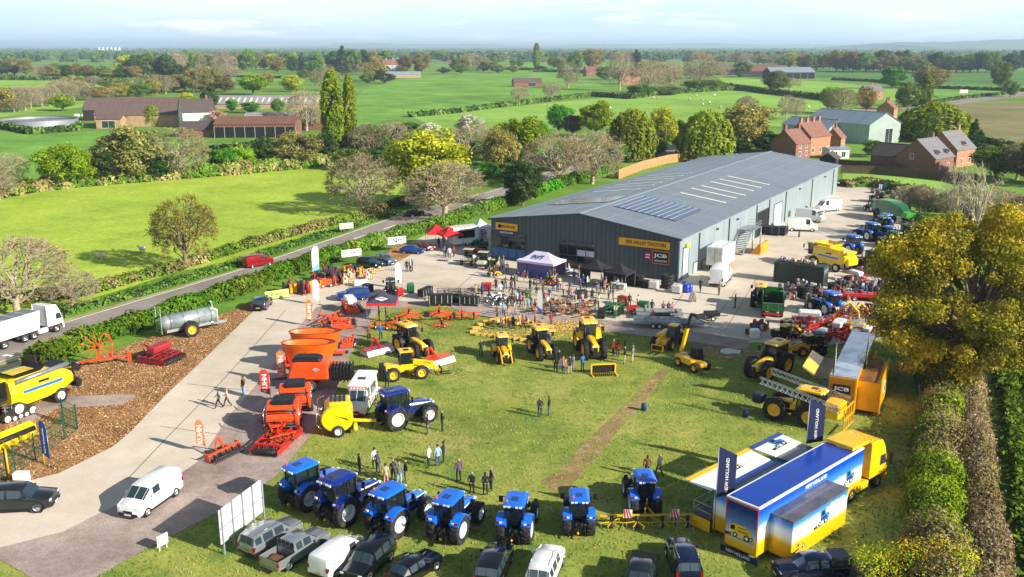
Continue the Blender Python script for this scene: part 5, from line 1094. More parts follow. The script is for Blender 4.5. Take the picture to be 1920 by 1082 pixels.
P=np.array(P); Z=rg.uniform(.03,.08,len(P)); P[:,2]+=Z*.6; nn_=rg.normal(size=(len(P),3)); nn_[:,2]=rg.uniform(.1,1.2,len(P)); GTM=leaf_mat('grass_blades',['4e6c2c','7c8a3e','a8a25a'],.3,.35)
V_=np.stack([P+np.stack([-Z*.9,0*Z,-Z],1),P+np.stack([Z*.9,.3*Z,-Z],1),P+np.stack([Z*.5,.9*Z,Z*.6],1),P+np.stack([-Z*.4,.8*Z,Z*.6],1)],1).reshape(-1,3)
Q_=np.arange(len(V_)).reshape(-1,4)
o=bpy.data.objects.new('grass',npmesh('grass',V_,Q_,[GTM])); COL.objects.link(o)
tag(o,'short trodden grass with taller tufts over the show field','grass',None,'stuff')
CB=[(p.x,p.y) for p in (G(*q) for q in [(50,903),(110,888),(212,838),(245,810),(312,740),(370,686),(467,592),(478,566),(430,585),(350,612),(260,640),(130,688),(60,705),(-100,740),(-100,930)])]; GPp=[(p.x,p.y) for p in (G(*q) for q in [(105,744),(250,740),(256,745),(228,760),(110,766),(60,790),(20,780)])]; P=[]
while len(P)<42000:
    x,y=rg.uniform(-62,-20),rg.uniform(55,108)
    if inpoly(x,y,CB) and not inpoly(x,y,GPp): P.append((x,y,rg.uniform(.03,.09)))
P=np.array(P); nn_=rg.normal(size=(len(P),3))*.4; nn_[:,2]+=1; V_,Q_=quads(P,nn_,rg.uniform(.03,.09,len(P)),rg,.5); cm_=[M('70502f',.9,0,.3,3),M('a67a4a',.9,0,.3,3),M('d0a878',.9,0,.3,3)]
o=bpy.data.objects.new('wood_chips',npmesh('wood_chips',V_,Q_,cm_,rg.randint(0,3,len(P)))); COL.objects.link(o); tag(o,'loose brown wood chips covering the display area by the road','wood chips',None,'stuff')
# yard, drive, gravel
yard=[(0,1028),(-300,1130),(-300,925),(0,912),(50,903),(110,888),(212,838),(245,810),(312,740),(370,686),(467,592),(480,578),(540,545),(610,520),(690,495),(745,468),(800,440),(850,425),(918,420),(1250,600),(1300,620),(1150,602),(1000,588),(900,572),(845,563),(760,566),(690,556),(593,577),(557,617),(510,690),(470,735),(430,780),(375,864),(330,894),(187,963),(120,997)]
px_sheet('concrete_drive',yard,.03,CONC)
px_sheet('concrete_yard',[(900,425),(1262,448),(1470,310),(1590,348),(1640,354),(1672,378),(1710,410),(1760,460),(1740,560),(1700,612),(1640,640),(1500,652),(1400,640),(1300,622),(1240,600),(1180,560),(1000,480)],.034,CONC)
px_sheet('gravel_strip',[(0,1028),(120,997),(187,963),(330,894),(375,864),(430,780),(470,735),(510,690),(557,617),(593,577),(690,556),(760,566),(845,563),(900,572),(1000,588),(1150,602),(1300,622),(1410,640),(1400,656),(1240,634),(1150,624),(1000,607),(900,592),(830,574),(760,578),(712,580),(676,638),(655,670),(640,720),(580,820),(545,863),(513,898),(430,952),(310,1012),(250,1044),(150,1100),(60,1084),(0,1050),(-300,1150),(-300,1130)],.04,GRAV)
px_sheet('wood_chip_bed',[(50,903),(110,888),(212,838),(245,810),(312,740),(370,686),(467,592),(478,566),(430,585),(350,612),(260,640),(130,688),(60,705),(-200,760),(-200,960),(0,912)],.022,CHIP)
px_sheet('gravel_path',[(105,744),(250,740),(256,745),(228,760),(110,766),(60,790),(30,800),(20,780)],.045,GRAV)
px_sheet('orange_gravel',[(715,488),(735,462),(780,455),(790,468),(745,492)],.046,CHIP)
m=MB(); 
JN=M('6e675c',.95,0,.1,1,'joint')
for a,b in(((237,902),(312,823)),((312,823),(410,722)),((410,722),(478,648)),((478,648),(535,583)),((350,720),(480,735)),((300,800),(410,815)),((700,520),(1270,600)),((900,505),(830,565)),((1100,540),(1020,590)),((1290,540),(1240,605)),((1380,545),(1330,615)),((1420,520),(1360,620)),((1300,560),(1700,600)),((1440,470),(1700,520))):
    A=G(*a);B=G(*b); d=(B-A).normalized()*.03; n_=Vector((-d.y,d.x,0)); m.sheet([(A-n_).xy[:],(B-n_).xy[:],(B+n_).xy[:],(A+n_).xy[:]],.05,JN)
struct('concrete_joints',m)
# main road
up=[G(*p) for p in((-150,690),(0,645),(115,606),(237,570),(442,509),(540,476),(640,442),(740,407),(790,392),(870,372),(940,354),(1000,332),(1060,312),(1110,298))]
lo=[G(*p) for p in((-150,728),(0,681),(140,639),(275,594),(425,541),(480,516),(620,472),(700,447),(812,412),(900,385),(962,364),(1020,340),(1080,318),(1130,303))]
up=smooth(up,2); lo=smooth(lo,2); m=MB(); 
for i in range(len(up)-1): m.add([tuple(up[i][:2])+(.05,),tuple(lo[i][:2])+(.05,),tuple(lo[i+1][:2])+(.05,),tuple(up[i+1][:2])+(.05,)],[(0,1,2,3)],TARM)
struct('road',m)
def road_pt(t,s):
    f=t*(len(up)-1); i=min(int(f),len(up)-2); f-=i; a=up[i].lerp(up[i+1],f); b=lo[i].lerp(lo[i+1],f); return a.lerp(b,s)
mk=MB(); LINE=M('e6e4dc',.8,0,.2,4,'road_paint'); d=0; 
tt=[k/600 for k in range(601)]; cum=[0]
for a,b in zip(tt,tt[1:]): cum.append(cum[-1]+(road_pt(b,.6)-road_pt(a,.6)).length)
def strip(t0,t1,s,w,z=.058):
    A=road_pt(t0,s);B=road_pt(t1,s); e=(B-A).normalized(); n_=Vector((-e.y,e.x,0))*w/2
    mk.sheet([(A-n_).xy[:],(B-n_).xy[:],(B+n_).xy[:],(A+n_).xy[:]],z,LINE)
def t_at(x): 
    k=0
    while k<600 and cum[k]<x: k+=1
    return k/600
x=0
while x<cum[-1]:
    if x<62:
        A=road_pt(t_at(x),.68); B=road_pt(t_at(x+.9),.86); e=(B-A).normalized(); n_=Vector((-e.y,e.x,0))*.24; mk.sheet([(A-n_).xy[:],(B-n_).xy[:],(B+n_).xy[:],(A+n_).xy[:]],.058,LINE); x+=4.2
    else: strip(t_at(x),t_at(x+4),.62,.32); x+=9
for k in range(120): strip(k/120,(k+1)/120,.04,.2,.062); strip(k/120,(k+1)/120,.96,.2,.062)
struct('road_markings',mk)
vg=MB()
for i in range(len(up)-1):
    for L_,sg in((up,1),(lo,-1)):
        a=L_[i];b=L_[i+1]; o=(up[i]-lo[i]).normalized()*sg*.9; o2=(up[i+1]-lo[i+1]).normalized()*sg*.9
        vg.add([tuple(a.xy)+(.048,),tuple(b.xy)+(.048,),tuple((b+o2).xy)+(.048,),tuple((a+o).xy)+(.048,)],[(0,1,2,3)],TANV)
struct('road_verge',vg)
px_sheet('lane',[(1600,208),(1690,193),(1760,186),(1860,178),(1920,170),(2100,160),(2100,168),(1920,180),(1800,196),(1700,206),(1620,216)],.07,TARM)
px_sheet('lane_far',[(1150,290),(1210,282),(1260,276),(1330,280),(1330,290),(1220,294),(1150,306)],.07,TARM)
px_sheet('rear_grass_bank',[(1578,352),(1580,322),(1720,330),(1800,350),(1760,420),(1715,400),(1680,372),(1640,352)],.05,LTF)
# ridges on the horizon
def ridge(name,x0,x1,dist,prof,depth,mat):
    V=[];Fc=[];n=60
    for i in range(n+1):
        px=x0+(x1-x0)*i/n; yy=prof(px); h=HC-dist*(yy-YH)/F/cos(PT)*1.0; h=max(h,2); x=(px-960)/F*dist/cos(PT)*cos(PT)*1.0
        for (dy,k) in((-depth*.9,0),(-depth*.5,.42),(-depth*.2,.85),(0,1),(depth,.0)): V.append((x,dist+dy+depth*.1*sin(i*.7),h*k+(0 if k in(0,) else h*.05*sin(i*1.9+dy))))
    for i in range(n):
        for j in range(4): a=i*5+j; Fc.append((a,a+5,a+6,a+1))
    m=MB(); m.add(V,Fc,mat,True); o=struct(name,m)
HL=ground_mat('hill_pasture',['34502a','4a7034','66883e'],(.0016,.006,.05),bs=.1)
ridge('hills',1620,2300,9500,lambda p:84-10*min(1,max(0,(p-1620)/260))**.8-1.5*sin(p*.02),2600,HL)
ridge('hills',560,1900,17000,lambda p:83.2-1.0*sin(p*.011)-.6*sin(p*.03)+(2 if p<640 else 0),3500,HL)
ridge('hills',-500,700,21000,lambda p:86.2-.8*sin(p*.02),3500,HL)
# ---------------------------------------------------------------- sky, sun, haze, camera
SUN_AZ=rad(-29.5); SUN_EL=rad(25.5)
w=bpy.data.worlds.new('World'); SC.world=w; w.use_nodes=True; t=w.node_tree; t.nodes.clear()
o=N(t,'OutputWorld'); bg=N(t,'Background'); sk=N(t,'TexSky'); sk.sky_type='NISHITA'; sk.sun_disc=False; sk.sun_elevation=SUN_EL; sk.sun_rotation=pi/2-SUN_AZ; sk.altitude=100; sk.air_density=1.; sk.dust_density=.5; sk.ozone_density=1.2
tc=N(t,'TexCoord'); mp=N(t,'Mapping'); mp.inputs['Scale'].default_value=(3.0,3.0,26.); L(t,tc.outputs['Generated'],mp.inputs[0])
cf=noise(t,mp.outputs[0],2.0,7,.6); mp2=N(t,'Mapping'); mp2.inputs['Scale'].default_value=(1.2,1.2,9.); L(t,tc.outputs['Generated'],mp2.inputs[0]); cf2=noise(t,mp2.outputs[0],1.6,4,.6)
cl=ramp(t,cf,[(.5,(0,0,0)),(.64,(1,1,1))]); cl2=ramp(t,cf2,[(.4,(.12,.12,.12)),(.68,(.75,.75,.75))])
mm=N(t,'Math'); mm.operation='MAXIMUM'; L(t,cl,mm.inputs[0]); L(t,cl2,mm.inputs[1])
sz=N(t,'SeparateXYZ'); L(t,tc.outputs['Generated'],sz.inputs[0]); mz=N(t,'MapRange'); mz.inputs[1].default_value=.1; mz.inputs[2].default_value=.42; mz.inputs[3].default_value=1; mz.inputs[4].default_value=.06; L(t,sz.outputs[2],mz.inputs[0]); m3=N(t,'Math'); m3.operation='MULTIPLY'; L(t,mm.outputs[0],m3.inputs[0]); L(t,mz.outputs[0],m3.inputs[1])
base=mixc(t,mz.outputs[0],sk.outputs[0],(8.2,11.,13.8)); L(t,mixc(t,m3.outputs[0],base,(13.6,14.4,15)),bg.inputs[0]); bg.inputs[1].default_value=.05; L(t,bg.outputs[0],o.inputs[0])
sl=bpy.data.lights.new('sun','SUN'); sl.energy=5.0; sl.angle=rad(.55); sl.color=(1,.93,.82); so=bpy.data.objects.new('sun',sl); COL.objects.link(so)
sd=Vector((cos(SUN_AZ)*cos(SUN_EL),sin(SUN_AZ)*cos(SUN_EL),sin(SUN_EL))); so.rotation_euler=sd.to_track_quat('Z','Y').to_euler(); so.location=sd*200
cd=bpy.data.cameras.new('camera'); cd.sensor_width=36; cd.lens=36*F/1920; cd.clip_end=80000; cd.clip_start=.5; co=bpy.data.objects.new('camera',cd); COL.objects.link(co); co.location=CAM; co.rotation_euler=(pi/2-PT,0,0); SC.camera=co
SC.view_settings.view_transform='Standard'; SC.view_settings.look='None'; SC.view_settings.exposure=.9; SC.view_settings.gamma=1
SC.cycles.max_bounces=6; SC.cycles.transparent_max_bounces=12; SC.cycles.volume_bounces=0; SC.cycles.use_denoising=True
HZ=bpy.data.materials.new('haze_air'); HZ.use_nodes=True; t=HZ.node_tree; t.nodes.clear(); o=N(t,'OutputMaterial'); pv=N(t,'VolumePrincipled'); pv.inputs['Color'].default_value=(.64,.82,1,1); pv.inputs['Density'].default_value=.00012; pv.inputs['Anisotropy'].default_value=.1; L(t,pv.outputs[0],o.inputs['Volume'])
m=MB(); m.box(-34000,34000,-500,33500,-1,125,HZ); o=m.build('haze'); o['kind']='stuff'
# ---------------------------------------------------------------- the warehouse
A0=Vector((21.8,119.,0)); AU=rad(58.9); U=Vector((cos(AU),sin(AU),0)); Wd=Vector((cos(AU+pi/2),sin(AU+pi/2),0)); WL,WW,EH,RH=91.,29.,5.75,7.7
def fw(px,py):  # gable wall pixel to (metres along from the corner, height)
    p=plane_hit(A0,U,px,py); return (p-A0).dot(Wd),p.z
def sw(px,py):
    p=plane_hit(A0,Wd,px,py); return (p-A0).dot(U),p.z
FR=root('warehouse'); FR.location=A0; FR.rotation_euler.z=AU   # local x runs down the long side, y across the gable
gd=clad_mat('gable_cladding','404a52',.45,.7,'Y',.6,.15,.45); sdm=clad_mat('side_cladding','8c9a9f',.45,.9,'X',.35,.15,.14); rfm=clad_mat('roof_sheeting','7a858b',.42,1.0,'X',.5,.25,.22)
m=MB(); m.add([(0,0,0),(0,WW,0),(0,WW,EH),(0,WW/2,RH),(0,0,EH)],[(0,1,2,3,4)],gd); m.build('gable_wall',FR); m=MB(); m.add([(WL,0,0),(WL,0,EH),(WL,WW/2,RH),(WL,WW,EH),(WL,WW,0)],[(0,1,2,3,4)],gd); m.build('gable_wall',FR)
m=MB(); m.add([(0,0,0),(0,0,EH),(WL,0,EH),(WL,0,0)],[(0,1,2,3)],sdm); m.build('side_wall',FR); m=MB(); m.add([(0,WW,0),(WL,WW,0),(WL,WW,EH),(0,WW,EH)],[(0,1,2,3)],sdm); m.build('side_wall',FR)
m=MB(); o_=.35; sl_=(RH-EH)/(WW/2)
for s in(0,1):
    e0=(-o_, -o_ if s==0 else WW+o_, EH-o_*sl_+.12); r0=(-o_,WW/2,RH+.12); e1=(WL+o_,e0[1],e0[2]); r1=(WL+o_,WW/2,RH+.12)
    q=[e0,e1,r1,r0]; m.loft([[(x,y,z-.1) for x,y,z in q],q],rfm)
rf=m.build('roof',FR)
TR=M('8f9ea4',.4,.2,.1,1,'trim_grey'); TD=M('353f45',.45,.1,.1,1,'trim_dark')
m=MB()
for q in(.25,.5,.75):
    for s in(0,1): y=(WW/2*q) if s==0 else WW-WW/2*q; z=EH+.122+(WW/2*q)*sl_; m.box(-o_,WL+o_,y-.02,y+.02,z-.02,z+.012,TR)
for k in range(1,7): m.box(WL*k/7-.015,WL*k/7+.015,.3,.32,EH+.14,EH+.16,TR) if 0 else None
m.build('sheet_lap',rf); m=MB(); m.bar((-o_,WW/2,RH+.17),(WL+o_,WW/2,RH+.17),.5,.06,TR); m.build('ridge_cap',rf)
m=MB(); m.bar((-o_,-o_-.08,EH-.02),(WL+o_,-o_-.08,EH-.02),.16,.16,TR); m.bar((-o_,WW+o_+.08,EH-.02),(WL+o_,WW+o_+.08,EH-.02),.16,.16,TR); m.build('gutter',rf)
m=MB()
for s in(0,1): ye=-o_ if s==0 else WW+o_; m.bar((-o_-.03,ye,EH-o_*sl_+.02),(-o_-.03,WW/2,RH+.06),.06,.28,TD)
m.bar((-.05,-.05,0),(-.05,-.05,EH),.18,.18,TR); m.build('corner_flashing',FR)
def roofp(px,py,side):  # pixel on roof slope -> local
    n=Vector((0,-sl_,1)).normalized() if side==0 else Vector((0,sl_,1)).normalized(); R_=Matrix.Rotation(AU,3,'Z'); o=A0+Vector((0,0,EH+.12)) if side==0 else A0+Wd*WW+Vector((0,0,EH+.12))
    p=plane_hit(o,R_@n,px,py)-A0; return Vector((p.dot(U),p.dot(Wd),p.z))
SKY_=M('d8d6c4',.3,0,.08,1,'rooflight')
for side,L_ in((0,[((1272,363),(1364,379)),((1294,354),(1382,371)),((1310,350),(1402,365)),((1329,342),(1416,357)),((1345,337),(1430,351)),((1362,331),(1445,346))]),(1,[((1116,359),(1196,356)),((1139,351),(1219,349)),((1157,346),(1236,343)),((1181,339),(1257,336)),((1197,334),(1273,332)),((1217,329),(1292,326))])):
    for a,b in L_:
        A=roofp(*a,side);B=roofp(*b,side); mx=(A.x+B.x)/2; m=MB(); y0,y1=sorted((A.y,B.y)); y0=max(y0,.8); y1=min(y1,WW-.8); z=lambda y:EH+.12+(y if side==0 else WW-y)*sl_+.02
        m.loft([[(mx-.35,y,z(y)),(mx+.35,y,z(y)),(mx+.35,y,z(y)+.03),(mx-.35,y,z(y)+.03)] for y in(y0,y1)],SKY_); m.build('rooflight',rf)
PV=M('10264e',.12,.2,.15,1,'solar_cell'); PVL=M('a9b8cc',.4,.3,.05,1,'panel_frame')
q0=roofp(1150,387,0); q1=roofp(1210,369,0); q2=roofp(1313,395,0); q3=roofp(1275,412,0)
x0,x1=min(q0.x,q3.x),max(q1.x,q2.x); y0,y1=min(q2.y,q3.y),max(q0.y,q1.y)
pa=MB(); zz=lambda y:EH+.12+y*sl_+.1; nr,ncx=10,7
pb=MB()
for i in range(nr):
    for j in range(ncx):
        ya=y0+(y1-y0)*i/nr+.04; yb=y0+(y1-y0)*(i+1)/nr-.12; xa=x0+(x1-x0)*j/ncx+.03; xb=x0+(x1-x0)*(j+1)/ncx-.03
        pa.add([(xa,ya,zz(ya)),(xb,ya,zz(ya)),(xb,yb,zz(yb)),(xa,yb,zz(yb))],[(0,1,2,3)],PV)
    ya=y0+(y1-y0)*(i+1)/nr-.06; pb.bar((x0,ya,zz(ya)),(x1,ya,zz(ya)),.14,.05,PVL)
so_=pa.build('solar_panel',rf); pb.build('mounting_rail',so_)
q0=roofp(1018,387,1); q1=roofp(1060,371,1); q2=roofp(1180,368,1); pc=MB(); zz1=lambda y:EH+.12+(WW-y)*sl_+.08; GP=M('97a3a8',.1,.3,.15,.6,'glossy_panel')
x0_=q0.x+1;x1_=q2.x; y0_=WW/2+1.2; y1_=min(WW-2,q0.y)
pc.add([(x0_,y0_,zz1(y0_)),(x1_,y0_,zz1(y0_)),(x1_,y1_,zz1(y1_)),(x0_,y1_,zz1(y1_))],[(0,1,2,3)],GP); pc.build('solar_panel',rf)
# gable glazing, signs
def fbox(px0,py0,px1,py1):
    a=fw(px0,py0); b=fw(px1,py1); return min(a[0],b[0]),max(a[0],b[0]),min(a[1],b[1]),max(a[1],b[1])
WG=M('1a2026',.06,0,.1,.5,'showroom_glass',.4)
ya,yb=sorted((fw(1049,450)[0],fw(1116,456)[0])); zt=fw(1083,454)[1]
wn=MB(); wn.box(-.06,.02,ya,yb,.3,zt,WG); wo=wn.build('window',FR); fr=MB()
for k in range(5): y=ya+(yb-ya)*k/4; fr.box(-.1,-.05,y-.05,y+.05,.2,zt+.05,TD)
for z in(.25,zt*.48,zt): fr.box(-.11,-.05,ya-.05,yb+.05,z-.05,z+.05,TD)
fr.build('frame',wo); cr=MB(); cr.box(-.075,-.062,ya+.1,(ya+yb)/2,zt*.5,zt*.72,M('b7b4cc',.6,0,.3,1,'window_poster')); cr.build('poster',wo)
ya,yb=sorted((fw(922,435)[0],fw(985,443)[0])); zt=fw(950,436)[1]
wn=MB(); wn.box(-.06,.02,ya,yb,zt*.42,zt,WG); wn.box(-.062,.02,ya,yb,.2,zt*.42-.02,M('1f5f9a',.4,0,.1,1,'blue_panel')); wo=wn.build('window',FR); fr=MB()
for k in range(5): y=ya+(yb-ya)*k/4; fr.box(-.1,-.065,y-.05,y+.05,.2,zt+.05,TD)
for z in(.2,zt*.42,zt): fr.box(-.11,-.065,ya-.05,yb+.05,z-.05,z+.05,TD)
fr.build('frame',wo)
SY=M('e8a900',.4,0,.05,1,'sign_yellow'); SB=M('16181c',.5,0,.05,1,'sign_black'); SO=M('e07a18',.4,0,.05,1,'sign_orange'); SW_=M('e8e8e8',.5,0,.02,1,'sign_white'); SR=M('a0102a',.4,0,.05,1,'sign_red'); SBL=M('16306e',.5,0,.05,1,'sign_blue')
def sign(px0,py0,px1,py1,mat,nm='sign',d=.14,hgt_=None,trim=None):
    y1_,zt_=fw(px0,py0); y0_,zb_=fw(px1,py1); z1=fw(px0,py0)[1]; z0=z1-(hgt_ or 1)
    m=MB(); m.rbox(-d,-.01,y0_,y1_,z0,z1,mat,.03); o=m.build(nm,FR); return o,y0_,y1_,z0,z1
o,ya,yb,z0,z1=sign(1161,444,1257,455,SY,hgt_=1.02); letter('REA VALLEY TRACTORS',SB,o,(-.16,(ya+yb)/2-.3,(z0+z1)/2),(0,-1,0),(0,0,1),(yb-ya)*.78,.46)
o,ya,yb,z0,z1=sign(1224,469,1256,474,SO,hgt_=1.75); m=MB(); m.box(-.16,-.14,ya+.1,yb-.1,z0+.1,z1-.1,SB); m.build('sign_face',o); letter('JCB',SW_,o,(-.18,(ya+yb)/2,z0+1.12),(0,-1,0),(0,0,1),(yb-ya)*.78,.62); letter('AGRICULTURE',SW_,o,(-.18,(ya+yb)/2,z0+.42),(0,-1,0),(0,0,1),(yb-ya)*.76,.24)
o,ya,yb,z0,z1=sign(1209,472,1222,474,SR,hgt_=.95); m=MB(); m.box(-.16,-.14,ya+.2,yb-.2,z0+.55,z0+.72,SW_); m.box(-.16,-.14,ya+.2,yb-.2,z0+.2,z0+.36,SW_); m.build('lettering',o)
o,ya,yb,z0,z1=sign(930,416,971,421,SY,hgt_=1.05); letter('NEW HOLLAND',SB,o,(-.16,(ya+yb)/2-.25,(z0+z1)/2),(0,-1,0),(0,0,1),(yb-ya)*.66,.36); m=MB(); m.lathe([(.001,-.17),(.3,-.17),(.3,-.14)],12,SB,(0,0,0)); k=m.build('emblem',o,(0,yb-.7,(z0+z1)/2)); k.rotation_euler.z=-pi/2+0
k.rotation_euler=(0,0,-pi/2)
m=MB(); m.rbox(-.13,-.01,ya,yb,z0-.62,z0-.06,SBL,.03); o2=m.build('sign',FR); letter('AGRICULTURE',SW_,o2,(-.15,(ya+yb)/2,z0-.34),(0,-1,0),(0,0,1),(yb-ya)*.6,.24)
# long side: doors, downpipes, staircase
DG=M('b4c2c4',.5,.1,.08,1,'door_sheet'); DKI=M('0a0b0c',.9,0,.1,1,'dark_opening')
def sdoor(pxa,pxb,pyt,mat,nm='roller_door',x=None):
    a=sw(pxa,pyt)[0]; b=sw(pxb,pyt)[0]; z=sw((pxa+pxb)/2,pyt)[1]; m=MB(); m.box(a,b,-.05,.02,.02,z,mat); o=m.build(nm,FR); f=MB(); f.box(a-.1,a,-.09,-.0,.0,z+.1,TD); f.box(b,b+.1,-.09,-.0,.0,z+.1,TD); f.box(a-.1,b+.1,-.09,-.0,z,z+.12,TD); f.build('frame',o); return a,b,z
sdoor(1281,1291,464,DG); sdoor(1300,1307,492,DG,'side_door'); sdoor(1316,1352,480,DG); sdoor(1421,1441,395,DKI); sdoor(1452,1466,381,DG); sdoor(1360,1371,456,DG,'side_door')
m=MB()
for px in(1313,1368,1418,1441,1471,1518,1556):
    x=sw(px,400)[0]; m.box(x-.06,x+.06,-.16,-.04,.02,EH-.1,TD)
m.build('downpipe',FR)
m=MB(); 
for px in(1345,1382,1495,1540): x=sw(px,400)[0]; m.box(x-.2,x+.2,-.35,-.02,EH-1.1,EH-.9,TD)
m.build('wall_light',FR)
x=sw(1291,462)[0]; m=MB(); m.rbox(x-1.2,x-.1,-.25,-.02,EH-1.6,EH-1.0,SY,.04); m.build('door_sign',FR)
st=root('external_staircase'); g1=G(1392,494); g0=G(1420,460); st.location=A0+U*sw(1385,430)[0]; st.rotation_euler.z=AU; m=MB(); GV=M('a5abb0',.45,.5,.2,3,'galvanised_steel'); SD=M('5e6468',.5,.4,.2,3,'stair_tread'); st.scale=(1.15,1.5,1.)
m.box(-.5,3.2,-1.6,-.1,3.0,3.08,GV); [m.tube([(x,-1.6,0),(x,-1.6,3)],.06,GV,5) for x in(-.4,3.1)]; m.build('platform',st); m=MB()
for k in range(14): z=3.0-k*.215; x=-.6-k*.25; m.box(x-.28,x,-1.5,-.4,z-.04,z,SD)
for y in(-1.5,-.4): m.bar((-.4,y,3.0),(-4.2,y,-.0),.05,.22,GV)
m.build('steps',st); m=MB()
for z in(.5,1.0):
    for y in(-1.55,-.35): m.tube([(-4.1,y,z),(-.5,y,3+z)],.025,GV,4)
    m.tube([(-.5,-1.6,3+z),(3.2,-1.6,3+z),(3.2,-.1,3+z)],.025,GV,4)
for k in range(8): x=-4.0+k*.5; m.tube([(x,-1.55,.1+k*.42),(x,-1.55,1.1+k*.42)],.02,GV,4)
for k in range(8): m.tube([(-.5+k*.52,-1.6,3),(-.5+k*.52,-1.6,4)],.02,GV,4)
m.build('handrail',st); tag(st,'galvanised outside staircase with landing against the side wall of the big grey shed','staircase')
tag(FR,'long grey metal clad dealership shed with a low pitched roof and yellow signs','building')
# ---------------------------------------------------------------- farm buildings and houses
BRK=brick_mat('red_brick','74463a','8a5646','94826f',4.); BRO=brick_mat('orange_brick','9c6446','ac7454','a8947e',4.); TIL=brick_mat('clay_tiles','7a5446','8c6252','5e4438',3.,.3,.3); SLT=brick_mat('grey_slate','6c6a6c','7c7a7c','58565a',3.,.25,.35); DTL=brick_mat('dark_tiles','4c4240','5a4e4a','3a3230',3.,.25,.3)
RND=M('dcd8cc',.8,0,.12,1,'white_render'); GCL=clad_mat('light_green_cladding','9aa8a0',.5,1.,'X',.3,.1,.15); GRF=clad_mat('grey_sheet_roof','8694a0',.45,1.1,'X',.4,.1,.25); BRF=clad_mat('brown_sheet_roof','63514c',.8,1.1,'X',.4,0,.3); DTM=clad_mat('dark_timber','2a2422',.8,.4,'X',.5,0,.5); FBC=clad_mat('fibre_cement_roof','8a8688',.85,1.1,'X',.5,0,.35); TNB=M('a88a68',.8,0,.15,1,'tan_block'); RBR=clad_mat('rust_brown_sheet','74503f',.7,1.,'X',.4,0,.3)
def house(name,loc,rz,Lx,Wy,eh,rh,wall,roof,label,cat='building',wins=(),chims=(),group=None,over=.3,gable=None,lights=0,dorm=0,openf=None,dw=True):
    """gabled block, ridge along local x, centred on loc"""
    ro=root(name); ro.location=loc; ro.rotation_euler.z=rz; a,b=Lx/2,Wy/2; m=MB()
    m.add([(-a,-b,0),(a,-b,0),(a,-b,eh),(-a,-b,eh)],[(0,1,2,3)],wall); m.add([(-a,b,0),(-a,b,eh),(a,b,eh),(a,b,0)],[(0,1,2,3)],wall)
    for s in(-1,1): m.add([(s*a,-b,0),(s*a,b,0),(s*a,b,eh),(s*a,0,rh),(s*a,-b,eh)],[(0,1,2,3,4)],gable or wall)
    m.build('wall',ro); m=MB(); sl=(rh-eh)/b
    for s in(-1,1):
        q=[(-a-over,s*(b+over),eh-over*sl+.1),(a+over,s*(b+over),eh-over*sl+.1),(a+over,0,rh+.1),(-a-over,0,rh+.1)]
        if s>0: q=q[::-1]
        m.loft([[(x,y,z-.1) for x,y,z in q],q],roof)
    rf=m.build('roof',ro); m=MB(); m.bar((-a-over,0,rh+.12),(a+over,0,rh+.12),.25,.1,roof); m.build('ridge',rf)
    for x,y in chims:
        c=MB(); z=rh-abs(y)*sl; c.box(x-.4,x+.4,y-.3,y+.3,z-.8,z+1.3,wall if wall!=RND else BRK); c.box(x-.46,x+.46,y-.36,y+.36,z+1.3,z+1.42,wall if wall!=RND else BRK); [c.cyl((x+q,y,z+1.4),(x+q,y,z+1.75),.12,.1,7,TIL) for q in(-.2,.2)]; c.build('chimney',rf)
    for face,u,z,w,h in wins: # face: 'f' -y, 'b' +y, 'l' -x, 'r' +x
        m=MB(); f=MB(); d=.05
        def bx(B,u0,u1,z0,z1,t,mt):
            if face=='f': B.box(u0,u1,-b-t,-b+.02,z0,z1,mt)
            elif face=='b': B.box(u0,u1,b-.02,b+t,z0,z1,mt)
            elif face=='l': B.box(-a-t,-a+.02,u0,u1,z0,z1,mt)
            else: B.box(a-.02,a+t,u0,u1,z0,z1,mt)
        bx(m,u-w/2,u+w/2,z,z+h,.03,CARGL); o=m.build('window' if z>.2 else 'door',ro)
        for k in((u-w/2-.05,u-w/2+.05),(u+w/2-.05,u+w/2+.05),(u-.03,u+.03)): bx(f,k[0],k[1],z,z+h,.06,RND)
        bx(f,u-w/2-.05,u+w/2+.05,z+h,z+h+.1,.065,RND); bx(f,u-w/2-.1,u+w/2+.1,z-.1,z,.09,RND); f.build('frame',o)
    for k in range(lights):
        m=MB(); x=-a+Lx*(k+.5)/lights; 
        m.loft([[(x-.5,s_*y_,eh+.12+(b-y_)*sl+.01),(x+.5,s_*y_,eh+.12+(b-y_)*sl+.01),(x+.5,s_*y_,eh+.12+(b-y_)*sl+.04),(x-.5,s_*y_,eh+.12+(b-y_)*sl+.04)] for s_,y_ in((-1,b*.8),(-1,b*.25))],SKY_); m.build('rooflight',rf)
    for k in range(dorm):
        x=-a+Lx*(k+.5)/dorm; zb=eh+.1; m=MB(); m.box(x-.65,x+.65,-b*.85,-b*.2,zb,zb+1.0,wall); o=m.build('dormer',rf); q=MB(); q.loft([[(x-.8,y,zb+.95),(x,y,zb+1.6),(x+.8,y,zb+.95),(x+.8,y,zb+1.03),(x,y,zb+1.7),(x-.8,y,zb+1.03)] for y in(-b*.9,-b*.05)],roof); q.box(x-.4,x+.4,-b*.87,-b*.84,zb+.2,zb+.9,CARGL); q.build('dormer_window',o)
    if openf: # open bays along one long side
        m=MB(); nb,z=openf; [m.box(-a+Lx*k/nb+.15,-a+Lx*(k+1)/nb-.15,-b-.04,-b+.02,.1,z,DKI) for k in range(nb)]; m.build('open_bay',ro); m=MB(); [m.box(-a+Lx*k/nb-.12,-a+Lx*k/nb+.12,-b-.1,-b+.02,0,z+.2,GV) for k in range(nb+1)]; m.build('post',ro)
    return tag(ro,label,cat,group)
def hpx(px,py): return G(px,py)
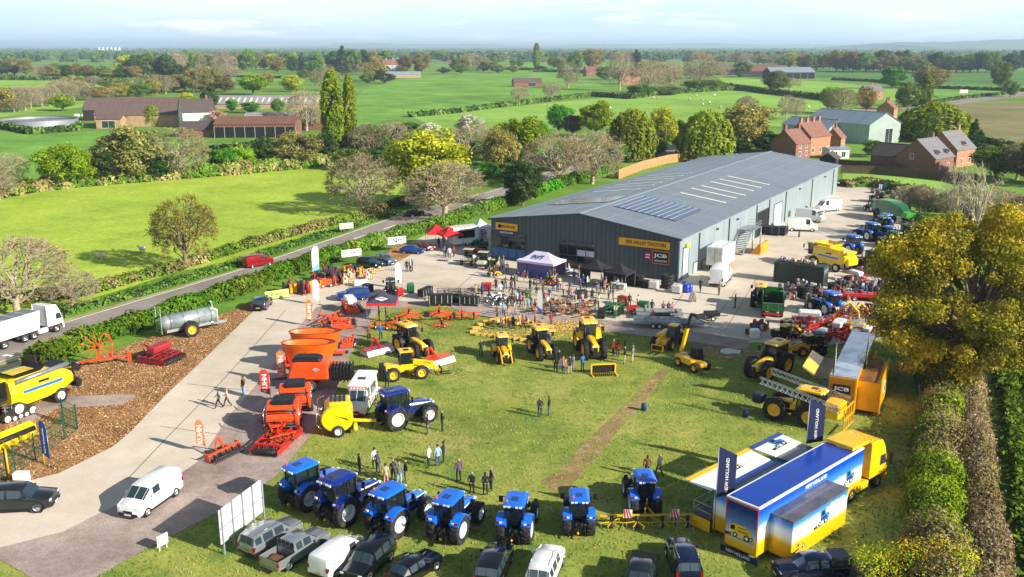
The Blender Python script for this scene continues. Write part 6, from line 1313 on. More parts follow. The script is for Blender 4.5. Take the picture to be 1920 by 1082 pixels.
# houses by the far end of the shed (ridge directions read from the photo)
def W2(n,z=1.1,h=1.2,s=1.0,face='f',L_=8): return [(face,-L_/2+L_*(k+.5)/n,z,s,h) for k in range(n)]
hax=AU; hb=rad(40); hs=rad(121)
house('brick_house',G(1487,298)+Vector((0,3,0)),hb,7,8,4.4,7.8,BRK,TIL,'small red brick house with clay tiled roof nearest the back of the shed','house',W2(2,.9,1.2,.9,'f',6)+W2(2,3.,1.1,.9,'f',6),((-3.2,0),(3.2,0)))
house('brick_house',G(1520,290)+Vector((0,3,0)),hb,10,8,5.4,9,BRO,TIL,'tall orange brick house with four chimneys in front of the pale farm shed','house',W2(3,.9,1.2,1,'f',11)+W2(2,3.3,1.2,1,'l',7),((-4.6,0),(-1.5,0),(1.6,0),(4.5,0)))
house('brick_house',G(1563,282),hax,6,5,4,6.6,BRO,TIL,'little orange brick annexe beside the telegraph pole','house',W2(2,1,1.2,.9,'f',5),((0,0),))
house('shed',G(1657,269)+Vector((cos(hs)*13,sin(hs)*13,0)),hs,26,15,6.2,9.6,GCL,GRF,'large pale green farm shed with grey roof and white sliding door','barn',(('l',-2,.0,3.6,4.6),),(),lights=5)
house('shed',G(1574,266)+Vector((cos(hs)*10,sin(hs)*10+2,0)),hs,20,9,4.5,6.8,GCL,GRF,'lower pale green lean to shed left of the large farm shed','barn',(),(),lights=0)
house('brick_house',G(1738,322)+Vector((0,2,0)),hb,9.5,10,3.8,8,BRK,SLT,'brick house with grey slate roof and two dormers behind the timber fence','house',W2(2,1,1.2,1,'f',8)+[('l',1,3.2,.9,1.3)],((3.5,.4),),dorm=2)
house('brick_house',G(1786,312)+Vector((0,3,0)),hb,10,9,4.6,8.8,BRO,SLT,'brick house with grey slate roof and single dormer right of the two dormer house','house',W2(2,.9,1.2,1,'f',8)+W2(2,2.8,1,.9,'l',7),((3.8,0),),dorm=1)
house('garage',G(1692,312)+Vector((0,3,0)),hb+pi/2,11,8,2.6,5.4,BRK,DTL,'low brick garage with dark tiled roof left of the slate roofed houses','garage',W2(1,.1,2.1,2.2,'l',4))
house('brick_house',G(1662,222),hax,9,7,4.5,7.4,BRO,TIL,'clay roofed house half hidden by the big willow','house',(),((-3,0),(0,0),(3,0)))
house('cottage',G(1632,186),.25,11,8,5,8,BRO,SLT,'lone brick cottage with slate roof in the green fields','house',W2(3,1,1.2,1,'f',9)+W2(3,3.2,1.1,1,'f',9),((0,0),))
house('shed',G(1555,312),hax,5,4,2.3,3.6,DTM,DTL,'small dark garden shed with pointed roof behind the big shed','shed')
house('garden_room',G(1566,296),.2,6,4,2.6,2.9,RND,GRF,'white topped garden room beside the orange brick house','shed',W2(2,.4,1.5,1.2,'f',5))
# left farm
fa=rad(22)
house('barn',G(158,226)+Vector((20,6,0)),.08,40,13,4.5,9,DTM,BRF,'left of the two dark timber cattle sheds with brown roofs','barn',group=None)
house('barn',G(186,236)+Vector((18,3,0)),.08,36,13,4.5,8.6,TNB,BRF,'brown roofed cattle shed with tan walls in front of the dark timber shed','barn',gable=DTM)
house('barn',G(210,240),.08,9,7,3.6,5,TNB,BRF,'small tan shed with open front at the corner of the cattle sheds','barn',(('f',0,.3,5,2.6),))
house('barn',G(478,258)+Vector((0,6,0)),.06,27,14,4.6,6.6,RBR,RBR,'open fronted barn with rust brown roof and pale block base','barn',openf=(8,3.6))
house('barn',G(393,255),.1,17,10,2.6,5,BRK,DTL,'low brick outbuilding with dark tiles below the white farmhouse','barn')
house('farmhouse',G(371,238),.5,12,9,6,10.5,RND,DTL,'white gabled farmhouse beside the pink blossom tree','house',(('l',0,6.3,1.2,1.2),('l',-2,1,1.2,1.4),('l',2,1,1.2,1.4)),((4,0),))
house('barn',G(538,202),.04,66,20,2.4,6,TNB,FBC,'very long grey roofed livestock shed behind the poplars','barn',lights=22)
house('barn',G(540,242),.06,30,12,4,6,RBR,FBC,'grey roofed shed behind the rust brown barn','barn')
# slurry store
m=MB(); g=G(75,236); m.lathe([(14,0),(14,2.6)],40,GV,axis='Z'); m.lathe([(.01,2.0),(13.8,2.0)],40,M('4a4038',.3,0,.3,1,'slurry'),axis='Z'); m.lathe([(13.9,2.6),(14.2,2.7),(14.0,2.75)],40,GV,axis='Z'); o=m.build('slurry_store',None,g); tag(o,'round grey slurry store left of the cattle sheds','tank')
m=MB(); [m.rbox(x,x+2.4,y,y+1.4,0,1.3,RND,.3) for x,y in((0,0),(3,.6),(6,-.2),(9.5,.3),(12,1))]; tag(m.build('wrapped_bales',None,G(75,228)+Vector((2,26,0))),'row of white wrapped bales behind the slurry store','bales')
# farms on the skyline
house('country_house',G(738,136),.3,26,12,9,15,M('a9c0c8',.7,0,.1,1,'pale_blue_render'),TIL,'pale blue rendered country house with red roof among the tall trees','house',W2(4,2,2,1.6,'f',22)+W2(4,6,2,1.6,'f',22),((-8,0),(0,0),(8,0)))
house('barn',G(756,146),.2,34,9,3.5,6,TNB,GRF,'long low grey roofed range below the pale blue country house','barn')
house('barn',G(988,162),.15,22,11,3.5,6.2,BRK,BRF,'small brick barn with pale roof in the middle of the hill field','barn',(('f',3,.3,6,2.6),))
house('farmhouse',G(1180,158),.2,16,11,7,12,BRO,TIL,'orange brick farmhouse with tall chimney behind bare trees','house',W2(3,1.5,1.6,1.2,'f',12),((3,0),(-5,0)))
house('farmhouse',G(1112,143),.2,18,12,6,10,BRK,TIL,'red brick house with pale roof left of the bare trees','house',W2(3,1.5,1.6,1.2,'f',12),((3,0),))
for i,(px,py,l,w_,r,lb) in enumerate(((1400,140,70,30,BRF,'wide brown roofed farm shed on the skyline right of the bare trees'),(1420,144,36,18,RBR,'rust coloured shed in front of the brown skyline sheds'),(1440,141,40,20,BRF,'dark green walled shed right of the rust coloured shed'),(1478,147,44,22,GRF,'open fronted grey farm shed with yellow machine beside it'))):
    house('barn',G(px,py),.12,l,w_,6,10.5,DTM if i!=2 else M('2f4a40',.6,0,.1,1,'green_sheet'),r,lb,'barn',openf=(6,5) if i==3 else None)
for k in range(6):
    m=MB(); s=1.; m.lathe([(11,0),(8.5,9),(7,16),(6.6,20),(7.4,25)],14,M('d8dade',.8,0,.05,1,'tower_concrete'),axis='Z'); o=m.build('cooling_tower',None,G(186+k*7.6,96.6)); tag(o,'hazy white cooling tower, one of six in a row on the far left horizon','tower','cooling towers on the horizon')
bl=MB(); rr=random.Random(8)
for i,(px,py) in enumerate(((925,103),(945,103),(960,106),(980,106),(1250,106),(1290,103),(900,102),(975,103),(1395,100))):
    g=G(px,py); m=MB(); w_=rr.uniform(25,60); m.box(-w_,w_,-15,15,0,9,RND); m.box(-w_-1,w_+1,-16,16,9,10,GV); o=m.build('factory',None,g); tag(o,'pale far off industrial building half lost in the haze','factory','far off industrial buildings')
# ---------------------------------------------------------------- trees
LB={'bare':'bare branched tree','barepale':'pale budding tree','bareolive':'olive brown budding tree','barebud':'orange budding tree','barewhite':'white barked dead tree','round':'bright green tree','fresh':'fresh green tree','mid':'mid green tree','dark':'dark evergreen tree','yellow':'yellow green tree','olive':'olive green tree','orange':'russet green tree','copper':'copper brown tree','white':'white blossom tree','pink':'pink blossom tree','poplar':'tall narrow poplar','willow':'weeping willow','birch':'pale yellow birch','conifer':'dark conifer','shrub':'rounded green bush','bush':'hedgerow bush'}
NMS={'poplar':'poplar_tree','willow':'willow_tree','birch':'birch_tree','conifer':'pine_tree','white':'blossom_tree','pink':'blossom_tree','shrub':'bush','bush':'bush'}
def T(kind,px,py,top,w,where,grp=None):
    return tree(kind,px,py,top,w,LB[kind]+' '+where,NMS.get(kind,'tree'),grp,'bush' if kind in('shrub','bush') else 'tree')
for a in (
 # roadside near
 ('barebud',350,503,362,112,'standing alone by the roadside hedge with its shadow on the pasture'),('barepale',35,592,440,190,'at the left edge above the white lorry'),('bare',136,576,505,95,'small and sparse beside the roadside hedge at the left'),
 ('bareolive',681,402,283,125,'at the pasture corner left of the yellow green tree'),('yellow',806,388,248,170,'large and glowing beside the road, left of the shed'),('barepale',835,408,300,150,'in front of the big yellow green tree by the road'),
 # belt left, behind the pasture
 ('bare',5,352,285,95,'at the left end of the belt behind the bright pasture'),('bareolive',0,374,318,60,'low at the left edge of the bright pasture'),('round',118,354,268,95,'in the belt behind the bright pasture'),('round',160,350,282,50,'beside the yellow green tree in the belt'),('dark',198,346,272,62,'in the belt behind the bright pasture'),
 ('olive',252,341,232,115,'in the belt behind the bright pasture, below the cattle sheds'),('bareolive',335,334,236,110,'in the belt below the white farmhouse'),('dark',300,338,280,60,'filling the belt between two larger trees'),
 ('fresh',420,326,276,60,'low in the belt below the rust brown barn'),('round',455,322,276,60,'low in the belt below the rust brown barn'),('dark',498,316,256,46,'in the belt left of the poplars'),('olive',560,313,246,95,'rounded and grey green left of the poplars'),
 ('dark',607,305,248,60,'at the foot of the poplars'),('poplar',627,302,129,44,'the broader of the pair left of centre'),('poplar',659,300,137,27,'the slimmer of the pair left of centre'),('barepale',575,245,165,66,'beside the long grey livestock shed'),
 ('dark',655,302,250,50,'right at the foot of the poplars'),('bareolive',690,302,228,70,'between the poplars and the yellow green tree'),('fresh',712,300,232,60,'between the poplars and the yellow green tree'),('bare',735,300,225,80,'behind the yellow green tree'),('dark',770,290,230,70,'behind the yellow green tree'),
 ('white',808,262,228,42,'behind the big yellow green tree'),('white',882,262,212,55,'right of the big yellow green tree'),('barepale',870,322,235,100,'right of the big yellow green tree'),('bare',915,300,228,70,'beside the white blossom tree'),
 ('orange',938,330,240,70,'beside the road bend near the shed'),('round',975,318,215,100,'above the left part of the shed roof'),('fresh',1000,290,222,70,'above the left part of the shed roof'),('dark',981,386,302,72,'at the road bend left of the big shed'),('barepale',1048,352,245,130,'standing by the road left of the shed'),('barepale',1110,345,240,110,'by the timber fence beyond the shed'),
 ('fresh',1048,250,193,55,'dense and rich green, above the shed ridge'),('copper',1073,255,212,38,'next to the rich green tree above the shed'),('round',1118,258,188,72,'above the shed ridge'),('willow',1184,300,205,88,'dark green beside the far lane'),('yellow',1240,285,203,60,'above the shed ridge between two willows'),('dark',1275,282,225,40,'between the two willows'),('willow',1322,300,208,98,'brightest green, above the far end of the shed'),
 ('orange',1402,282,190,105,'large and brown behind the far end of the shed'),('bareolive',1400,215,178,40,'in the sheep field above the shed'),('dark',1440,286,250,60,'beside the brick houses'),
 ('bare',1474,226,176,32,'left of a pair in the sheep field'),('bare',1493,224,180,30,'right of a pair in the sheep field'),
 ('bareolive',1575,215,162,66,'behind the pale green farm sheds'),('round',1560,213,160,50,'behind the pale green farm sheds'),('orange',1624,210,163,38,'beside the lone cottage'),('poplar',1733,200,138,30,'beside the lane on the right'),('mid',1702,206,155,50,'beside the lane on the right'),('willow',1750,264,193,118,'huge and round behind the slate roofed houses'),('willow',1722,258,200,80,'left behind the slate roofed houses'),
 ('conifer',1823,278,222,28,'right of the slate roofed houses'),('conifer',1836,284,242,24,'smaller, right of the slate roofed houses'),('mid',1636,295,262,40,'in a garden before the pale green shed'),('fresh',1655,292,265,36,'in a garden before the pale green shed'),
 ('fresh',1674,167,122,50,'standing alone in the fields on the right'),('orange',1745,165,124,66,'broad, right of the lone field tree'),('mid',1875,165,115,38,'slender beside the lane at the right'),('mid',1893,182,150,34,'small and round by the lane at the right'),
 ('mid',1455,172,132,50,'below the skyline farm sheds'),('bare',1480,170,145,40,'below the skyline farm sheds'),
 # centre, hill farm
 ('bareolive',1065,165,115,42,'beside the red brick house on the hill'),('mid',1080,135,96,30,'on the skyline behind the red brick house'),('orange',1113,132,89,44,'large on the skyline behind the red brick house'),('bare',1162,170,92,52,'tall beside the orange brick farmhouse'),('conifer',1194,130,92,26,'on the skyline behind the farmhouse'),('bare',1215,178,108,66,'wide in front of the farmhouse'),('bare',1255,176,112,50,'right of the farmhouse'),('bare',1313,165,94,60,'broad at the right end of the farm trees'),
 ('fresh',1200,182,158,55,'bushy at the foot of the farm trees'),('shrub',1250,178,160,60,'at the foot of the farm trees'),('shrub',1320,168,148,80,'at the right end of the farm trees'),
 ('bare',975,192,162,34,'small and bare in the hill pasture'),('bare',1035,188,152,34,'smaller bare one in the hill pasture'),('poplar',1006,128,80,15,'alone on the skyline in the centre'),('bare',1020,118,105,16,'beside the skyline poplar'),('mid',1038,128,107,26,'on the skyline right of the poplar'),('bareolive',1050,125,103,20,'on the skyline right of the poplar'),('fresh',1062,122,108,16,'on the skyline right of the poplar'),
 # wood around blue house
 ('conifer',642,140,85,30,'tallest of the wood by the blue house'),('dark',627,135,95,34,'in the wood by the blue house'),('mid',660,136,92,34,'in the wood by the blue house'),('dark',678,134,93,30,'in the wood by the blue house'),('orange',700,134,93,30,'in the wood by the blue house'),('bare',688,122,94,26,'in the wood by the blue house'),('mid',722,132,94,34,'in the wood by the blue house'),('copper',762,136,100,24,'beside the pale blue country house'),('orange',792,137,97,38,'right of the pale blue country house'),('pink',666,136,119,26,'left of the pale blue country house'),('orange',702,153,113,52,'in front of the wood by the blue house'),('dark',720,156,135,40,'below the pale blue country house'),('mid',690,156,135,30,'below the pale blue country house'),
 ('shrub',572,147,130,30,'dome shaped in the fields left of the wood'),('mid',594,140,101,30,'left of the wood by the blue house'),('conifer',566,136,102,24,'left of the wood by the blue house'),('dark',550,138,105,24,'left of the wood'),('yellow',548,130,100,34,'left of the wood'),('orange',520,137,103,34,'left of the wood'),
 ('mid',828,116,95,26,'on the skyline right of the wood'),('orange',870,132,104,28,'on the skyline above the hill field'),('bare',885,130,98,36,'on the skyline above the hill field'),('mid',855,134,110,24,'on the skyline above the hill field'),('bareolive',905,130,103,26,'on the skyline above the hill field'),('mid',920,129,107,26,'at the top of the hill field'),('orange',940,116,103,24,'at the top of the hill field'),('fresh',962,128,110,14,'at the top of the hill field'),('mid',975,127,110,16,'at the top of the hill field'),
 ('round',475,178,138,60,'before the long grey livestock shed'),('orange',500,160,136,30,'before the skyline wood at the left'),('yellow',547,172,141,44,'behind the long grey livestock shed'),('bareolive',610,170,124,55,'behind the poplar pair'),
 ('dark',395,205,162,34,'beside the white farmhouse'),('yellow',352,205,174,34,'beside the cattle sheds'),('conifer',388,215,165,36,'beside the white farmhouse'),('pink',408,240,204,38,'beside the white farmhouse'),('willow',288,236,198,36,'in front of the tan cattle shed'),('round',118,208,177,48,'alone left of the cattle sheds'),('fresh',435,210,185,26,'by the long grey livestock shed'),('mid',522,215,184,26,'by the long grey livestock shed'),('fresh',470,212,190,40,'by the long grey livestock shed'),
 ('barewhite',1784,452,296,60,'left of two behind the golden oak'),('barewhite',1826,458,300,100,'right of two behind the golden oak'),
): T(*a)
rr=random.Random(21)
def belt(x0,x1,y0,y1,n,hmin,hmax,w,kinds,where,grp):
    for i in range(n):
        f=(i+rr.uniform(.2,.8))/n; px=x0+(x1-x0)*f; py=y0+(y1-y0)*f+rr.uniform(-1.5,1.5); h=rr.uniform(hmin,hmax); k=rr.choice(kinds)
        T(k,px,py,py-h,rr.uniform(.8,1.3)*w,where,grp)
MIX=['mid','orange','bareolive','dark','bare','olive','yellow']
belt(0,60,142,142,4,18,36,34,MIX,'in the hedgeline at the far left','far hedgeline trees'); belt(60,260,147,150,10,14,30,30,MIX,'in the hedgeline left of the skyline wood','far hedgeline trees'); belt(110,240,160,168,5,14,26,30,['mid','bareolive','orange'],'in the hedgeline left of the skyline wood','far hedgeline trees')
belt(230,330,140,150,7,30,48,40,['mid','yellow','bareolive','dark','fresh'],'in the skyline wood at the left','skyline wood trees'); belt(325,470,140,135,13,34,46,30,['bare','bareolive','bare','mid'],'in the tall bare part of the skyline wood','skyline wood trees'); belt(330,450,150,148,7,24,36,30,['bareolive','bare','dark'],'at the front of the skyline wood','skyline wood trees'); belt(460,560,132,130,7,22,34,26,MIX,'on the skyline left of the centre wood','skyline wood trees')
belt(0,60,212,206,4,26,50,50,['bare','bareolive','orange'],'in the brown thicket at the left','brown thicket trees'); belt(50,150,205,190,6,30,52,46,['bare','bareolive','bare'],'in the brown thicket at the left','brown thicket trees'); belt(140,300,190,178,9,22,40,42,['bareolive','bare','mid','orange'],'in the thicket above the cattle sheds','brown thicket trees'); belt(290,430,175,172,9,26,50,40,['bare','bareolive','olive'],'in the thicket above the cattle sheds','brown thicket trees')
belt(1450,1560,130,132,9,22,36,30,MIX,'on the skyline right of the farm sheds','skyline trees on the right'); belt(1560,1700,134,136,12,26,44,32,['mid','orange','dark','copper','mid'],'on the skyline right of the farm sheds','skyline trees on the right'); belt(1690,1860,136,137,11,26,42,34,['mid','dark','orange','mid'],'in the row crossing the fields at the right','skyline trees on the right'); belt(1850,1930,136,136,4,24,42,34,['mid','dark'],'in the row crossing the fields at the right','skyline trees on the right'); belt(1330,1460,118,122,8,14,24,26,['mid','orange','bare'],'on the skyline behind the farm sheds','skyline trees on the right')
belt(1580,1790,352,340,6,12,26,40,['mid','olive'],'on the grass bank below the timber fence','bushes on the rear bank') if 0 else None
belt(1860,1990,330,350,5,60,95,80,['bareolive','mid','olive','bareolive'],'in the wood right of the slate roofed houses','trees right of the houses'); belt(1800,1990,410,470,7,50,90,90,['bareolive','bare','olive','bareolive'],'in the wood behind the golden oak','trees behind the golden oak'); belt(1690,1770,395,405,4,40,60,50,['bareolive','bare'],'on the rear bank beside the yard','trees behind the golden oak')
belt(640,960,318,300,11,30,60,48,['dark','mid','bareolive','fresh'],'in the undergrowth behind the road','roadside undergrowth trees'); belt(880,1180,345,300,8,26,40,44,['mid','dark','fresh'],'beside the road left of the shed','roadside undergrowth trees'); belt(1180,1450,292,285,7,24,40,40,['dark','mid'],'behind the far end of the shed','roadside undergrowth trees')
belt(560,1060,141,134,14,10,22,24,['mid','dark','bareolive','orange'],'around the crest of the hill field','hill crest trees'); belt(1120,1400,150,146,9,16,34,34,['bare','bareolive','mid'],'behind the bare farm trees','farm backing trees')
# far woodland masses on the vale floor
rng=np.random.RandomState(4); VV=[];QQ=[];nn=0
for i in range(420):
    d=2300*(7.5**rng.uniform(0,1)); xx=rng.uniform(-.62,.62)*d; L_=rng.uniform(60,500)*(1 if d<6000 else 2.2); W_=rng.uniform(10,45); n=int(90*(1 if d<7000 else .6)); a=rng.normal()*.25
    u=rng.uniform(-1,1,n); v=rng.normal(size=n)*.5; P=np.stack([xx+u*L_*cos(a)-v*W_*sin(a),d+u*L_*sin(a)+v*W_,rng.uniform(2,11,n)],1); Nn=rng.normal(size=(n,3))*.6+np.array([0.3,-.6,.7])
    V,Q=quads(P,Nn,rng.uniform(3,6.5,n)*(1 if d<6000 else 1.5),rng,.8); VV.append(V); QQ.append(Q+nn); nn+=len(V)
for y0_,n_,w_ in((111,60,15),(107,60,12),(116,40,20)):
    for i in range(n_):
        px=-20+1960*(i+rng.uniform(0,1))/n_; g=G(px,y0_+rng.uniform(-.6,1)); mpp=g.y/F; R_=w_*mpp*rng.uniform(.45,1.); H_=w_*mpp*rng.uniform(.5,.9); n=110; d=rng.normal(size=(n,3)); d/=np.linalg.norm(d,axis=1)[:,None]; d[:,2]=np.abs(d[:,2]); P=np.array([g.x,g.y,1.])+d*np.array([R_,R_*.8,H_])*rng.uniform(.6,1,(n,1))
        V,Q=quads(P,d+rng.normal(size=(n,3))*.5,rng.uniform(1.5,3,n)*mpp*1.2,rng,.8); VV.append(V); QQ.append(Q+nn); nn+=len(V)
me=npmesh('woodland',np.concatenate(VV),np.concatenate(QQ),[leaf_mat('woodland',['2c3e1c','3e5428','566c3a'],.05,.01)]); o=bpy.data.objects.new('woodland',me); COL.objects.link(o); tag(o,'hazy belts of woodland spread over the distant vale','woodland',None,'stuff')
# golden oak on the right
def oak():
    rng=np.random.RandomState(9); W=NPM(); C=NPM(); P=[];Nn=[];S=[];cl=[]
    for i in range(230):
        d=rng.normal(size=3); d/=np.linalg.norm(d); rr_=rng.uniform(.3,.98)**.6; c=np.array([d[0]*10.2*rr_,d[1]*9.*rr_,9.0+d[2]*(7.8 if d[2]>0 else 8.2)*rr_]); cl.append((c,rng.uniform(.7,1.8)))
    for c,r in cl:
        n=int(700*(r/1.3)**2); d=rng.normal(size=(n,3)); d/=np.linalg.norm(d,axis=1)[:,None]; P.append(c+d*(r*rng.uniform(.3,1.12,(n,1)))*np.array([1,1,.75])); Nn.append(d*.7+rng.normal(size=(n,3))*.6+np.array([0,0,.2])); S.append(rng.uniform(.5,1.3,n)*.085)
    P=np.concatenate(P); V,Q=quads(P,np.concatenate(Nn),np.concatenate(S),rng); mi=(np.sin(P[:,0]*.5)+np.sin(P[:,2]*.45+1)-P[:,2]*.12+rng.normal(size=len(P))*.7+.8>0).astype(int); C.add(V,Q); C.mi=[mi]
    V,Q=tube_np([(0,0,-.3),(.2,0,2.5),(0,.3,6),(-.4,.2,11)],.75,.22,9); W.add(V,Q)
    for c,r in cl[::2]:
        z0=rng.uniform(2.5,6.5); V,Q=tube_np([(0,0,z0),(c[0]*.35,c[1]*.35,z0+(c[2]-z0)*.45),(c[0]*.7,c[1]*.7,z0+(c[2]-z0)*.75),tuple(c)],.26,.04,5); W.add(V,Q)
    ro=root('oak_tree')
    for nm,me in(('trunk',W.mesh('trunk',[BARK])),('crown',C.mesh('crown',[LEAF['oaklow'],LEAF['gold']]))): o=bpy.data.objects.new(nm,me); COL.objects.link(o); o.parent=ro
    return ro
o=oak(); o.location=G(1808,722); o.scale=(.97,.97,.97); o.rotation_euler.z=.4; tag(o,'huge golden leaved oak overhanging the right side of the show field','tree')
def T2(kind,px,py,top,w,lab): T(kind,px,py,top,w,lab)
for a in (('orange',1905,640,470,130,'tucked against the right side of the golden oak'),('mid',1760,700,600,90,'under the left side of the golden oak'),('mid',1790,900,770,95,'rising from the near hedge in front of the oak')): pass
# hedges
hedge('hedge',[(-150,708),(0,650),(60,612)] and [(-60,580),(40,566),(150,556),(250,528),(330,508),(440,472),(560,438),(640,418),(740,388),(800,366)],1.6,1.3,['hedge','hedgebrown'],'long clipped hedge between the bright pasture and the main road',120,.11,seed=2,mix=(.55,.5))
hedge('verge_growth',[(-40,618),(100,590),(230,558),(330,528),(440,496),(540,462),(640,430),(740,400)],3.,.35,['verge','verge'],'rough green verge between the pasture hedge and the main road',55,.12,cat='verge',seed=3,kind='stuff',jag=.6)
hedge('hedge',[(60,690),(140,656),(200,634),(275,612),(340,588),(425,558),(480,536),(540,514),(600,494),(660,474)],2.6,1.7,['hedge','fresh'],'thick green hedge between the main road and the wood chip display area',150,.11,seed=4,mix=(.6,.5))
hedge('hedge',[(660,476),(720,456),(770,440),(815,430),(870,410),(930,390),(990,372)],2.6,1.7,['hedge','mid'],'thick green hedge between the main road and the parked red gazebo',140,.12,seed=5,mix=(.6,.5))
hedge('hedge',[(990,372),(1050,350),(1110,330),(1160,316)],2.4,1.8,['fresh','hedge'],'bright green hedge running up beside the timber fence past the shed',70,.2,seed=6)
hedge('hedge',[(-40,378),(60,360),(150,350),(300,338),(430,328),(560,316),(640,306),(740,302)],3,2.6,['hedge','hedgebrown'],'overgrown hedge along the back of the bright pasture',40,.26,seed=7)
hedge('hedge',[(1770,1600),(1760,1200),(1752,1082),(1748,960),(1752,880),(1762,800),(1772,742),(1780,690),(1790,640),(1800,590)],3.3,2.3,['bright','hedgebrown'],'wide scrubby hedge at the right edge of the show field',420,.055,seed=8,mix=(.5,.5),jag=.4)
hedge('hedge',[(1870,1600),(1862,1200),(1855,1082),(1838,960),(1828,880),(1822,800),(1815,720),(1812,650)],2.3,1.7,['twig','hedgebrown'],'brown leafless hedge beside the green crop on the right',380,.05,seed=9,mix=(.6,.5),jag=.35)
hedge('gorse_bush',[(1600,1110),(1660,1105),(1740,1098),(1830,1090)],1.8,2.0,['gorse','bright'],'yellow flowering gorse bushes at the bottom right corner',600,.035,cat='bush',seed=10,jag=.8,mix=(.7,.5))
for i in range(9):
    a=[(1880+i*34,660),(1900+i*52,760),(1918+i*72,900),(1945+i*98,1082),(2000+i*150,1400)]
    if i==0: CR=[]
    CR.append(a)
rng=np.random.RandomState(3); Ps=[];Ns=[]
for a in CR:
    pp=[G(*p) for p in a]
    for p,q in zip(pp,pp[1:]):
        n=int((q-p).length*150); t=rng.uniform(0,1,(n,1)); P=np.array(p)+t*(np.array(q)-np.array(p)); P[:,0]+=rng.normal(size=n)*.45; P[:,1]+=rng.normal(size=n)*.3; P[:,2]=np.abs(rng.normal(size=n))*.35+.05; Ps.append(P); Ns.append(rng.normal(size=(n,3))*.6+np.array([0,0,.8]))
P=np.concatenate(Ps); V,Q=quads(P,np.concatenate(Ns),rng.uniform(.06,.16,len(P)),rng); o=bpy.data.objects.new('crop',npmesh('crop',V,Q,[leaf_mat('crop',['3a4c18','5a7422','88983c'],.2,.6)])); COL.objects.link(o); tag(o,'lush green crop in rows at the right edge','crop',None,'stuff')
for pts,h,lb in (([(0,240),(60,252),(140,246),(150,240)],2.,'low hedge below the round slurry store'),([(768,220),(860,212),(900,206),(1000,194),(1060,186),(1110,180)],2.,'hedge crossing the hill pasture below the small brick barn'),([(1110,180),(1180,186),(1240,178),(1380,168)],2.5,'dark hedge below the bare farm trees'),([(1345,162),(1440,176),(1530,186),(1560,190)],3.,'dark hedge crossing below the skyline farm sheds'),([(1560,150),(1640,154),(1740,166),(1860,170),(1920,172)],2.,'hedge crossing the fields behind the lone field tree'),([(1000,135),(1080,136),(1120,140)],3,'dark hedge at the top of the hill field'),([(840,135),(940,131),(1000,132)],3,'hedge along the crest of the hill field'),([(0,173),(100,176),(180,174),(260,178),(300,172)],2.5,'hedge in front of the brown thicket at the left'),([(0,150),(100,151),(200,156),(300,152)],3,'far hedge below the left hedgeline trees'),([(1655,205),(1740,196),(1800,186),(1880,178)],1.5,'hedge beside the lane at the right'),([(1800,262),(1860,270),(1920,284),(1960,290)],1.6,'hedge along the bottom of the ploughed field'),([(380,142),(480,146),(560,148)],2.,'hedge under the bare skyline wood'),([(380,292),(430,284),(480,278),(560,274),(600,272)],2.,'hedge in front of the rust brown barn')):
    hedge('hedge',pts,2.2*h/2,h,['mid','dark'],lb,14,.42,seed=int(pts[0][0])+3)
hedge('scrub',[(1580,350),(1640,346),(1700,362),(1740,385),(1770,400)],4,1.4,['verge','hedgebrown'],'rough scrub along the grassy bank behind the yard',40,.22,cat='scrub',seed=12,kind='stuff')
# timber fences
def fence(name,pts,h,mat,label,post=2.4,cat='fence',top=None):
    ro=root(name); pp=[G(*p) for p in pts]; ro.location=pp[0]; m=MB(); ps=MB()
    for a,b in zip(pp,pp[1:]):
        a=a-pp[0];b=b-pp[0]; L_=(b-a).length; n=int(L_/.15) if L_<60 else int(L_/.4); d=(b-a)/n
        for i in range(n): p=a+d*(i+.5); m.bar(p-d*.46+Vector((0,0,h/2)),p+d*.46+Vector((0,0,h/2)),.03,h*(1+RN.uniform(-.012,.012)),mat)
        for i in range(int(L_/post)+1): p=a+(b-a)*min(1,i*post/L_); ps.cyl(p,p+Vector((0,0,h+.08)),.06,None,5,mat)
    m.build('panels',ro); ps.build('posts',ro); return tag(ro,label,cat)
TIM=M('5c4636',.85,0,.3,3,'dark_timber_fence'); TIM2=M('c2885a',.8,0,.2,3,'new_timber_fence')
fence('timber_fence',[(1576,325),(1640,327),(1720,334),(1800,343),(1830,350)],2.0,TIM,'dark close boarded timber fence behind the yard below the houses'); fence('timber_fence',[(1160,336),(1205,318),(1252,306),(1300,300)],2.2,TIM2,'new orange timber fence beyond the left roof slope of the shed'); fence('garden_fence',[(1572,312),(1625,316),(1690,322)],1.8,TIM,'low garden fence between the garden shed and the brick garage')
GF=M('1e5a3c',.5,0,.15,3,'green_fence')
def meshfence(pts,h,label,step=2.4,bar=.18):
    ro=root('mesh_fence'); pp=[G(*p) for p in pts]; ro.location=pp[0]; m=MB(); 
    for a,b in zip(pp,pp[1:]):
        a=a-pp[0];b=b-pp[0]; L_=(b-a).length
        for z in(.08,h*.33,h*.66,h-.05): m.bar(a+Vector((0,0,z)),b+Vector((0,0,z)),.03,.035,GF)
        n=int(L_/bar)
        for i in range(n): p=a+(b-a)*i/n; m.bar(p+Vector((0,0,.05)),p+Vector((0,0,h)),.016,.016,GF)
        for i in range(int(L_/step)+1): p=a+(b-a)*min(1,i*step/L_); q=MB(); q.box(-.04,.04,-.04,.04,0,h+.12,GF); q.build('post',ro,p)
    m.build('mesh_panel',ro); return tag(ro,label,'fence')
meshfence([(-40,925),(30,890),(90,848),(146,806)],2.1,'green mesh security fence behind the blue white flag at the left'); meshfence([(146,806),(112,788)],2.1,'short return of green mesh fence beside the combine')
meshfence([(1722,775),(1716,720),(1712,690)],1.6,'short green mesh fence under the golden oak',2.4,.25)
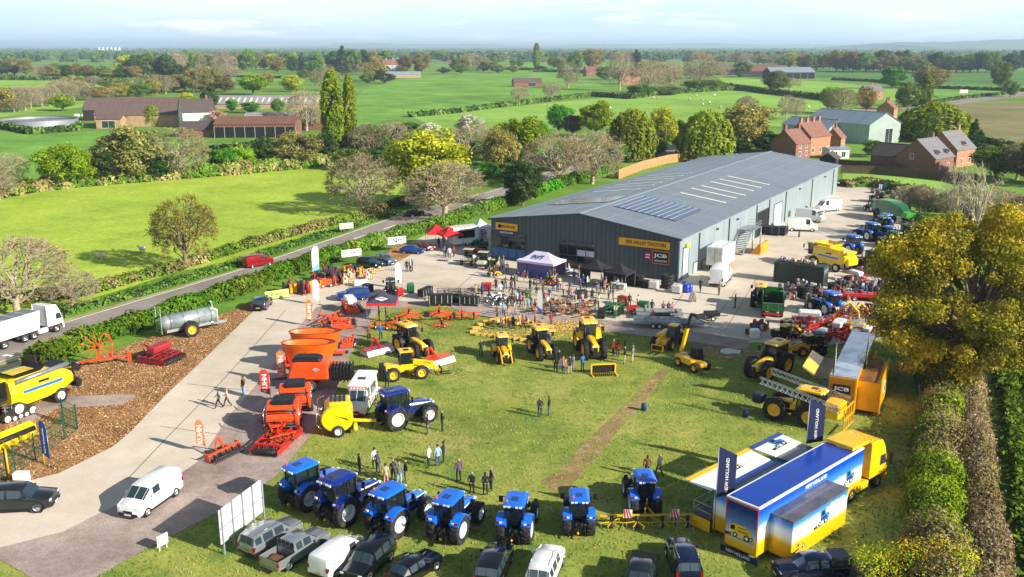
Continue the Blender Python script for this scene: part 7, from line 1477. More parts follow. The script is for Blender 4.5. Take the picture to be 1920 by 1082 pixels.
for (px,py,h) in ((18,900,2.4),(83,870,2.4)): m=MB(); m.cyl((0,0,0),(0,0,h),.07,None,8,PLY); tag(m.build('yellow_post',None,G(px,py)),'yellow post standing in the green mesh fence','post','yellow posts in the mesh fence')
m=MB(); m.rbox(-.5,.5,-.3,.3,0,.95,WHT,.04); tag(m.build('meter_box',None,G(42,908)),'small white cabinet behind the grey estate car','cabinet')
# poles
for px,py,top,lb in ((1558,276,224,'brown wooden telegraph pole between the brick houses and the pale shed'),(1247,290,243,'grey telegraph pole between the willows'),(1233,185,150,'grey telegraph pole by the bare farm trees'),(1026,210,180,'thin pole in the hill pasture'),(1790,170,155,'thin pole beside the lane'),(1854,178,150,'thinner pole further along the lane'),(757,222,202,'twin timber pole in the hill pasture'),(1024,362,340,'short pale post at the road bend by the shed'),(1420,118,0,'')):
    if not lb: continue
    m=MB(); h=hgt(px,py,top); m.cyl((0,0,0),(0,0,h),.14,.09,7,BARK); m.bar((-.8,0,h-.5),(.8,0,h-.5),.1,.1,BARK) if top<270 else None; tag(m.build('telegraph_pole',None,G(px,py)),lb,'pole')
# sheep
def sheep_fn():
    ro=root('sheep'); wl=M('cfc8b4',.95,0,.2,8,'wool'); m=MB(); secs=[(-.5,.12,.62),(-.42,.24,.6),(-.1,.29,.58),(.25,.26,.6),(.42,.18,.66),(.52,.11,.78),(.6,.1,.88),(.72,.075,.86),(.84,.04,.8)]
    m.loft([[(x,r*cos(a),z+r*sin(a)*1.05) for a in[2*pi*k/10 for k in range(10)]] for x,r,z in secs],wl,True); 
    for x,y in((-.33,.13),(-.33,-.13),(.28,.12),(.28,-.12)): m.cyl((x,y,.5),(x+.04*(1 if x<0 else -1),y,.25),.06,.04,6,wl); m.cyl((x+.04*(1 if x<0 else -1),y,.25),(x,y,0),.035,.03,6,BLK)
    for s in(-1,1): m.cyl((.62,s*.06,.95),(.6,s*.16,.93),.03,.02,5,wl)
    b=m.build('body',ro); m=MB(); m.cyl((-.5,0,.68),(-.58,0,.5),.035,.02,5,wl); m.build('tail',ro); return ro
for i,(px,py,r,lb) in enumerate(((191,487,.3,'sheep standing in the shadow of the lone roadside tree'),(267,474,2.8,'sheep lying in the sunlit pasture beside the lone roadside tree'))+tuple((x,y,x*1.3,'white sheep grazing in the field above the shed') for x,y in((1306,182),(1316,190),(1318,199),(1330,195),(1292,189),(1339,181),(1350,204),(1144,206),(1232,187),(1225,186),(1516,204),(1445,211),(1710,160),(1722,162)))):
    put('sheep',sheep_fn,G(px,py),r,lb,'sheep','sheep in the pasture by the road' if i<2 else 'sheep in the far fields',1.15 if i<2 else 1.7)
m=MB(); m.box(-2.5,2.5,-.1,.1,2,4.2,WHT); m.box(-2.2,-2.05,-.1,.1,0,2,GV); m.box(2.05,2.2,-.1,.1,0,2,GV); tag(m.build('billboard',None,G(1806,181)),'small white board beside the lane at the right','sign')
# ---------------------------------------------------------------- road vehicles
def P(px,py,a): return G(px,py),a
def veh(key,fn,a,b,label,cat,grp=None,sc=None,z=.0):
    """a = rear ground pixel, b = front ground pixel"""
    if cat in('car','van','pickup truck'): sc=.85*(sc or 1)
    p=(G(*a)+G(*b))/2; p.z=z; return put(key,fn,p,head(a,b),label,cat,grp,sc)
PSIL=M('9ea3a6',.25,.6,.05,1,'silver_paint',.5); PGRY=M('2a2d33',.2,.5,.05,1,'dark_grey_paint',.7); PBLK=M('0c0d10',.15,.2,.05,1,'black_paint',.8); PNAV=M('0a1638',.18,.3,.05,1,'navy_paint',.8); PBLU=M('0d3c96',.2,.3,.05,1,'blue_paint',.8); PRED=M('8e0c18',.25,.2,.05,1,'red_paint',.7); PWHT=M('e4e4e2',.25,0,.04,1,'van_white',.6); PSLB=M('5f7080',.2,.4,.05,1,'blue_grey_paint',.7); PGRN=M('0a1416',.2,.3,.05,1,'dark_green_paint',.7)
veh('suvsil',car_fn('suv',PSIL,extra=roof_rails),(470,1042),(548,998),'silver estate car beside the white hoarding at the bottom left','car',z=.02)
veh('pksil',car_fn('pickup',PSIL,extra=ladder_rack),(512,1072),(600,1018),'silver pickup truck with timber in its open load bed','pickup truck',z=.02)
veh('vanS',car_fn('van',PWHT),(602,1086),(672,1034),'small white van between the silver pickup and the black car','van',z=.02,sc=.95)
veh('suvblk',car_fn('suv',PGRN),(716,1044),(666,1092),'black estate car facing the camera beside the small white van','car',z=.02)
veh('carblk',car_fn('car',PBLK),(750,1096),(804,1060),'low black car at the bottom edge right of the black estate','car',z=.02)
veh('suvblk2',car_fn('suv',PBLK),(915,1100),(938,1048),'black hatchback parked below the third blue tractor from the right','car',z=.02)
veh('suvwht',car_fn('suv',PWHT,extra=roof_rails),(1012,1104),(1034,1052),'white four wheel drive car at the bottom edge','car',z=.02)
veh('pkgry',car_fn('pickup',PGRY,extra=bedcover),(1206,1074),(1192,1130),'grey pickup with slatted load cover at the bottom edge','pickup truck',z=.02)
veh('suvnav',car_fn('suv',PNAV,extra=roof_rails),(1290,1092),(1270,1036),'dark blue four wheel drive car with silver roof rails','car',z=.02)
veh('pkblk',car_fn('pickup',PNAV,extra=canopy),(1590,1078),(1452,1086),'dark pickup with hard canopy in front of the blue yellow trailer','pickup truck',z=.02)
veh('vanW',car_fn('van',PWHT),(309,929),(259,964),'white van driving on the gravel entrance','van',z=.04,sc=1.1)
veh('suvgry',car_fn('suv',PGRY),(-12,955),(90,950),'dark grey estate car leaving on the concrete drive','car',z=.03,sc=1.15)
veh('suvnav2',car_fn('suv',PNAV),(482,588),(502,566),'navy car parked at the end of the wood chip area','car',z=.03)
veh('suvblu',car_fn('suv',PBLU),(690,560),(634,563),'bright blue four wheel drive parked behind the dark red topped gazebo','car',z=.03)
veh('carblu',car_fn('car',PBLU),(752,474),(796,476),'blue saloon parked beside the red gazebo','car',z=.03)
veh('carred',car_fn('car',PRED),(786,464),(810,472),'dark red hatchback behind the blue saloon','car',z=.03)
veh('cargrn',car_fn('suv',PGRN),(676,498),(712,506),'dark green car among the roadside displays','car',z=.03); veh('carsb',car_fn('pickup',PSLB),(700,490),(738,500),'blue grey pickup behind the dark green car','pickup truck',z=.03)
veh('vanred',car_fn('van',PRED),(456,504),(512,494),'red van travelling along the main road','van',z=.05); veh('carblk',car_fn('car',PBLK),(758,408),(796,402),'black car on the shaded bend of the main road','car',z=.05)
veh('bigvan',car_fn('bigvan',PWHT),(1578,394),(1526,398),'white high roofed van furthest along the side wall of the shed','van',z=.04); veh('bigvan',None,(1494,412),(1544,418),'middle one of three white vans parked by the side wall of the shed','van',z=.04); veh('bigvan',None,(1474,432),(1532,434),'nearest of three white vans parked by the side wall of the shed','van',z=.04); veh('bigvan',None,(1336,546),(1364,516),'white van seen from behind below the outside staircase','van',z=.04,sc=1.15)
veh('carblu',None,(1435,265),(1455,262),'pale parked car beyond the far end of the shed','car',z=.07); veh('carwht',car_fn('car',PWHT),(1452,262),(1466,262),'white car beyond the far end of the shed','car',z=.07) if 0 else None
# box body lorry beside the shed
ro=root('box_trailer'); m=MB(); m.rbox(-2.6,2.6,-1.15,1.15,.9,3.5,PWHT,.04); m.build('box_body',ro); m=MB(); m.box(-2.5,3.6,-.5,.5,.6,.88,DARKST); m.build('chassis',ro); m=MB(); m.box(-2.63,-2.6,-1,1,1,3.3,RND); m.box(-2.66,-2.63,-.04,.04,1,3.3,STEEL); m.build('rear_door',ro)
for x in(-1.2,-.4):
    for s in(-1,1): wheel(ro,x,s*1.0,.4,.25)
ro.location=(G(1338,508)+G(1362,500))/2; ro.location.z=.04; ro.rotation_euler.z=AU; tag(ro,'white box bodied trailer between the shed and the white van','trailer')
# lorry on the road
ro=root('lorry'); lorry_cab(ro,PWHT,x0=4.2); m=MB(); m.loft([[(-8.5,-1.25,1.1),(.9,-1.25,1.1),(1.2,-1.25,3.4),(-8.5,-1.25,3.4)],[(-8.5,1.25,1.1),(.9,1.25,1.1),(1.2,1.25,3.4),(-8.5,1.25,3.4)]],PWHT); m.build('tipper_body',ro); m=MB(); m.box(-8.4,1.0,-1.15,1.15,3.4,3.44,M('6a7278',.8,0,.2,2,'load_cover')); [m.box(x,x+.08,-1.3,1.3,1.1,3.45,PWHT) for x in(-7,-5.4,-3.8,-2.2,-.6)]; m.build('ribs',ro)
for x in(-6.8,-5.4,-4.0):
    for s in(-1,1): wheel(ro,x,s*1.0,.5,.5,CHR)
ro.location=(G(-40,662)+G(104,624))/2; ro.location=ro.location+Vector((-1.2,.6,.05)); ro.rotation_euler.z=head((-20,655),(104,615)); ro.scale=(.86,)*3; ro.location=G(100,620)-Vector((cos(ro.rotation_euler.z),sin(ro.rotation_euler.z),0))*3.3+Vector((0,0,.05)); tag(ro,'white articulated tipper lorry on the main road at the left','lorry')
# ice cream van
def icecream(ro):
    m=MB(); m.rbox(-2.9,1.5,-1.02,1.02,2.45,2.75,PWHT,.1); m.box(-.6,-.1,-.35,.35,2.75,2.8,DARKST); m.build('raised_roof',ro); m=MB(); m.rbox(1.4,1.62,-.9,.9,2.3,2.62,M('c86a78',.5,0,.1,1,'pink_sign'),.04); [m.box(1.62,1.64,-.7+.3*k,-.5+.3*k,2.4,2.55,WHT) for k in range(5)]; m.build('sign_board',ro); m=MB(); m.box(-1.6,.2,1.0,1.03,1.45,2.2,CARGL); m.box(-1.7,.3,1.0,1.5,1.38,1.43,WHT); m.build('serving_hatch',ro); m=MB(); 
    for s in(-1,1): [m.box(-2.4+k*.5,-2.1+k*.5,s*1.005-.012,s*1.005+.012,.55+.1*(k%2),.9+.1*(k%2),[RED,SO,PBLU,PLY][k%4]) for k in range(8)]
    m.build('stickers',ro)
veh('ice',car_fn('bigvan',PWHT,extra=icecream,bumper=RED),(690,745),(668,782),'white ice cream van with pink sign beside the yellow baler','van',z=.03,sc=1.05)
# ---------------------------------------------------------------- tractors and machines on the show field
bt=tractor_fn(NHB,lugs=18,rim=M('b9c4cc',.4,.1,.1,1,'pale_rim')); bd=tractor_fn(NHD,NHD,lugs=18,rim=M('b9c4cc',.4,.1,.1,1,'pale_rim')); GRP='blue tractors parked in a row'
def trac(key,fn,a,b,label,grp=None,sc=None,cat='tractor'):
    p=G(*a); return put(key,fn,p,head(a,b),label,cat,grp,sc)
trac('bt',bt,(563,950),(632,918),'leftmost bright blue tractor at the head of the row',GRP,1.04); trac('bd',bd,(632,978),(700,942),'dark metallic blue tractor second in the row',GRP,1.08); trac('bt',bt,(726,1000),(795,956),'bright blue tractor third in the row, its nose toward three people',GRP,1.04); trac('bt',bt,(840,1012),(885,966),'bright blue tractor fourth in the row, in front of people in dark clothes',GRP,1.0); trac('bt',bt,(966,1014),(985,960),'bright blue tractor fifth in the row, in the middle of the near line',GRP,.97); trac('bt',bt,(1085,1000),(1082,952),'bright blue tractor sixth in the row seen squarely from behind',GRP,.9); trac('bt',bt,(1207,962),(1186,912),'bright blue tractor at the right end of the row pulling the yellow tedder',GRP,.92)
trac('bd2',tractor_fn(NHD,NHD,lugs=18,rim=WHT),(735,800),(792,786),'dark blue tractor with white rims hitched to the yellow round baler',None,1.08)
veh('tedY',tedder_fn(PLY,6.4,4,True),(1222,1004),(1212,974),'yellow hay tedder with red and white boards behind the right hand tractor','tedder',z=.02)
jt=tractor_fn(YEL,YEL,rim=YEL,front_r=.85,chassis=DARKST,fender=BLK,lugs=16); trac('jcbt',jt,(762,658),(800,676),'yellow roofed tractor carrying orange mowers front and rear',None,1.02)
put('mowO',mower_fn(ORG,3.),G(818,686)+Vector((0,.4,.03)),head((785,697),(848,678))-pi/2,'orange front mower with white skirt on the yellow tractor','mower',None,1.15)
put('mowL',mower_fn(RED,3.2),G(710,664)+Vector((0,.3,.03)),head((676,668),(742,652))-pi/2,'long red and white mower unit behind the yellow tractor','mower',None,1.1)
put('loader',loader_fn,G(762,712)+Vector((0,.6,.02)),head((740,716),(800,710)),'yellow wheel loader with pallet forks below the mower tractor','loader',None,.98)
trac('jsm',tractor_fn(YEL,YEL,rim=YEL,rear_r=.75,front_r=.6,loader=YEL,bucket=lambda r:None),(940,668),(952,690),'small yellow tractor with loader left of the yellow roofed pair',None,.82)
trac('jcbt2',tractor_fn(YEL,YEL,rim=YEL,front_r=.8,chassis=DARKST,fender=BLK),(1010,660),(1034,684),'yellow tractor with a group of people at its nose',None,.95)
trac('jbig',tractor_fn(YEL,YEL,rim=YEL,front_r=.9,rear_r=.95,chassis=DARKST,fender=YEL),(1100,655),(1118,680),'tall yellow loading shovel tractor behind the yellow framed bucket',None,1.12)
ro=root('bale_grab'); m=MB(); 
for z in(.1,1.0): m.bar((0,-1.15,z),(0,1.15,z),.12,.12,YEL)
for y in(-1.15,1.15): m.bar((0,y,.1),(0,y,1.0),.12,.12,YEL); m.bar((0,y,.1),(.9,y,.05),.1,.12,YEL)
m.build('frame',ro); m=MB(); [m.bar((.0,y,.2),(.7,y-.12,.08),.06,.06,BLK) for y in np.linspace(-1,1,11)]; m.box(-.3,-.1,-1.1,1.1,.2,.9,BLK); m.build('tines',ro); ro.location=G(1131,702); ro.location.z=.02; ro.rotation_euler.z=rad(-82); tag(ro,'yellow framed bale grab with black tines on the grass','attachment')
put('th',telehandler_fn(),(G(1252,648)),head((1275,632),(1240,655)),'yellow telehandler with lowered forks near the white trailers','telehandler',None,1.0)
put('thup',telehandler_fn(True),(G(1298,690)),rad(-58),'yellow telehandler with its boom raised high','telehandler',None,.82)
jf=tractor_fn(YEL,YEL,rim=YEL,front_r=.92,rear_r=.97,chassis=DARKST,fender=BLK,lugs=16); trac('jf',jf,(1456,698),(1412,716),'large yellow tractor with big black tyres right of the muddy patch',None,1.08)
def sp(): ro=tractor_fn(YEL,YEL,rim=YEL,front_r=.92,rear_r=.92,chassis=DARKST,fender=BLK,lugs=16,linkage=False,weight=False)(); sprayer_extra(ro); ro.name='crop_sprayer'; return ro
trac('spr',sp,(1522,796),(1452,780),'yellow tractor sprayer with long silver folded booms',None,1.05,'sprayer')
for k,(a,b,l,s) in enumerate((((1462,632),(1492,625),'small black seated yellow wheel loader near the green trailer',.7),((1500,664),(1484,660),'compact yellow loader left of the yellow trailer with dark cab',.75))):
    put('loader',loader_fn,G(*a)+Vector((.6,0,.02)),head(a,b) if k==0 else rad(200),l,'loader',None,s)
trac('bsm',tractor_fn(DARKST,DARKST,rim=YEL,rear_r=.8,front_r=.6,weight=False),(1532,664),(1522,650),'dark compact tractor half hidden beside the yellow trailer',None,.75)
# right yard
trac('jg',tractor_fn(DARKST,YEL,rim=YEL,rear_r=.95,front_r=.75,fender=BLK),(1424,576),(1428,560),'dark tractor with yellow roof beside the green grain trailer',None,.95)
veh('gtr',grain_trailer_fn(GRN),(1448,602),(1446,574),'dark green grain trailer with tail towards the camera','trailer',z=.04,sc=.95)
rb=tractor_fn(NHB,NHB,rim=WHT,lugs=14)
trac('rb',rb,(1558,592),(1528,580),'blue tractor facing left amid red implements',None,.95); trac('rb',rb,(1634,452),(1604,444),'blue tractor with white rims and its yellow attachment, nearest the green harvester',None,1.0); trac('rb',rb,(1600,478),(1572,470),'blue tractor just behind the small yellow combine',None,1.0); trac('rb2',tractor_fn(M('1c6a34',.4,0,.1,1,'jd_green',.4),M('1c6a34',.4,0,.1,1,'jd_green',.4),rim=PLY,lugs=14),(1655,442),(1636,432),'green tractor with yellow rims behind the blue ones',None,1.1)
trac('rr',tractor_fn(M('6a1420',.4,0,.1,1,'dark_red'),M('2c3034',.5,0,.1,1,'dark_roof'),rim=M('9fb0bc',.4,.1,.1,1,'rim_blue')),(1636,508),(1608,502),'dark red tractor with grey blue rims in front of the green ones',None,.95); trac('rg',tractor_fn(LGRN,LGRN,rim=WHT,front_r=.6,rear_r=.8),(1668,492),(1644,486),'bright green tractor beside the dark red one',None,.85); trac('rg2',tractor_fn(GRN,GRN,rim=BLK,front_r=.6,rear_r=.75),(1676,466),(1652,460),'dark green tractor behind the bright green tractor',None,.9); trac('rg',None,(1640,398),(1620,392),'bright green tractor left of the big green harvester',None,.8); trac('rr',None,(1648,380),(1630,374),'dark red tractor behind the big green harvester',None,.8); put('redharrow',harrow_fn(RED,2.6,1.5,True,5,WHT),G(1604,528)+Vector((0,0,.04)),.4,'red cultivator behind the container beside the tyres','implement',None,.9); put('redplough',plough_fn(RED,4),G(1626,524)+Vector((0,0,.04)),2.,'red plough behind the container beside the oak','implement',None,.9); trac('rb',rb,(1668,456),(1640,450),'blue tractor among the green tractors at the back of the yard',None,.9); trac('rr',None,(1668,520),(1642,514),'dark red tractor half under the golden oak',None,.9); trac('rb',rb,(1660,430),(1634,424),'blue tractor directly in front of the big green harvester',None,.9); trac('rg',None,(1692,500),(1670,494),'bright green tractor half under the golden oak',None,.85); trac('rg2',None,(1700,452),(1680,448),'dark green tractor furthest right beside the golden oak',None,.9)
cb=combine_fn(False); o=put('cbs',cb,(G(1570,506)+G(1530,497))/2,head((1592,508),(1520,490)),'small yellow combine harvester behind the green container','combine harvester',None,.92)
def gspr():
    ro=root('green_harvester'); m=MB(); m.loft([[(x,-w,z0),(x,-w*.8,z1),(x,w*.8,z1),(x,w,z0)] for x,w,z0,z1 in((4.2,1.2,1.9,2.8),(3.,1.4,1.2,3.4),(-1,1.4,1.1,3.6),(-3.4,1.3,1.2,3.2),(-4.6,.9,1.6,2.4))],GRN); m.build('body',ro); m=MB(); m.box(-2,2.6,-1.5,-1.44,1.9,2.1,BLK); m.box(-1.5,2,-1.1,1.1,3.6,3.7,LGRN); m.build('side_panel',ro); m=MB(); m.rbox(-5.8,-4.4,-1.1,1.1,1.2,2.2,LGRN,.15); m.build('rear_hood',ro); m=MB(); m.tube([(4.2,-1.1,3.2),(5,-1.2,2.6),(5,-1.2,1.4),(4.4,-1.1,1)],.06,DARKST,5); m.tube([(4.2,1.1,3.2),(5,1.2,2.6),(5,1.2,1.4),(4.4,1.1,1)],.06,DARKST,5); m.tube([(5,-1.2,2.2),(5,1.2,2.2)],.06,DARKST,5); m.build('front_guard',ro)
    for x,r in((2.2,.95),(-2.6,.7)):
        for s in(-1,1): wheel(ro,x,s*1.25,r,.5,BLK,14)
    return ro
put('gsp',gspr,G(1668,412),head((1700,418),(1640,402)),'big green harvester at the back of the yard','harvester',None,.95)
put('cont',container_fn,(G(1466,528)+G(1544,540))/2+Vector((0,1.0,.04)),head((1466,524),(1545,534)),'dark green corrugated container with goods on its roof','container',None,1.02)
ca=[o for o in ALL if o.name.startswith('shipping_container')][0]
for i,dx in enumerate((-2.4,-1.2,.2,1.3)): put('ct%d'%(i%2),crate_goods('goods_pallet',40+i%2,['d8cfc0','b07a4a','2a4aa0','c8c0b0'],1.1,1.,.45),ca.location+Vector((cos(ca.rotation_euler.z)*dx,sin(ca.rotation_euler.z)*dx,2.66)),ca.rotation_euler.z,'pallet of '+['blue tubs','brown boxes','pale sacks','cream slabs'][i]+' lying on the container roof','pallet',None)
put('ts3',tyre_stack_fn(3,.85,.5),G(1508,558),0,'stack of three large tyres in front of the container','tyres'); put('ts4',tyre_stack_fn(4,.8,.45),G(1251,540),.4,'stack of big tyres against the dark gable wall left of the white tank','tyres'); put('ts5',tyre_stack_fn(5,.6,.3),G(1199,536),.2,'stack of smaller tyres right of the black gazebos','tyres'); put('ts5',None,G(1210,540),.9,'shorter leaning stack of tyres nearest the black gazebos','tyres',None,(.9,.9,.7)); put('ts3',None,G(1560,545),.3,'tyre stack right of the container end','tyres',None,.7)
for i,(px,py,k,l) in enumerate(((1226,542,'ibw','white caged tank with blue top between tyre stacks'),(1269,550,'ibw','white caged tank at the corner of the shed'),)): put('ibw',ibc_fn(),G(px,py),AU+.1,l,'tank')
for i,(px,py) in enumerate(((1281,548),(1287,549),(1293,548),(1284,544))): put('drb',drum_fn(M('123a9c',.4,0,.1,2,'blue_drum')),G(px,py),0,'blue plastic drum standing in a cluster at the shed corner','drum','blue drums at the shed corner',1.25)
for i,(px,py,l) in enumerate(((1444,440,'left'),(1456,441,'middle'),(1468,441,'right'))): put('wbin',generator_fn(M('22262c',.6,0,.1,2,'bin_grey')),G(px,py)+Vector((0,0,.04)),AU,'%s dark bin with orange lid beside the nearest white van'%l,'bin',None,1.5)
put('oskip',bucket_fn(M('e09010',.5,0,.1,1,'skip_orange'),2.4),G(1432,474),AU+pi/2,'orange skip standing right of the outside staircase','skip',None,1.6)
put('aboard',aboard_fn,G(1298,566),.3,'white folding pavement sign alone on the concrete yard','sign',None,1.2)
# clutter in the right yard
CC=[['8c2018','b8b0a4','3c3c40','8a4a30','5c5a58'],['6a4a34','b8aa94','404448','6c2420','8a8478'],['1e3e8c','d0d0cc','5a3428','303438','a09a90']]
sp_=random.Random(31); NM=['red and black machine parts','brown and grey machine parts','blue and white packaged goods']
spots=[(1470,545),(1484,552),(1500,536),(1526,566),(1545,560),(1575,536),(1590,540),(1608,545),(1625,552),(1640,548),(1655,556),(1590,556),(1612,560),(1640,565),(1655,575),(1600,530),(1642,352),(1655,356),(1668,364),(1680,372),(1648,368),(1662,378),(1690,384),(1676,390),(1700,396),(1610,348),(1596,347),(1585,350),(1700,420),(1705,436),(1690,478),(1672,520),(1690,505),(1700,540),(1680,590),(1696,600),(1478,560),(1494,548),(1516,545),(1534,552),(1520,578),(1556,572),(1570,548),(1582,562),(1604,556),(1618,538),(1632,540),(1648,536),(1664,548),(1604,590),(1620,584),(1660,590),(1700,520),(1636,348),(1672,350),(1684,362),(1652,372),(1668,384),(1694,378),(1704,402),(1712,412),(1640,362),(1412,628),(1424,618)]
for i,(px,py) in enumerate(spots):
    k=i%3; q=sp_.randint(0,1); put('cg%d%d'%(k,q),crate_goods('goods_pallet',k*5+q,CC[k],1.6,1.2,.8),G(px,py)+Vector((0,0,.04)),sp_.uniform(0,3),'pallet of %s %s'%(NM[k],'behind the container' if 1560<px<1665 and py>525 and py<570 else 'at the far end of the yard' if py<400 else 'beside the golden oak' if px>1665 else 'between the container and the green grain trailer' if px>1460 else 'left of the green grain trailer'),'pallet','goods pallets in the yard',sp_.uniform(.9,1.3))
REDS=[(1516,612,'harrow',1.1),(1546,622,'plough',1.0),(1573,628,'harrow',1.),(1600,618,'tedder',.6),(1622,600,'plough',1.),(1640,612,'harrow',.9),(1640,590,'mower',.8),(1658,600,'harrow',.8),(1580,600,'plough',.8),(1600,575,'long',1.),(1560,606,'mower',.8),(1500,600,'mower',.7),(1540,640,'harrow',.8),(1575,646,'plough',.8),(1530,628,'plough',.9),(1560,592,'harrow',.7),(1612,608,'tedder',.5),(1650,622,'plough',.9),(1590,636,'mower',.7),(1625,632,'harrow',.7),(1524,600,'tedder',.5),(1668,580,'plough',.8)]
KN={'harrow':'red cultivator','plough':'red plough','tedder':'red hay tedder','mower':'red mower','long':'long red machine bed'}
for i,(px,py,k,s) in enumerate(REDS):
    if k=='long':
        def lf():
            ro=root('flatbed_frame'); m=MB(); m.box(-4,4,-1,1,.7,.85,RED); m.box(-4,4,-1.05,-.95,.6,1.0,RED); m.build('bed',ro); [wheel(ro,x,y*.8,.35,.2) for x in(-1,0) for y in(-1,1)]; return ro
        put('longred',lf,G(1600,562),-.15,'long red flatbed frame behind the blue tractor','trailer')
    else:
        fn={'harrow':harrow_fn(RED,2.6,1.5,True,5,WHT),'plough':plough_fn(RED,4),'tedder':tedder_fn(RED,5,4),'mower':mower_fn(RED,2.6,M('b0120e',.5))}[k]
        put('red'+k,fn,G(px,py)+Vector((0,0,.04)),sp_.uniform(0,6.28),KN[k]+' in the crowded implement line right of the blue tractor','implement','red implements right of the yard',s)
def ydig():
    ro=root('hedge_trimmer'); m=MB(); m.tube([(0,0,.6),(.2,0,2.2),(1.2,0,3.0),(2.2,0,2.2)],.12,PLY,6); m.bar((2.2,0,2.2),(2.8,0,.9),.14,.14,PLY); m.build('arm',ro); m=MB(); m.rbox(-.6,.5,-.8,.8,.4,1.0,PLY,.1); m.build('body',ro); m=MB(); m.rbox(2.3,3.1,-.7,.7,.5,.95,PLY,.1); m.build('flail_head',ro); return ro
put('ydig',ydig,G(1592,620),.3,'yellow hedge cutter with curved arm among red implements','implement'); put('ydig',None,G(1610,622),2.6,'second yellow hedge cutter with curved arm, nearer the yellow trailer','implement')
def racks(): 
    ro=root('steel_rack'); m=MB(); [m.bar((x,y,0),(x,y,2.2),.06,.06,GV) for x in(-.7,.7) for y in(-.4,.4)]; [m.box(-.7,.7,-.4,.4,z,z+.04,GV) for z in(.3,.8,1.3,1.8)]; m.build('shelves',ro); return ro
put('rack',racks,G(1606,632),.1,'grey steel rack beside the hedge cutters','rack')
m=MB(); m.rbox(-.5,.5,-.5,.5,0,1.0,WHT,.12); tag(m.build('bulk_bag',None,G(1415,634)),'white bulk bag beside the green grain trailer','bag')
trac('ymow',tractor_fn(BLK,YEL,rim=YEL,rear_r=.55,front_r=.45,hoodm=YEL,weight=False),(1470,640),(1490,632),'black and yellow mower tractor left of the red implements',None,.62)
# ---------------------------------------------------------------- left display
put('tub',tub_fn,G(577,694)+Vector((0,.3,.04)),rad(3),'nearer of two big orange feed mixer tubs','feed mixer',None,(.92,.9,.86)); put('tub',None,G(588,673)+Vector((0,.6,.04)),rad(3),'farther of two big orange feed mixer tubs','feed mixer',None,(.92,.9,.86))
put('sqb',baler_fn(ORG,True),G(566,728)+Vector((0,.3,.04)),pi+.02,'large orange square baler with black rear chamber','baler',None,1.0)
put('rbo',baler_fn(ORG),G(556,772)+Vector((0,0,.04)),rad(100),'orange and black round baler nearest the square baler','baler',None,.98); put('rbo',None,G(535,806)+Vector((0,0,.04)),rad(96),'orange and black round baler behind the red cultivator','baler',None,.98)
put('rby',baler_fn(NHY),G(636,812)+Vector((0,.4,.02)),head((610,812),(700,806)),'yellow round baler hitched to the dark blue tractor','baler',None,1.0)
put('cul1',harrow_fn(M('c8200e',.4,0,.12,1,'cultivator_red',.3),3.0,3.2,True,3,None,5),G(520,838)+Vector((0,.6,.04)),rad(78),'red cultivator with many discs at the grass edge','cultivator',None,(1.15,.72,1.1))
put('tdc',tedder_fn(ORG,2.6,3),G(508,826)+Vector((0,0,.5)),.4,'orange folded tine section lying on the red cultivator','implement',None,.8); put('tdc',None,G(532,842)+Vector((0,0,.5)),2.2,'second orange folded tine section on the red cultivator','implement',None,.8); put('tdc',None,G(512,796)+Vector((0,0,.04)),1.4,'orange folded tine section between the cultivator and the round balers','implement',None,.9)
put('har1',harrow_fn(ORG,3.0,.5,True,4,None,1),G(415,858)+Vector((0,.3,.04)),rad(150),'orange power harrow alone on the gravel beside a small flag','harrow',None,1.0)
put('tedO1',tedder_fn(ORG,4.5,4),G(618,606)+Vector((0,0,.04)),rad(160),'low orange tedder with white wheels on the gravel','tedder'); put('harO2',harrow_fn(ORG,3.0,2.2,True,6,None,3),G(640,612)+Vector((0,0,.04)),rad(190),'orange cultivator beside the low orange tedder','cultivator',None,.9); put('drlO',harrow_fn(ORG,2.6,1.2,True,7,WHT,2),G(656,584)+Vector((0,0,.04)),rad(200),'orange seed drill with white hopper lids before the blue car','seed drill',None,1.1); put('harO3',harrow_fn(ORG,1.6,1.1,False,8,None,3),G(652,650)+Vector((0,0,.04)),rad(10),'small orange implement right of the feed mixers','implement',None,.95)
put('big4',bigrake_fn(ORG),G(800,604)+Vector((0,0,.02)),rad(8),'huge orange rotor rake unfolded on the grass behind the yellow tractor','rake',None,.78); put('tedO2',tedder_fn(ORG,5.2,4),G(736,620)+Vector((0,0,.02)),rad(75),'orange tedder lying on the grass near the grey gazebo','tedder',None,1.); put('tedO3',tedder_fn(ORG,4.0,3),G(866,600)+Vector((0,0,.02)),rad(95),'orange tedder at the right end of the orange rakes','tedder',None,1.)
put('rake',rake_fn(ORG),G(184,690)+Vector((0,.4,.02)),rad(20),'orange rotary rake folded upright on the wood chips','rake',None,1.05); put('tank',tanker_fn,G(355,630)+Vector((0,.8,.02)),head((310,634),(415,612)),'galvanised slurry tanker with yellow wheels and green dribble bar','slurry tanker',None,1.0)
put('drill',harrow_fn(M('8c1420',.45,0,.12,1,'drill_red',.3),2.8,2.6,True,9,M('a02830',.5,0,.1,1,'hopper_red'),5),G(300,676)+Vector((0,0,.02)),head((330,672),(262,662)),'dark red seed drill beside the slurry tanker','seed drill',None,1.05)
put('cbl',combine_fn(True),G(34,775)+Vector((0,.6,.02)),head((40,776),(-40,806)),'large yellow tracked combine harvester at the left edge','combine harvester',None,.98)
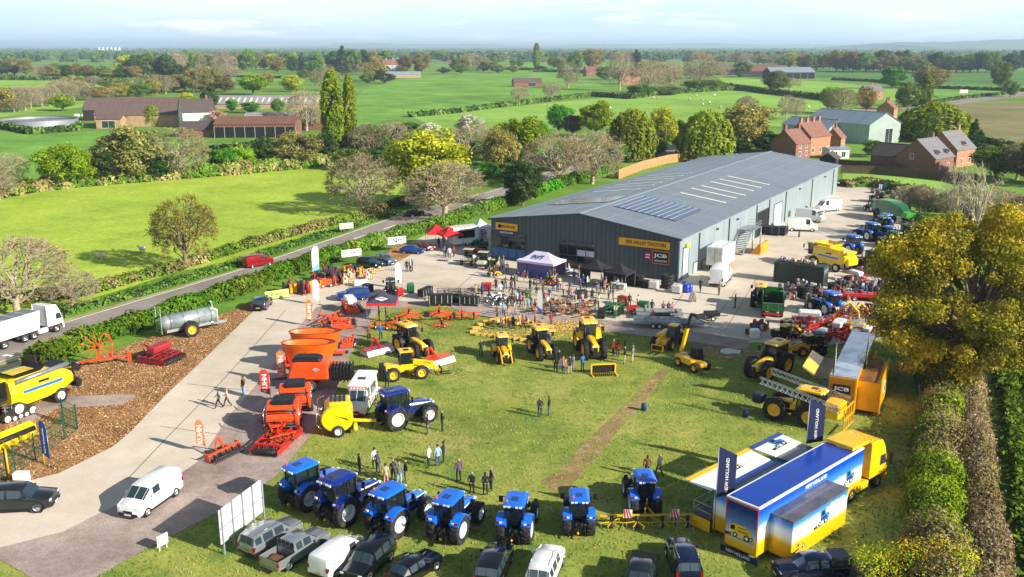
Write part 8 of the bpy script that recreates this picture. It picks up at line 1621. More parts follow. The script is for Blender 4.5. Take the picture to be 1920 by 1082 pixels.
def header():
    ro=root('combine_header'); m=MB(); m.prism([(-.5,.1),(.4,.1),(.2,.9),(-.5,1.2)],-3,3,NHY); 
    m.build('frame',ro); m=MB(); [m.loft([[(1.6,y,.15),(1.62,y,.16),(1.61,y,.2)],[(.2,y-.22,.15),(.2,y+.22,.15),(.2,y,.75)]],NHY) for y in np.linspace(-2.8,2.8,8)]; m.build('snouts',ro); m=MB(); m.cyl((.2,-2.8,.7),(.2,2.8,.7),.25,None,8,DARKST); m.build('auger',ro); return ro
put('hdr',header,G(10,838)+Vector((0,0,.02)),rad(-25),'yellow combine header behind the green mesh fence','header',None,.9)
# feather flags
fl=lambda *a,**k: flag_fn(*a,**k)
FW=M('dcdcd8',.7,0,.06,1,'flag_white'); FB=M('2a5ab0',.7,0,.08,1,'flag_blue'); FO=M('d86a3c',.7,0,.1,1,'flag_orange'); FR_=M('c02a20',.7,0,.1,1,'flag_red'); FN=M('0f1f4c',.7,0,.06,1,'flag_navy'); FY=M('d8a810',.7,0,.06,1,'flag_yellow')
for i,(px,py,key,fn,rz,lb,s) in enumerate(((96,876,'fbw',fl(FB,FW,'NEW HOLLAND',3.6,.9,col2=None),2.6,'blue and white feather flag by the mesh fence',1.),(386,848,'fo',fl(FO,FW,'KUHN',3.0,.7),-2.8,'orange feather flag beside the lone power harrow',.9),(508,752,'fr',fl(FR_,FW,'KUHN',3.,.8),-2.9,'red feather flag beside the square baler',1.),(538,720,'fo',None,-2.9,'orange feather flag in front of the feed mixers',1.1),(588,612,'fo',None,-2.9,'orange feather flag beside the low orange tedder',1.05),(600,572,'fw',fl(FW,None,'',3.2,.75),-2.9,'white feather flag near the navy car',1.),(754,541,'fw',None,-2.9,'white feather flag on the open yard',1.1),(586,520,'fwb',fl(FW,None,'',3.6,.8,col2=M('7fb4d8',.7,0,.05,1,'flag_pale_blue')),.2,'pale blue and white feather flag in the hedge by the road',1.2),(1017,598,'fwb2',fl(FW,None,'',3.4,.6,col2=FB),2.9,'white and blue feather flag beside the picnic benches',1.),(1074,596,'fwb3',fl(FW,None,'',3.6,.35,col2=FB),1.6,'narrow white flag seen edge on at the picnic benches',1.))):
    if fn: PROTO.pop(key,None)
    put(key,fn,G(px,py)+Vector((0,0,.04)),rz,lb,'flag',None,s)
put('nh1',flag_fn(FN,FW,'NEW HOLLAND',6.2,1.15,'tall'),G(1338,1008),.0,'tall navy flag at the stage end of the blue yellow trailer','flag'); put('nh1',None,G(1506,900),.0,'tall navy flag behind the blue trailer beside the sprayer','flag')
put('jf1',flag_fn(FY,SB,'JCB',6.0,.8,'tall'),G(1558,770),1.3,'yellow flag on a tall pole left of the yellow trailer','flag'); put('jf1',None,G(1618,752),1.3,'yellow flag on a tall pole above the yellow trailer roof','flag')
# gazebos
PUR=M('cfc8de',.7,0,.05,1,'tent_lilac'); PURD=M('5a5080',.8,0,.1,1,'tent_wall'); TBK=M('1c1824',.85,0,.1,1,'tent_black'); TGY=M('3c3a50',.8,0,.1,1,'tent_grey'); TRD=M('d01a14',.7,0,.08,1,'tent_red')
put('gz1',gazebo_fn(PUR,STEEL,3.6,('back','left','right'),5.6,PURD,'RVT',SBL),(G(972,512)+G(1044,530))/2+Vector((.6,1.2,.034)),AU,'lilac white gazebo with blue lettering in front of the showroom','gazebo')
put('gz2',gazebo_fn(TBK,STEEL,3.1,('back',)),G(1118,536)+Vector((0,1.3,.034)),AU+.0,'left one of the two black gazebos against the gable','gazebo',None,1.0); put('gz2b',gazebo_fn(TBK,STEEL,3.1,('back','right')),G(1160,545)+Vector((.2,1.3,.034)),AU-pi/2+pi/2,'right one of the two black gazebos against the gable','gazebo')
put('gz3',gazebo_fn(TGY,STEEL,3.3,(),None,None,None,None,valance=TRD,logo=True),G(712,604)+Vector((.2,1.4,.04)),rad(2),'grey gazebo with red valance and white diamond logo','gazebo')
put('gz4',gazebo_fn(TRD,STEEL,3.2),G(818,462)+Vector((0,1,.034)),.2,'left red gazebo beside the parked cars','gazebo'); put('gz4',None,G(842,466)+Vector((0,1,.034)),.5,'right red gazebo beside the catering trailer','gazebo'); put('gz5',gazebo_fn(M('d8d4e0',.7,0,.05,1,'tent_white'),STEEL,3.2,('back',)),G(900,452)+Vector((0,1.5,.034)),.5,'white gazebo between the shed and the catering trailer','gazebo')
def cater():
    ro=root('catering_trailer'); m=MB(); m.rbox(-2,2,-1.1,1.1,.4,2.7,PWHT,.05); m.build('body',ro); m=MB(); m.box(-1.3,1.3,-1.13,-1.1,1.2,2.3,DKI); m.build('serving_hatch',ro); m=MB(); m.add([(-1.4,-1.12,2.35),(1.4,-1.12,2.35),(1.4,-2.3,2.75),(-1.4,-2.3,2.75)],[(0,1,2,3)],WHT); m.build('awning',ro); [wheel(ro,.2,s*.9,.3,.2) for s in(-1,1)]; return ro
put('cater',cater,G(868,462)+Vector((0,1,.034)),.5,'white catering trailer with raised hatch beside the red gazebo','trailer',None,1.1)
# banners in the roadside hedge
put('bn1',banner_fn(3,1.0,FW,1.2,'KUHN',FR_),G(660,496),rad(33),'white banner with red lettering in the roadside hedge','banner'); put('bn2',banner_fn(3,1.1,FW,1.2,'NH',SBL),G(745,472),rad(33),'white banner with dark blue mark further along the hedge','banner')
put('bn3',banner_fn(3,1.0,M('c8d070',.7,0,.3,1,'banner_lime'),.2,'HORSCH',GRN),G(520,562),rad(33),'lime green banner leaning at the end of the hedge','banner')
m=MB(); m.box(-1.2,1.2,-.04,.04,.8,1.8,M('b8b4a8',.8)); [m.box(x,x+.08,-.04,.04,0,.8,BARK) for x in(-1,.9)]; tag(m.build('road_sign',None,G(650,438)),'blank back of a road sign on the far verge','sign'); bpy.data.objects[ALL[-1].name].rotation_euler.z=.5
# hoarding
A=G(416,1042);B=G(496,976); ro=root('hoarding'); ro.location=A; ro.rotation_euler.z=head((416,1042),(496,976)); Lh=(B-A).length; m=MB(); m.box(0,Lh,-.04,.02,.75,3.0,PWHT); m.build('panel',ro); m=MB(); nb=5
for k in range(nb): x=.15+k*(Lh-.3)/(nb-1); m.box(x-.05,x+.05,-.14,-.045,0,3.05,DARKST if 0 else M('8a8f94',.6,.1,.1,2,'post_grey'))
m.box(0,Lh,-.1,-.045,1.75,1.82,M('8a8f94',.6,.1,.1,2,'post_grey')); m.build('posts',ro); tag(ro,'long white hoarding seen from behind beside the entrance','hoarding')
m=MB(); m.box(-.4,.4,-.03,.03,.3,1.0,WHT); m.box(-.3,-.24,-.03,.03,0,.3,WHT); m.box(.24,.3,-.03,.03,0,.3,WHT); tag(m.build('small_sign',None,G(306,1030),rad(60)),'small white sign at the grass corner of the entrance','sign')
for px,py in((1207,770),(1398,782)): m=MB(); m.lathe([(.001,0),(.22,0),(.24,.6),(.2,.64),(.001,.62)],10,SBL,axis='Z'); tag(m.build('bin',None,G(px,py)),'short blue litter bin '+('beside the dirt path' if px<1300 else 'in the shade left of the sprayer'),'bin')
m=MB(); m.lathe([(.001,0),(.14,0),(.14,.9),(.001,.95)],8,SBL,axis='Z'); tag(m.build('bollard',None,G(1498,445)+Vector((0,0,.04))),'short blue bollard alone on the yard near the white vans','bollard')
# puddle
wt=M('5c6a78',.03,0,.02,1,'puddle_water'); px_sheet('puddle',[(1352,655),(1366,653),(1378,656),(1390,658),(1386,664),(1372,663),(1362,665),(1350,661)],.034,wt)
# ---------------------------------------------------------------- the two show trailers
def wrap_mat(name,zs,cols):
    """printed vinyl: colours blend with height above the ground, as on the real livery"""
    m,t,o=nt(name); p=N(t,'BsdfPrincipled'); L(t,p.outputs[0],o.inputs[0]); p.inputs['Roughness'].default_value=.22; p.inputs['Coat Weight'].default_value=.5
    tc=N(t,'TexCoord'); s=N(t,'SeparateXYZ'); L(t,tc.outputs['Object'],s.inputs[0]); f=noise(t,tc.outputs['Object'],3.,6,.8); a=N(t,'Math'); a.operation='MULTIPLY_ADD'; L(t,f,a.inputs[0]); a.inputs[1].default_value=.5; L(t,s.outputs[2],a.inputs[2])
    mr=N(t,'MapRange'); mr.inputs[1].default_value=zs[0]; mr.inputs[2].default_value=zs[1]; L(t,a.outputs[0],mr.inputs[0]); L(t,ramp(t,mr.outputs[0],cols),p.inputs['Base Color']); return m
LV=wrap_mat('printed_livery',(.3,3.9),[(.0,lin('d8a400')),(.34,lin('e0b010')),(.44,lin('efe9d8')),(.56,lin('e8eef4')),(.7,lin('3a86d8')),(.9,lin('0a46b0'))])
LVR=wrap_mat('printed_rear',(.3,3.9),[(.0,lin('d8a400')),(.22,lin('d8a810')),(.4,lin('b8c4c8')),(.6,lin('5a7aa8')),(.85,lin('0c2c6c'))])
BRF2=M('0a3fa8',.18,.1,.1,.5,'blue_roof',.6); PODR=M('6a6872',.25,.3,.3,.6,'pod_roof',.3); LGT=M('e6e8ea',.3,.1,.05,1,'light_trim')
def decal_combine(p,o,right,up,s,green=False):
    """flat printed picture of a harvester made of thin shapes"""
    r=Vector(right);u=Vector(up);n=r.cross(u).normalized(); c=Vector(o)
    def poly(m,pts,mat,k): m.add([tuple(c+r*(x*s)+u*(y*s)+n*(.004*k+.006)) for x,y in pts],[tuple(range(len(pts)))],mat)
    m=MB(); body=[(-.9,-.1),(-.95,.35),(-.6,.6),(.3,.62),(.8,.35),(1.0,0.),(.6,-.2)]
    if green: body=[(-.25,-.1),(-.4,.5),(-.35,.95),(.3,1.0),(.45,.5),(1.0,.45),(1.05,.05),(.3,-.1)]
    poly(m,body,YEL if not green else M('3a7ab8',.4),1); poly(m,[(-.85,.1),(-.5,.1),(-.5,.5),(-.85,.4)] if not green else [(-.25,.45),(.25,.5),(.22,.85),(-.25,.82)],DKI,2)
    for x,y,q in((-.45,-.22,.2),(.5,-.2,.26),(.85,-.14,.16)): poly(m,[(x+q*cos(2*pi*k/12),y+q*sin(2*pi*k/12)) for k in range(12)],RUB,3); poly(m,[(x+q*.5*cos(2*pi*k/10),y+q*.5*sin(2*pi*k/10)) for k in range(10)],LGT,4)
    poly(m,[(-1.3,-.45),(-.8,-.35),(-.8,-.2),(-1.35,-.25)],DARKST,2); poly(m,[(-.4,.2),(.5,.3),(.75,.1),(-.2,.05)],M('b88a10',.5) if not green else NHD,2); poly(m,[(-.3,.42),(.4,.5),(.45,.44),(-.3,.36)],DARKST,3); poly(m,[(-1.4,-.5),(1.2,-.44),(1.1,-.38),(-1.3,-.42)],M('8a7a20',.6),1); m.build('printed_picture',p)
def nhtrailer():
    ro=root('exhibition_trailer'); Ln,w,h=12.7,2.3,3.65; m=MB(); m.box(0,Ln,.02,w,.45,h-.12,LV); m.build('body',ro)
    m=MB(); m.box(-.01,Ln+.01,0,w+.02,h-.11,h,LGT); m.box(.12,Ln-.12,.14,w-.12,h+.002,h+.02,BRF2); m.box(Ln-1.2,Ln-.5,.7,1.4,h+.022,h+.07,LGT); m.box(Ln-1.1,Ln-.6,.8,1.3,h+.072,h+.1,PODR); m.build('roof',ro)
    m=MB(); m.box(-.03,-.012,.1,w-.08,.5,h-.16,LVR); o=m.build('rear_door',ro); m=MB(); [m.box(-.06,-.031,y,y+.05,.45,h-.12,ORG) for y in(.03,w-.07)]; m.box(-.06,-.031,.08,w-.07,h-.2,h-.13,ORG); m.build('frame',o)
    decal_combine(o,(-.035,w/2,1.55),(0,-1,0),(0,0,1),.85); m=MB(); m.box(-.2,-.17,-.2,w+.1,.02,.42,FN); sk=m.build('skirt',ro); letter('NEW HOLLAND',FW,sk,(-.21,w/2,.22),(0,-1,0),(0,0,1),1.7,.2)
    # right hand pod
    m=MB(); m.box(1.3,7.8,-1.5,.015,.35,2.78,LV); m.build('side_pod',ro); m=MB(); m.box(1.27,7.83,-1.53,.01,2.78,2.9,PODR); m.build('pod_roof',ro); pd=root('panel_print'); pd.parent=ro
    decal_combine(pd,(4.8,-1.51,1.75),(1,0,0),(0,0,1),.75,True); decal_combine(pd,(2.4,-1.51,.95),(1,0,0),(0,0,1),.5); 
    m=MB(); [m.box(x,x+.5,-1.515,-1.506,1.5,1.95,M('c4ccd4',.4)) for x in(1.7,6.9)]; m.build('pod_window',pd); letter('NEW HOLLAND',FW,pd,(6.4,-1.52,2.5),(1,0,0),(0,0,1),1.8,.18); decal_combine(pd,(10.8,.01,1.9),(1,0,0),(0,0,1),.75,True); letter('NEW HOLLAND',FW,pd,(6.5,.008,3.2),(1,0,0),(0,0,1),2.6,.26)
    # left pods and lifted awnings
    for x0,x1,k in((1.1,7.6,0),(8.4,11.6,1)):
        m=MB(); m.box(x0,x1,w+.02,3.95,.35,2.85,LV); m.build('side_pod',ro); m=MB(); m.box(x0-.03,x1+.03,w+.03,3.98,2.85,2.96,PODR); m.build('pod_roof',ro)
        a=MB(); a.loft([[(x0-.2,4.02,2.98),(x1,4.02,2.98),(x1,4.02,3.04),(x0-.2,4.02,3.04)],[(x0-.5,5.9,3.15),(x1,5.9,3.15),(x1,5.9,3.2),(x0-.5,5.9,3.2)]],LGT); a.box(x0-.5,x1,5.5,5.9,3.2,3.23,YEL if not k else PBLU); aw=a.build('awning',ro); decal_combine(aw,((x0+x1)/2,4.9,3.14),(1,0,0),(0,.99,.1),.8,k==1)
        if not k: b=MB(); b.box(x0,x1,3.45,4.0,2.965,2.98,PBLU); b.build('roof_stripe',aw)
    m=MB(); m.box(.9,7.6,4.0,5.4,.85,.95,DARKST); m.box(.9,7.6,5.36,5.42,.1,.9,YEL); m.box(.86,.92,4.0,5.4,.1,.9,YEL); m.build('stage',ro); m=MB()
    for z in(1.35,1.85): m.tube([(.95,4.0,z),(.95,5.35,z),(7.5,5.35,z)],.03,GV,5)
    [m.tube([(x,5.35,.9),(x,5.35,1.85)],.03,GV,5) for x in(.95,2.6,4.2,5.8,7.5)]; m.build('stage_railing',ro)
    m=MB(); m.box(.3,Ln+1.,.5,1.8,.3,.45,DARKST); m.build('chassis',ro)
    for x in(2.2,3.4,4.6): pass
    return ro
nh=nhtrailer(); nh.location=Vector((14.6,49.95,0)); nh.rotation_euler.z=rad(42.84); tag(nh,'blue white and yellow exhibition trailer with opened side pods and stage','trailer')
tr=root('lorry_tractor_unit'); lorry_cab(tr,YEL,x0=2.3); m=MB(); m.box(-1.9,.2,-1.0,1.0,3.7,3.95,YEL); [m.cyl((.9,s*.8,3.6),(1.0,s*.8,3.62),.12,None,8,LAMP) for s in(-1,-.4,.4,1)]; m.build('roof_fairing',tr)
cu=Vector((cos(rad(42.84)),sin(rad(42.84)),0)); cv=Vector((-cu.y,cu.x,0)); tr.location=nh.location+cu*13.4+cv*1.1; tr.rotation_euler.z=rad(40); tag(tr,'yellow lorry tractor unit coupled to the blue white exhibition trailer','lorry')
def jcbtrailer():
    ro=root('exhibition_trailer'); Ln,w,h=14.0,2.2,3.35; y=M('f8b406',.3,0,.08,1,'trailer_yellow',.4); m=MB(); m.box(0,Ln,0,w,.3,h,y); m.build('body',ro); m=MB(); m.box(.0,Ln,.0,w,h+.005,h+.05,M('b9bec4',.12,.5,.55,.7,'shiny_roof',.4,dirt=(.12,.2,.36))); m.build('roof',ro)
    m=MB(); m.box(-.04,-.003,.1,w-.1,.35,h-.1,M('c07c10',.35,0,.1,1,'rear_panel')); o=m.build('rear_door',ro); m=MB(); m.box(-.07,-.041,.45,w-.35,1.95,2.7,SB); m.build('name_panel',o); letter('JCB',SW_,o,(-.085,w/2+.05,2.32),(0,-1,0),(0,0,1),1.25,.42)
    m=MB(); m.box(.9,7.2,-1.75,-.01,.4,2.95,y); m.build('side_pod',ro); m=MB(); m.box(.9,7.2,-1.45,-.03,2.96,3.0,M('8a5a1c',.6,0,.4,1,'worn_pod_roof')); m.box(.88,7.22,-1.82,-1.5,2.4,3.3,M('5a3c1c',.6,0,.2,1,'brown_rim')) if 0 else None; m.build('pod_roof',ro)
    m=MB(); m.box(.5,7.6,-1.87,-1.79,.25,3.25,y); p=m.build('drop_side',ro); m=MB(); m.lathe([(.001,-.02),(.55,-.02),(.6,.0)],20,SW_,(3.4,-1.885,1.9)); m.lathe([(.001,-.03),(.38,-.03)],16,SB,(3.4,-1.885,1.9)); m.build('emblem',p)
    m=MB(); m.loft([[(1.2,w+.02,2.6),(6.6,w+.02,2.6),(6.6,w+.02,2.7),(1.2,w+.02,2.7)],[(1.2,3.6,2.6),(6.6,3.6,2.6),(6.6,3.6,2.7),(1.2,3.6,2.7)]],M('8a7a5c',.7,0,.2,1,'canopy_underside')); m.loft([[(1.2,3.55,2.6),(6.6,3.55,2.6),(6.6,3.62,2.7),(1.2,3.62,2.7)],[(1.3,4.6,3.2),(6.5,4.6,3.2),(6.5,4.65,3.3),(1.3,4.65,3.3)]],y); m.build('side_canopy',ro)
    m=MB(); m.box(1.2,6.6,w+.02,3.6,.3,.5,DARKST); m.box(1.4,6.4,w+.03,w+.05,.5,2.5,M('2a3c50',.3,0,.2,1,'interior_blue')); m.build('stage',ro)
    m=MB(); [m.bar((7.6+k*.5,-.3,.3),(7.6+k*.5,-.5,3.),.1,.1,y) for k in range(5)]; m.build('side_rails',ro)
    for x in(1.6,2.7): [wheel(ro,x,w/2+s*.85,.45,.3) for s in(-1,1)]
    m=MB(); [m.cyl((x,w-.2,h),(x,w-.2,h+1.1),.03,None,5,BLK) for x in(.4,)]; m.build('aerial',ro); return ro
jt_=jcbtrailer(); jt_.location=Vector((28.55,72.8,0)); jt_.rotation_euler.z=rad(63.4); tag(jt_,'yellow exhibition trailer with black and white lettering and opened sides','trailer')
# ---------------------------------------------------------------- centre of the show
wt_=table_fn(FW,1.8)
for i,(px,py,r,l) in enumerate(((676,536,.5,'white draped table among the roadside displays'),(1000,522,AU+pi/2,'blue fronted counter left inside the lilac gazebo'),(1020,524,AU+pi/2,'blue fronted counter right inside the lilac gazebo'),(1075,520,AU+pi/2,'buffet table by the showroom window, left end'),(1060,514,AU+pi/2,'buffet table by the showroom window, nearest the lilac gazebo'),(1120,536,AU+pi/2,'serving table inside the left black gazebo'),(1160,542,AU+pi/2,'serving table inside the right black gazebo'))):
    put('tb%d'%(1 if i in(1,2) else 0),wt_ if i not in(1,2) else table_fn(PBLU,1.5),G(px,py)+Vector((0,0,.034)),r,l,'table')
for i,(px,py,r,l) in enumerate(((1010,588,.4,'leftmost picnic bench, beside the blue and white flag'),(1035,578,.6,'picnic bench behind the leftmost ones'),(1056,590,.5,'picnic bench in the middle of the group'),(1048,574,.3,'picnic bench at the back of the group'),(1082,582,.5,'white topped picnic bench right of the middle one'),(1094,592,.7,'rightmost picnic bench nearest the camera'),(1104,578,1.0,'tall folded picnic bench at the right end'))):
    put('pic',picnic_fn,G(px,py)+Vector((0,0,.045)),r,l,'picnic bench','picnic benches by the yard')
# straw bale ring
RING=[(888,625),(899,630),(910,631),(922,632),(934,634),(946,636),(958,637),(970,638),(982,640),(994,640),(893,618),(902,611),(913,606),(925,603),(937,601),(950,600),(962,601),(976,603),(990,606),(1004,608),(1018,611),(1030,615),(1034,623)]
for i,(px,py) in enumerate(RING): put('sb',bale_fn(),G(px,py)+Vector((0,0,.02)),RN.uniform(-.25,.25),'small straw bale laid in the play ring','straw bale','straw bales forming the play ring',.9)
for i,(px,py) in enumerate(((930,612),(944,608),(958,606),(972,610),(985,612),(1000,613),(950,614),(938,604),(966,616),(978,602),(1012,612),(920,608))): put('sb',None,G(px,py)+Vector((0,0,.02+(.42 if i%4==0 else 0))),RN.uniform(0,3),'small straw bale stacked inside the play ring','straw bale','straw bales stacked inside the play ring',.9)
m=MB(); pts=[(918,628),(950,612),(1000,612),(1120,612),(1128,620),(1040,628),(1000,634),(940,632)]
rng=np.random.RandomState(6); P=[]
for k in range(3000):
    a=rng.uniform(1030,1126) if k%6 else rng.uniform(905,1030); b=rng.uniform(606,622) if k%3 else rng.uniform(610,634); g=G(a,b); P.append((g.x+rng.normal()*.4,g.y+rng.normal()*.5,.05+rng.uniform(0,.05)))
V,Q=quads(np.array(P),rng.normal(size=(len(P),3))*.3+np.array([0,0,1]),rng.uniform(.05,.12,len(P)),rng); o=bpy.data.objects.new('loose_straw',npmesh('loose_straw',V,Q,[STRAW])); COL.objects.link(o); tag(o,'loose straw scattered over the grass beside the play ring','straw',None,'stuff')
# yard machinery
put('crg',crush_fn(M('1a8a3a',.5,0,.1,1,'crush_green')),G(1152,592)+Vector((0,0,.04)),AU,'green livestock handling pen near the picnic benches','pen'); put('crk',crush_fn(BLK,1.6,3.6,1.4),G(862,566)+Vector((0,0,.04)),.2,'black tubular livestock pen at the yard edge','pen'); put('crk',None,G(842,560)+Vector((0,0,.04)),.1,'smaller black pen behind the tubular one','pen',None,.8)
def blackbox():
    ro=root('feed_barrier'); m=MB(); m.box(-1.2,1.2,-.4,.4,.3,1.2,BLK); m.build('panel',ro); m=MB(); [m.box(x,x+.03,-.42,-.405,.35,1.15,WHT) for x in(-1.1,-.5,.1,.7,1.1)]; m.build('stripes',ro); m=MB(); [m.box(x,x+.06,-.4,.4,0,.3,STEEL) for x in(-1.1,1.05)]; m.build('leg',ro); return ro
put('bbx',blackbox,G(798,558)+Vector((0,0,.04)),1.1,'black striped feed barrier tilted beside the orange rakes','barrier'); put('bbx',None,G(826,574)+Vector((0,0,.04)),.1,'long black feed barrier beside the tubular pen','barrier',None,1.2); put('bbx',None,G(880,574)+Vector((0,0,.04)),-.1,'black feed barrier at the right end of the pens','barrier',None,1.0)
put('gtb',gate_fn(3,1.2),G(885,556)+Vector((0,0,.04)),1.0,'black gate at the right end of the tubular pen','gate')
bk=bike_fn(FW)
for i,(px,py,r) in enumerate(((922,566,.6),(930,572,.9),(938,570,1.3),(946,572,.7),(934,562,.3))): put('bike',bk,G(px,py)+Vector((0,0,.04)),r,'white off road motorbike in the tight group by the gap to the grass','motorbike','white motorbikes in a group')
av=atv_fn()
veh('atv',av,(872,500),(886,490),'cream open sided buggy nearest the blue window panel, left one','buggy',z=.04,sc=1.2); veh('atv',None,(912,496),(900,506),'cream open sided buggy with white bonnet, right one','buggy',z=.04,sc=1.2)
for i,(px,py,c,l) in enumerate(((888,478,RED,'red quad bike behind the cream buggies'),(905,470,DARKST,'black quad bike beside the showroom corner'),(900,462,GRN,'dark green quad bike below the white gazebo'),(928,499,GRN,'green quad bike beside the right cream buggy'))): PROTO.pop('quad',None); put('quad',atv_fn(c,False),G(px,py)+Vector((0,0,.04)),.6+i,l,'quad bike',None,.95)
trac('whl',tractor_fn(DARKST,DARKST,rim=WHT,rear_r=.7,front_r=.5,hoodm=WHT,weight=False),(733,558),(735,545),'small dark roofed compact tractor behind the grey gazebo',None,.8)
put('lt1',loader_fn,G(926,519)+Vector((0,.3,.04)),.4,'tiny yellow loader in front of the lilac gazebo','loader',None,.36) ; put('lt1b',loader_fn,G(1032,536)+Vector((0,.3,.04)),2.7,'tiny yellow ride on machine beside the people queueing','loader',None,.42)
def flatbed():
    ro=root('flat_trailer'); m=MB(); m.box(-2.6,2.6,-.95,.95,.5,.6,GV); [m.box(-2.6,2.6,y-.03,y+.03,.6,.85,GV) for y in(-.95,.95)]; m.build('bed',ro); m=MB(); m.bar((2.5,-.5,.5),(3.8,0,.45),.08,.1,GV); m.bar((2.5,.5,.5),(3.8,0,.45),.08,.1,GV); m.build('drawbar',ro); [wheel(ro,x,s*1.05,.3,.2) for x in(-.5,.2) for s in(-1,1)]; return ro
put('flt',flatbed,G(1232,612)+Vector((0,0,.04)),-.1,'long silver plant trailer behind the yellow telehandler','trailer'); put('flt',None,G(1238,600)+Vector((0,.8,.04)),-.08,'second silver plant trailer farther into the yard','trailer'); put('flt',None,G(1286,616)+Vector((0,.8,.04)),-.1,'short silver trailer right of the telehandler','trailer',None,.8)
def cart(c):
    def fn(): ro=root('log_cart'); m=MB(); m.rbox(-.7,.7,-.45,.45,.4,.8,c,.06); m.build('body',ro); m=MB(); m.bar((.7,0,.4),(1.6,0,.35),.06,.06,BLK); m.build('drawbar',ro); [wheel(ro,0,s*.5,.25,.18) for s in(-1,1)]; return ro
    return fn
put('cartr',cart(RED),G(1186,588)+Vector((0,0,.04)),.1,'small red trailer on the yard right of the green pen','trailer',None,1.1); put('cartb',cart(BLK),G(1334,600)+Vector((0,0,.04)),.1,'black trailer with two white sacks standing alone on the yard','trailer',None,1.2)
for i,(px,py,l) in enumerate(((912,546,'near the black pens'),(984,562,'left of the picnic benches'),(1128,596,'right of the picnic benches'),(1168,572,'behind the green pen'),(1206,582,'right of the small red trailer'),(1090,560,'behind the picnic benches'),(746,556,'beside the compact tractor'),(770,548,'left of the black feed barriers'),(690,548,'behind the bright blue car'))): put('mach%d'%(i%3),generator_fn((RED,GRN,DARKST)[i%3]),G(px,py)+Vector((0,0,.045)),i*.7,('red','green','dark grey')[i%3]+' boxed garden machine standing '+l,'machine',None,1.1)
put('cartb',None,G(1140,588)+Vector((0,0,.04)),1.2,'black box trailer behind the green livestock pen','trailer',None,1.1)
def mseat():
    ro=root('red_cart'); m=MB(); m.box(-1.3,1.3,-.7,.7,.45,.55,BLK); m.box(-1.3,1.3,-.72,-.68,.5,.95,BLK); m.box(-1.35,-1.28,-.7,.7,.4,1.,RED); m.box(1.28,1.35,-.7,.7,.4,1.,RED); m.build('body',ro); [wheel(ro,x,s*.7,.28,.18) for x in(-.8,.8) for s in(-1,1)]; return ro
put('mseat',mseat,G(1246,598)+Vector((0,0,.04)),.05,'black cart with red ends where three people sit','trailer')
# roadside stall goods, 500-740
spots=[(540,548,'r'),(552,550,'o'),(566,546,'r'),(580,544,'o'),(574,552,'r'),(604,534,'k'),(612,528,'k'),(622,536,'r'),(632,530,'k'),(600,540,'o'),(640,526,'k'),(648,532,'t'),(656,524,'t'),(664,518,'k'),(652,516,'o'),(690,524,'t'),(674,516,'o'),(615,516,'k'),(628,520,'k'),(594,526,'k')]
CCO={'r':['b02018','c84a18','202024'],'o':['e07a18','d8a018','b83018'],'k':['18181c','2c2c30','8c1c18'],'t':['c8a468','a8845c','d8d4cc']}; NMO={'r':'red','o':'orange','k':'black','t':'tan'}
for i,(px,py,k) in enumerate(spots): put('sg'+k,crate_goods('stall_goods',70+ord(k),CCO[k],1.3,1.,1.3),G(px,py)+Vector((0,0,.04)),.55+sp_.uniform(-.2,.2),'%s tools and small machines heaped beside the roadside hedge'%NMO[k],'stall goods','roadside stall goods',sp_.uniform(.85,1.1))
def mast(): ro=root('forklift'); m=MB(); [m.box(.6,.7,y-.05,y+.05,0,3.0,BLK) for y in(-.35,.35)]; [m.box(.6,.7,-.35,.35,z,z+.08,BLK) for z in(.3,1.5,2.9)]; m.build('mast',ro); m=MB(); m.rbox(-1.,.5,-.5,.5,.25,1.1,ORG,.1); m.build('body',ro); m=MB(); [m.tube([(x,y,1.1),(x*.8,y,2.05)],.035,BLK,5) for x in(-.8,.45) for y in(-.42,.42)]; m.box(-.75,.5,-.5,.5,2.05,2.12,BLK); m.build('overhead_guard',ro); [wheel(ro,x,s*.45,.25,.18) for x in(-.7,.35) for s in(-1,1)]; m=MB(); [m.box(.7,1.7,y-.05,y+.05,.05,.1,BLK) for y in(-.2,.2)]; m.build('forks',ro); return ro
put('fork',mast,G(614,538)+Vector((0,0,.04)),.5,'orange forklift with tall black mast among the roadside stalls','forklift')
put('plt',crate_goods('pallet_boards',99,['cdb27c','d8c090'],2.2,1.1,.25),G(690,514)+Vector((0,0,.04)),.5,'low stack of pale timber boards before the dark cars','timber'); put('plt',None,G(704,508)+Vector((0,0,.04)),.55,'second low stack of pale timber boards nearer the cars','timber')
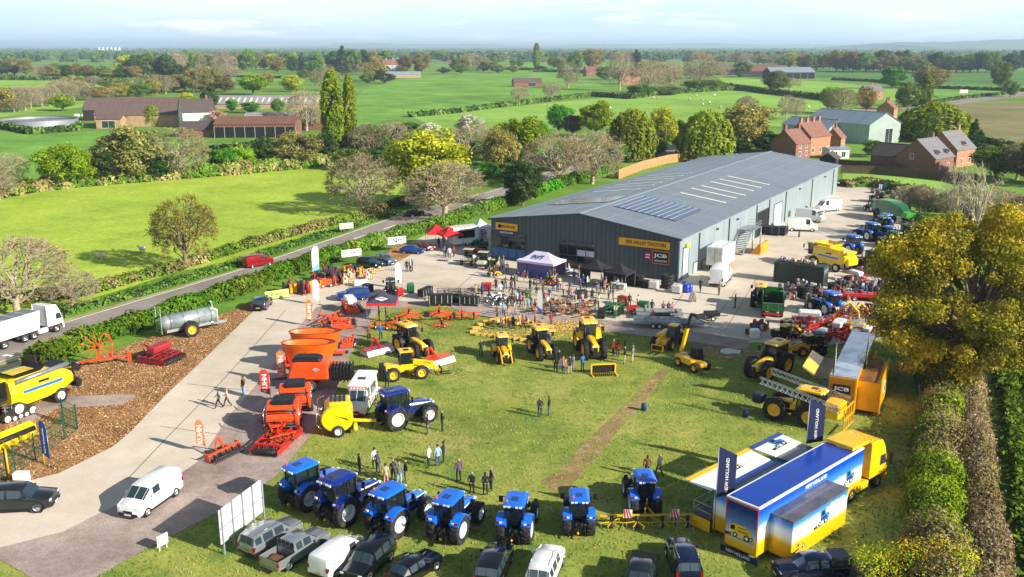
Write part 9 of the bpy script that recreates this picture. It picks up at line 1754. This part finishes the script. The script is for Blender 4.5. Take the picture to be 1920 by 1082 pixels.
# ---------------------------------------------------------------- people
CN={'navy':'navy','black':'black','white':'white','grey':'grey','blue':'blue','lightblue':'light blue','red':'red','green':'green','brown':'brown','tan':'tan','pink':'pink','denim':'jeans blue','beige':'beige','khaki':'khaki','orange':'orange','purple':'purple','yellow':'yellow','olive':'olive','charcoal':'charcoal'}
KP={'stand':'standing','pockets':'standing with hands in pockets','walk':'walking','folded':'arms folded','point':'pointing','behind':'standing with hands behind back','sit':'sitting'}
def PP(px,py,h,kind,top,legs,where,grp=None,hair='dark',s=1.0,z=.03):
    person(px,py,h,kind,top,legs,'person in %s top, %s trousers, %s %s'%(CN[top],CN[legs],KP[kind].replace(' with hands in pockets','').replace(' with hands behind back',''),where),grp,s,hair,z)
for a in (
 (411,766,200,'walk','grey','black','on the concrete drive, left one'),(427,764,180,'walk','beige','black','on the concrete drive, right one'),(457,740,160,'stand','brown','lightblue','beside the orange machines'),
 (802,815,200,'stand','purple','grey','beside the front wheel of the dark blue tractor'),(829,809,10,'folded','black','black','right of the dark blue tractor'),(726,728,90,'stand','navy','black','behind the dark blue tractor cab'),
 (703,881,120,'stand','white','black','behind the dark metallic tractor'),(709,888,60,'stand','grey','denim','behind the dark metallic tractor'),(675,893,30,'stand','navy','navy','at the nose of the leftmost tractor'),
 (738,904,-60,'stand','charcoal','black','behind the second tractor'),(749,910,90,'stand','grey','lightblue','behind the second tractor'),(761,906,200,'pockets','black','khaki','behind the second tractor'),(724,912,90,'stand','beige','pink','near the nose of the third tractor'),
 (804,878,160,'pockets','white','navy','in the trio on the open grass'),(821,875,120,'stand','lightblue','denim','in the trio on the open grass'),(832,868,180,'folded','navy','navy','in the trio on the open grass'),
 (860,903,100,'stand','purple','black','carrying a white bag on the grass'),(885,929,80,'behind','black','black','behind the fourth tractor'),(910,930,100,'behind','black','black','behind the fourth tractor'),(921,921,200,'pockets','charcoal','navy','behind the fourth tractor'),
 (1012,783,100,'behind','navy','navy','in the pair mid field'),(1029,780,170,'pockets','black','denim','in the pair mid field'),
 (1213,896,80,'stand','brown','black','left of the pair behind the right hand tractor'),(1236,894,120,'walk','charcoal','black','right of the pair behind the right hand tractor'),
 (902,669,-90,'behind','navy','black','left of the small tractor'),(692,641,-60,'stand','brown','purple','beside the long mower unit'),(714,637,-60,'stand','blue','navy','beside the long mower unit'),(711,602,0,'stand','black','black','under the grey gazebo'),(724,604,0,'stand','black','black','under the grey gazebo right side'),
 (1042,698,80,'stand','black','black','at the nose of the yellow tractor'),(1056,702,60,'stand','pink','denim','at the nose of the yellow tractor'),(1068,702,100,'stand','black','beige','at the nose of the yellow tractor'),(1075,697,160,'folded','grey','grey','at the nose of the yellow tractor'),(1092,696,120,'stand','blue','navy','beside the yellow framed grab'),(1048,690,80,'stand','black','grey','at the nose of the yellow tractor'),
 (1150,668,200,'stand','pink','black','right of the tall yellow loader'),(1158,670,90,'stand','red','charcoal','right of the tall yellow loader'),(1171,683,170,'pockets','black','beige','right of the tall yellow loader'),(1172,664,180,'stand','black','black','right of the tall yellow loader'),(1186,680,150,'pockets','grey','beige','right of the tall yellow loader'),
 (1378,578,180,'stand','black','black','near the pavement sign'),(1348,554,200,'stand','tan','denim','behind the white van'),(1313,548,240,'walk','navy','navy','left of the white van'),
 (763,511,90,'stand','black','black','in the trio on the open yard'),(769,510,40,'stand','white','black','in the trio on the open yard'),(773,509,200,'stand','black','black','in the trio on the open yard'),
 (834,484,90,'stand','grey','navy','below the red gazebos'),(838,482,90,'stand','navy','navy','below the red gazebos'),(843,485,90,'stand','white','green','below the red gazebos'),(851,482,160,'stand','red','black','below the red gazebos'),(823,466,60,'stand','black','black','at the red gazebos'),(832,462,60,'stand','grey','black','at the red gazebos'),
 (1149,563,0,'stand','black','denim','in front of the right black gazebo'),(1141,562,200,'stand','white','brown','in front of the right black gazebo'),(1110,567,90,'walk','black','black','between gazebos and benches'),
 (560,550,30,'stand','charcoal','black','at the roadside stalls'),(566,548,30,'stand','black','grey','at the roadside stalls'),
 (1253,586,-90,'sit','purple','navy','on the black and red cart'),(1243,586,-90,'sit','grey','navy','on the black and red cart'),(1260,588,-90,'sit','pink','grey','on the black and red cart'),
): PP(*a,z=.03 if a[3]!='sit' else .08,hair=['dark','brown','grey','blond'][int(a[0]+a[1])%4])
rp=random.Random(77); tops=['navy','black','white','grey','blue','red','green','brown','tan','pink','beige','khaki','charcoal','olive','lightblue','purple']; lg=['black','denim','navy','grey','beige','khaki','charcoal']
def crowd(pts,where,grp,kinds=('stand','walk','pockets','folded','point'),hh=None,z=.04):
    for px,py in pts: PP(px,py,rp.uniform(0,360) if hh is None else hh+rp.uniform(-30,30),rp.choice(kinds),rp.choice(tops),rp.choice(lg),where,grp,rp.choice(['dark','brown','grey','blond']),rp.uniform(.93,1.04),z)
crowd([(918,520),(926,522),(930,516),(934,510),(940,508),(946,512),(951,514),(944,503),(936,503)],'by the buggies',None)
crowd([(948,542),(959,541),(965,541),(969,528),(983,529),(989,530),(985,520),(976,514),(990,514)],'left of the lilac gazebo',None)
crowd([(1001,547),(1014,545),(1026,535),(1031,538),(1037,546),(1045,546),(1049,544),(1040,530),(1034,526),(1022,520),(1010,517)],'in front of the lilac gazebo',None)
crowd([(1051,514),(1058,511),(1076,530),(1093,540),(1101,541),(1066,516),(1086,520)],'by the buffet tables',None)
crowd([(1126,550),(1133,552),(1145,552),(1152,540),(1136,543),(1128,540),(1165,540),(1158,546)],'before the black gazebos',None)
crowd([(1066,566),(1072,566),(1080,566)],'behind the picnic benches',None)
crowd([(892,558),(904,558),(938,556),(942,548),(917,561)],'by the black pens',None)
crowd([(932,598),(944,594),(954,592),(1033,612),(966,590)],'behind the straw ring',None)
crowd([(965,576),(970,572),(976,576),(982,576),(986,572),(972,566),(988,566),(960,572)],'by the motorbikes',None)
crowd([(948,621),(962,618),(974,616),(988,613),(980,620),(940,616),(1003,617)],'playing inside the straw ring',None,('stand','walk'),None)
crowd([(1004,584),(1014,588),(1030,580),(1040,574),(1050,576),(1046,584),(1060,586),(1064,578),(1070,584),(1078,590),(1088,582),(1098,586),(1026,574),(1036,592)],'at the picnic benches',None,('sit',),None)
crowd([(880,440),(886,446),(874,450),(892,448),(898,440),(905,446),(868,454),(895,456),(911,450)],'by the catering trailer',None)
crowd([(586,538),(596,536),(606,532),(620,528),(636,522),(545,540)],'browsing the roadside stalls',None)
crowd([(1006,552),(994,548),(1018,556),(958,550),(930,546),(1088,548),(1100,552),(1120,556),(1056,556),(1068,550)],'crossing the open concrete',None)
crowd([(996,580),(990,584),(952,582),(1116,584),(1122,578),(1030,566),(1020,570),(1092,574)],'around the picnic benches',None)
crowd([(1210,596),(1222,590),(1196,578),(1180,576)],'near the small red trailer',None)
crowd([(1486,560),(1535,556)],'in the yard among the goods',None)
# ---------------------------------------------------------------- labels that repeat get their place in the picture
bpy.context.view_layer.update()
from collections import defaultdict
D=defaultdict(list)
for o in ALL: D[o['label']].append(o)
ORD=['first','second','third','fourth','fifth','sixth','seventh','eighth','ninth','tenth','eleventh','twelfth','thirteenth','fourteenth','fifteenth','sixteenth']
for lb,os_ in D.items():
    if len(os_)<2: continue
    os_.sort(key=lambda o:proj(o.matrix_world.translation)[0]); n=len(os_)
    for i,o in enumerate(os_):
        w=lb.split()
        if n==2: q='left one' if i==0 else 'right one'
        else: q=ORD[i]+' from left' if i<n-1 and i<16 else 'rightmost' if i==n-1 else 'further right'
        o['label']=' '.join(w[:13])+', '+q
        if n>16 and 16<=i<n-1: o['label']=' '.join(w[:12])+', %s from right'%(ORD[n-1-i] if n-1-i<16 else 'well')
D=defaultdict(list)
for o in ALL: D[o['label']].append(o)
for lb,os_ in D.items():
    if len(os_)>1:
        for o in os_:
            if not o.get('group'): o['group']=os_[0].get('category','things')+' alike'
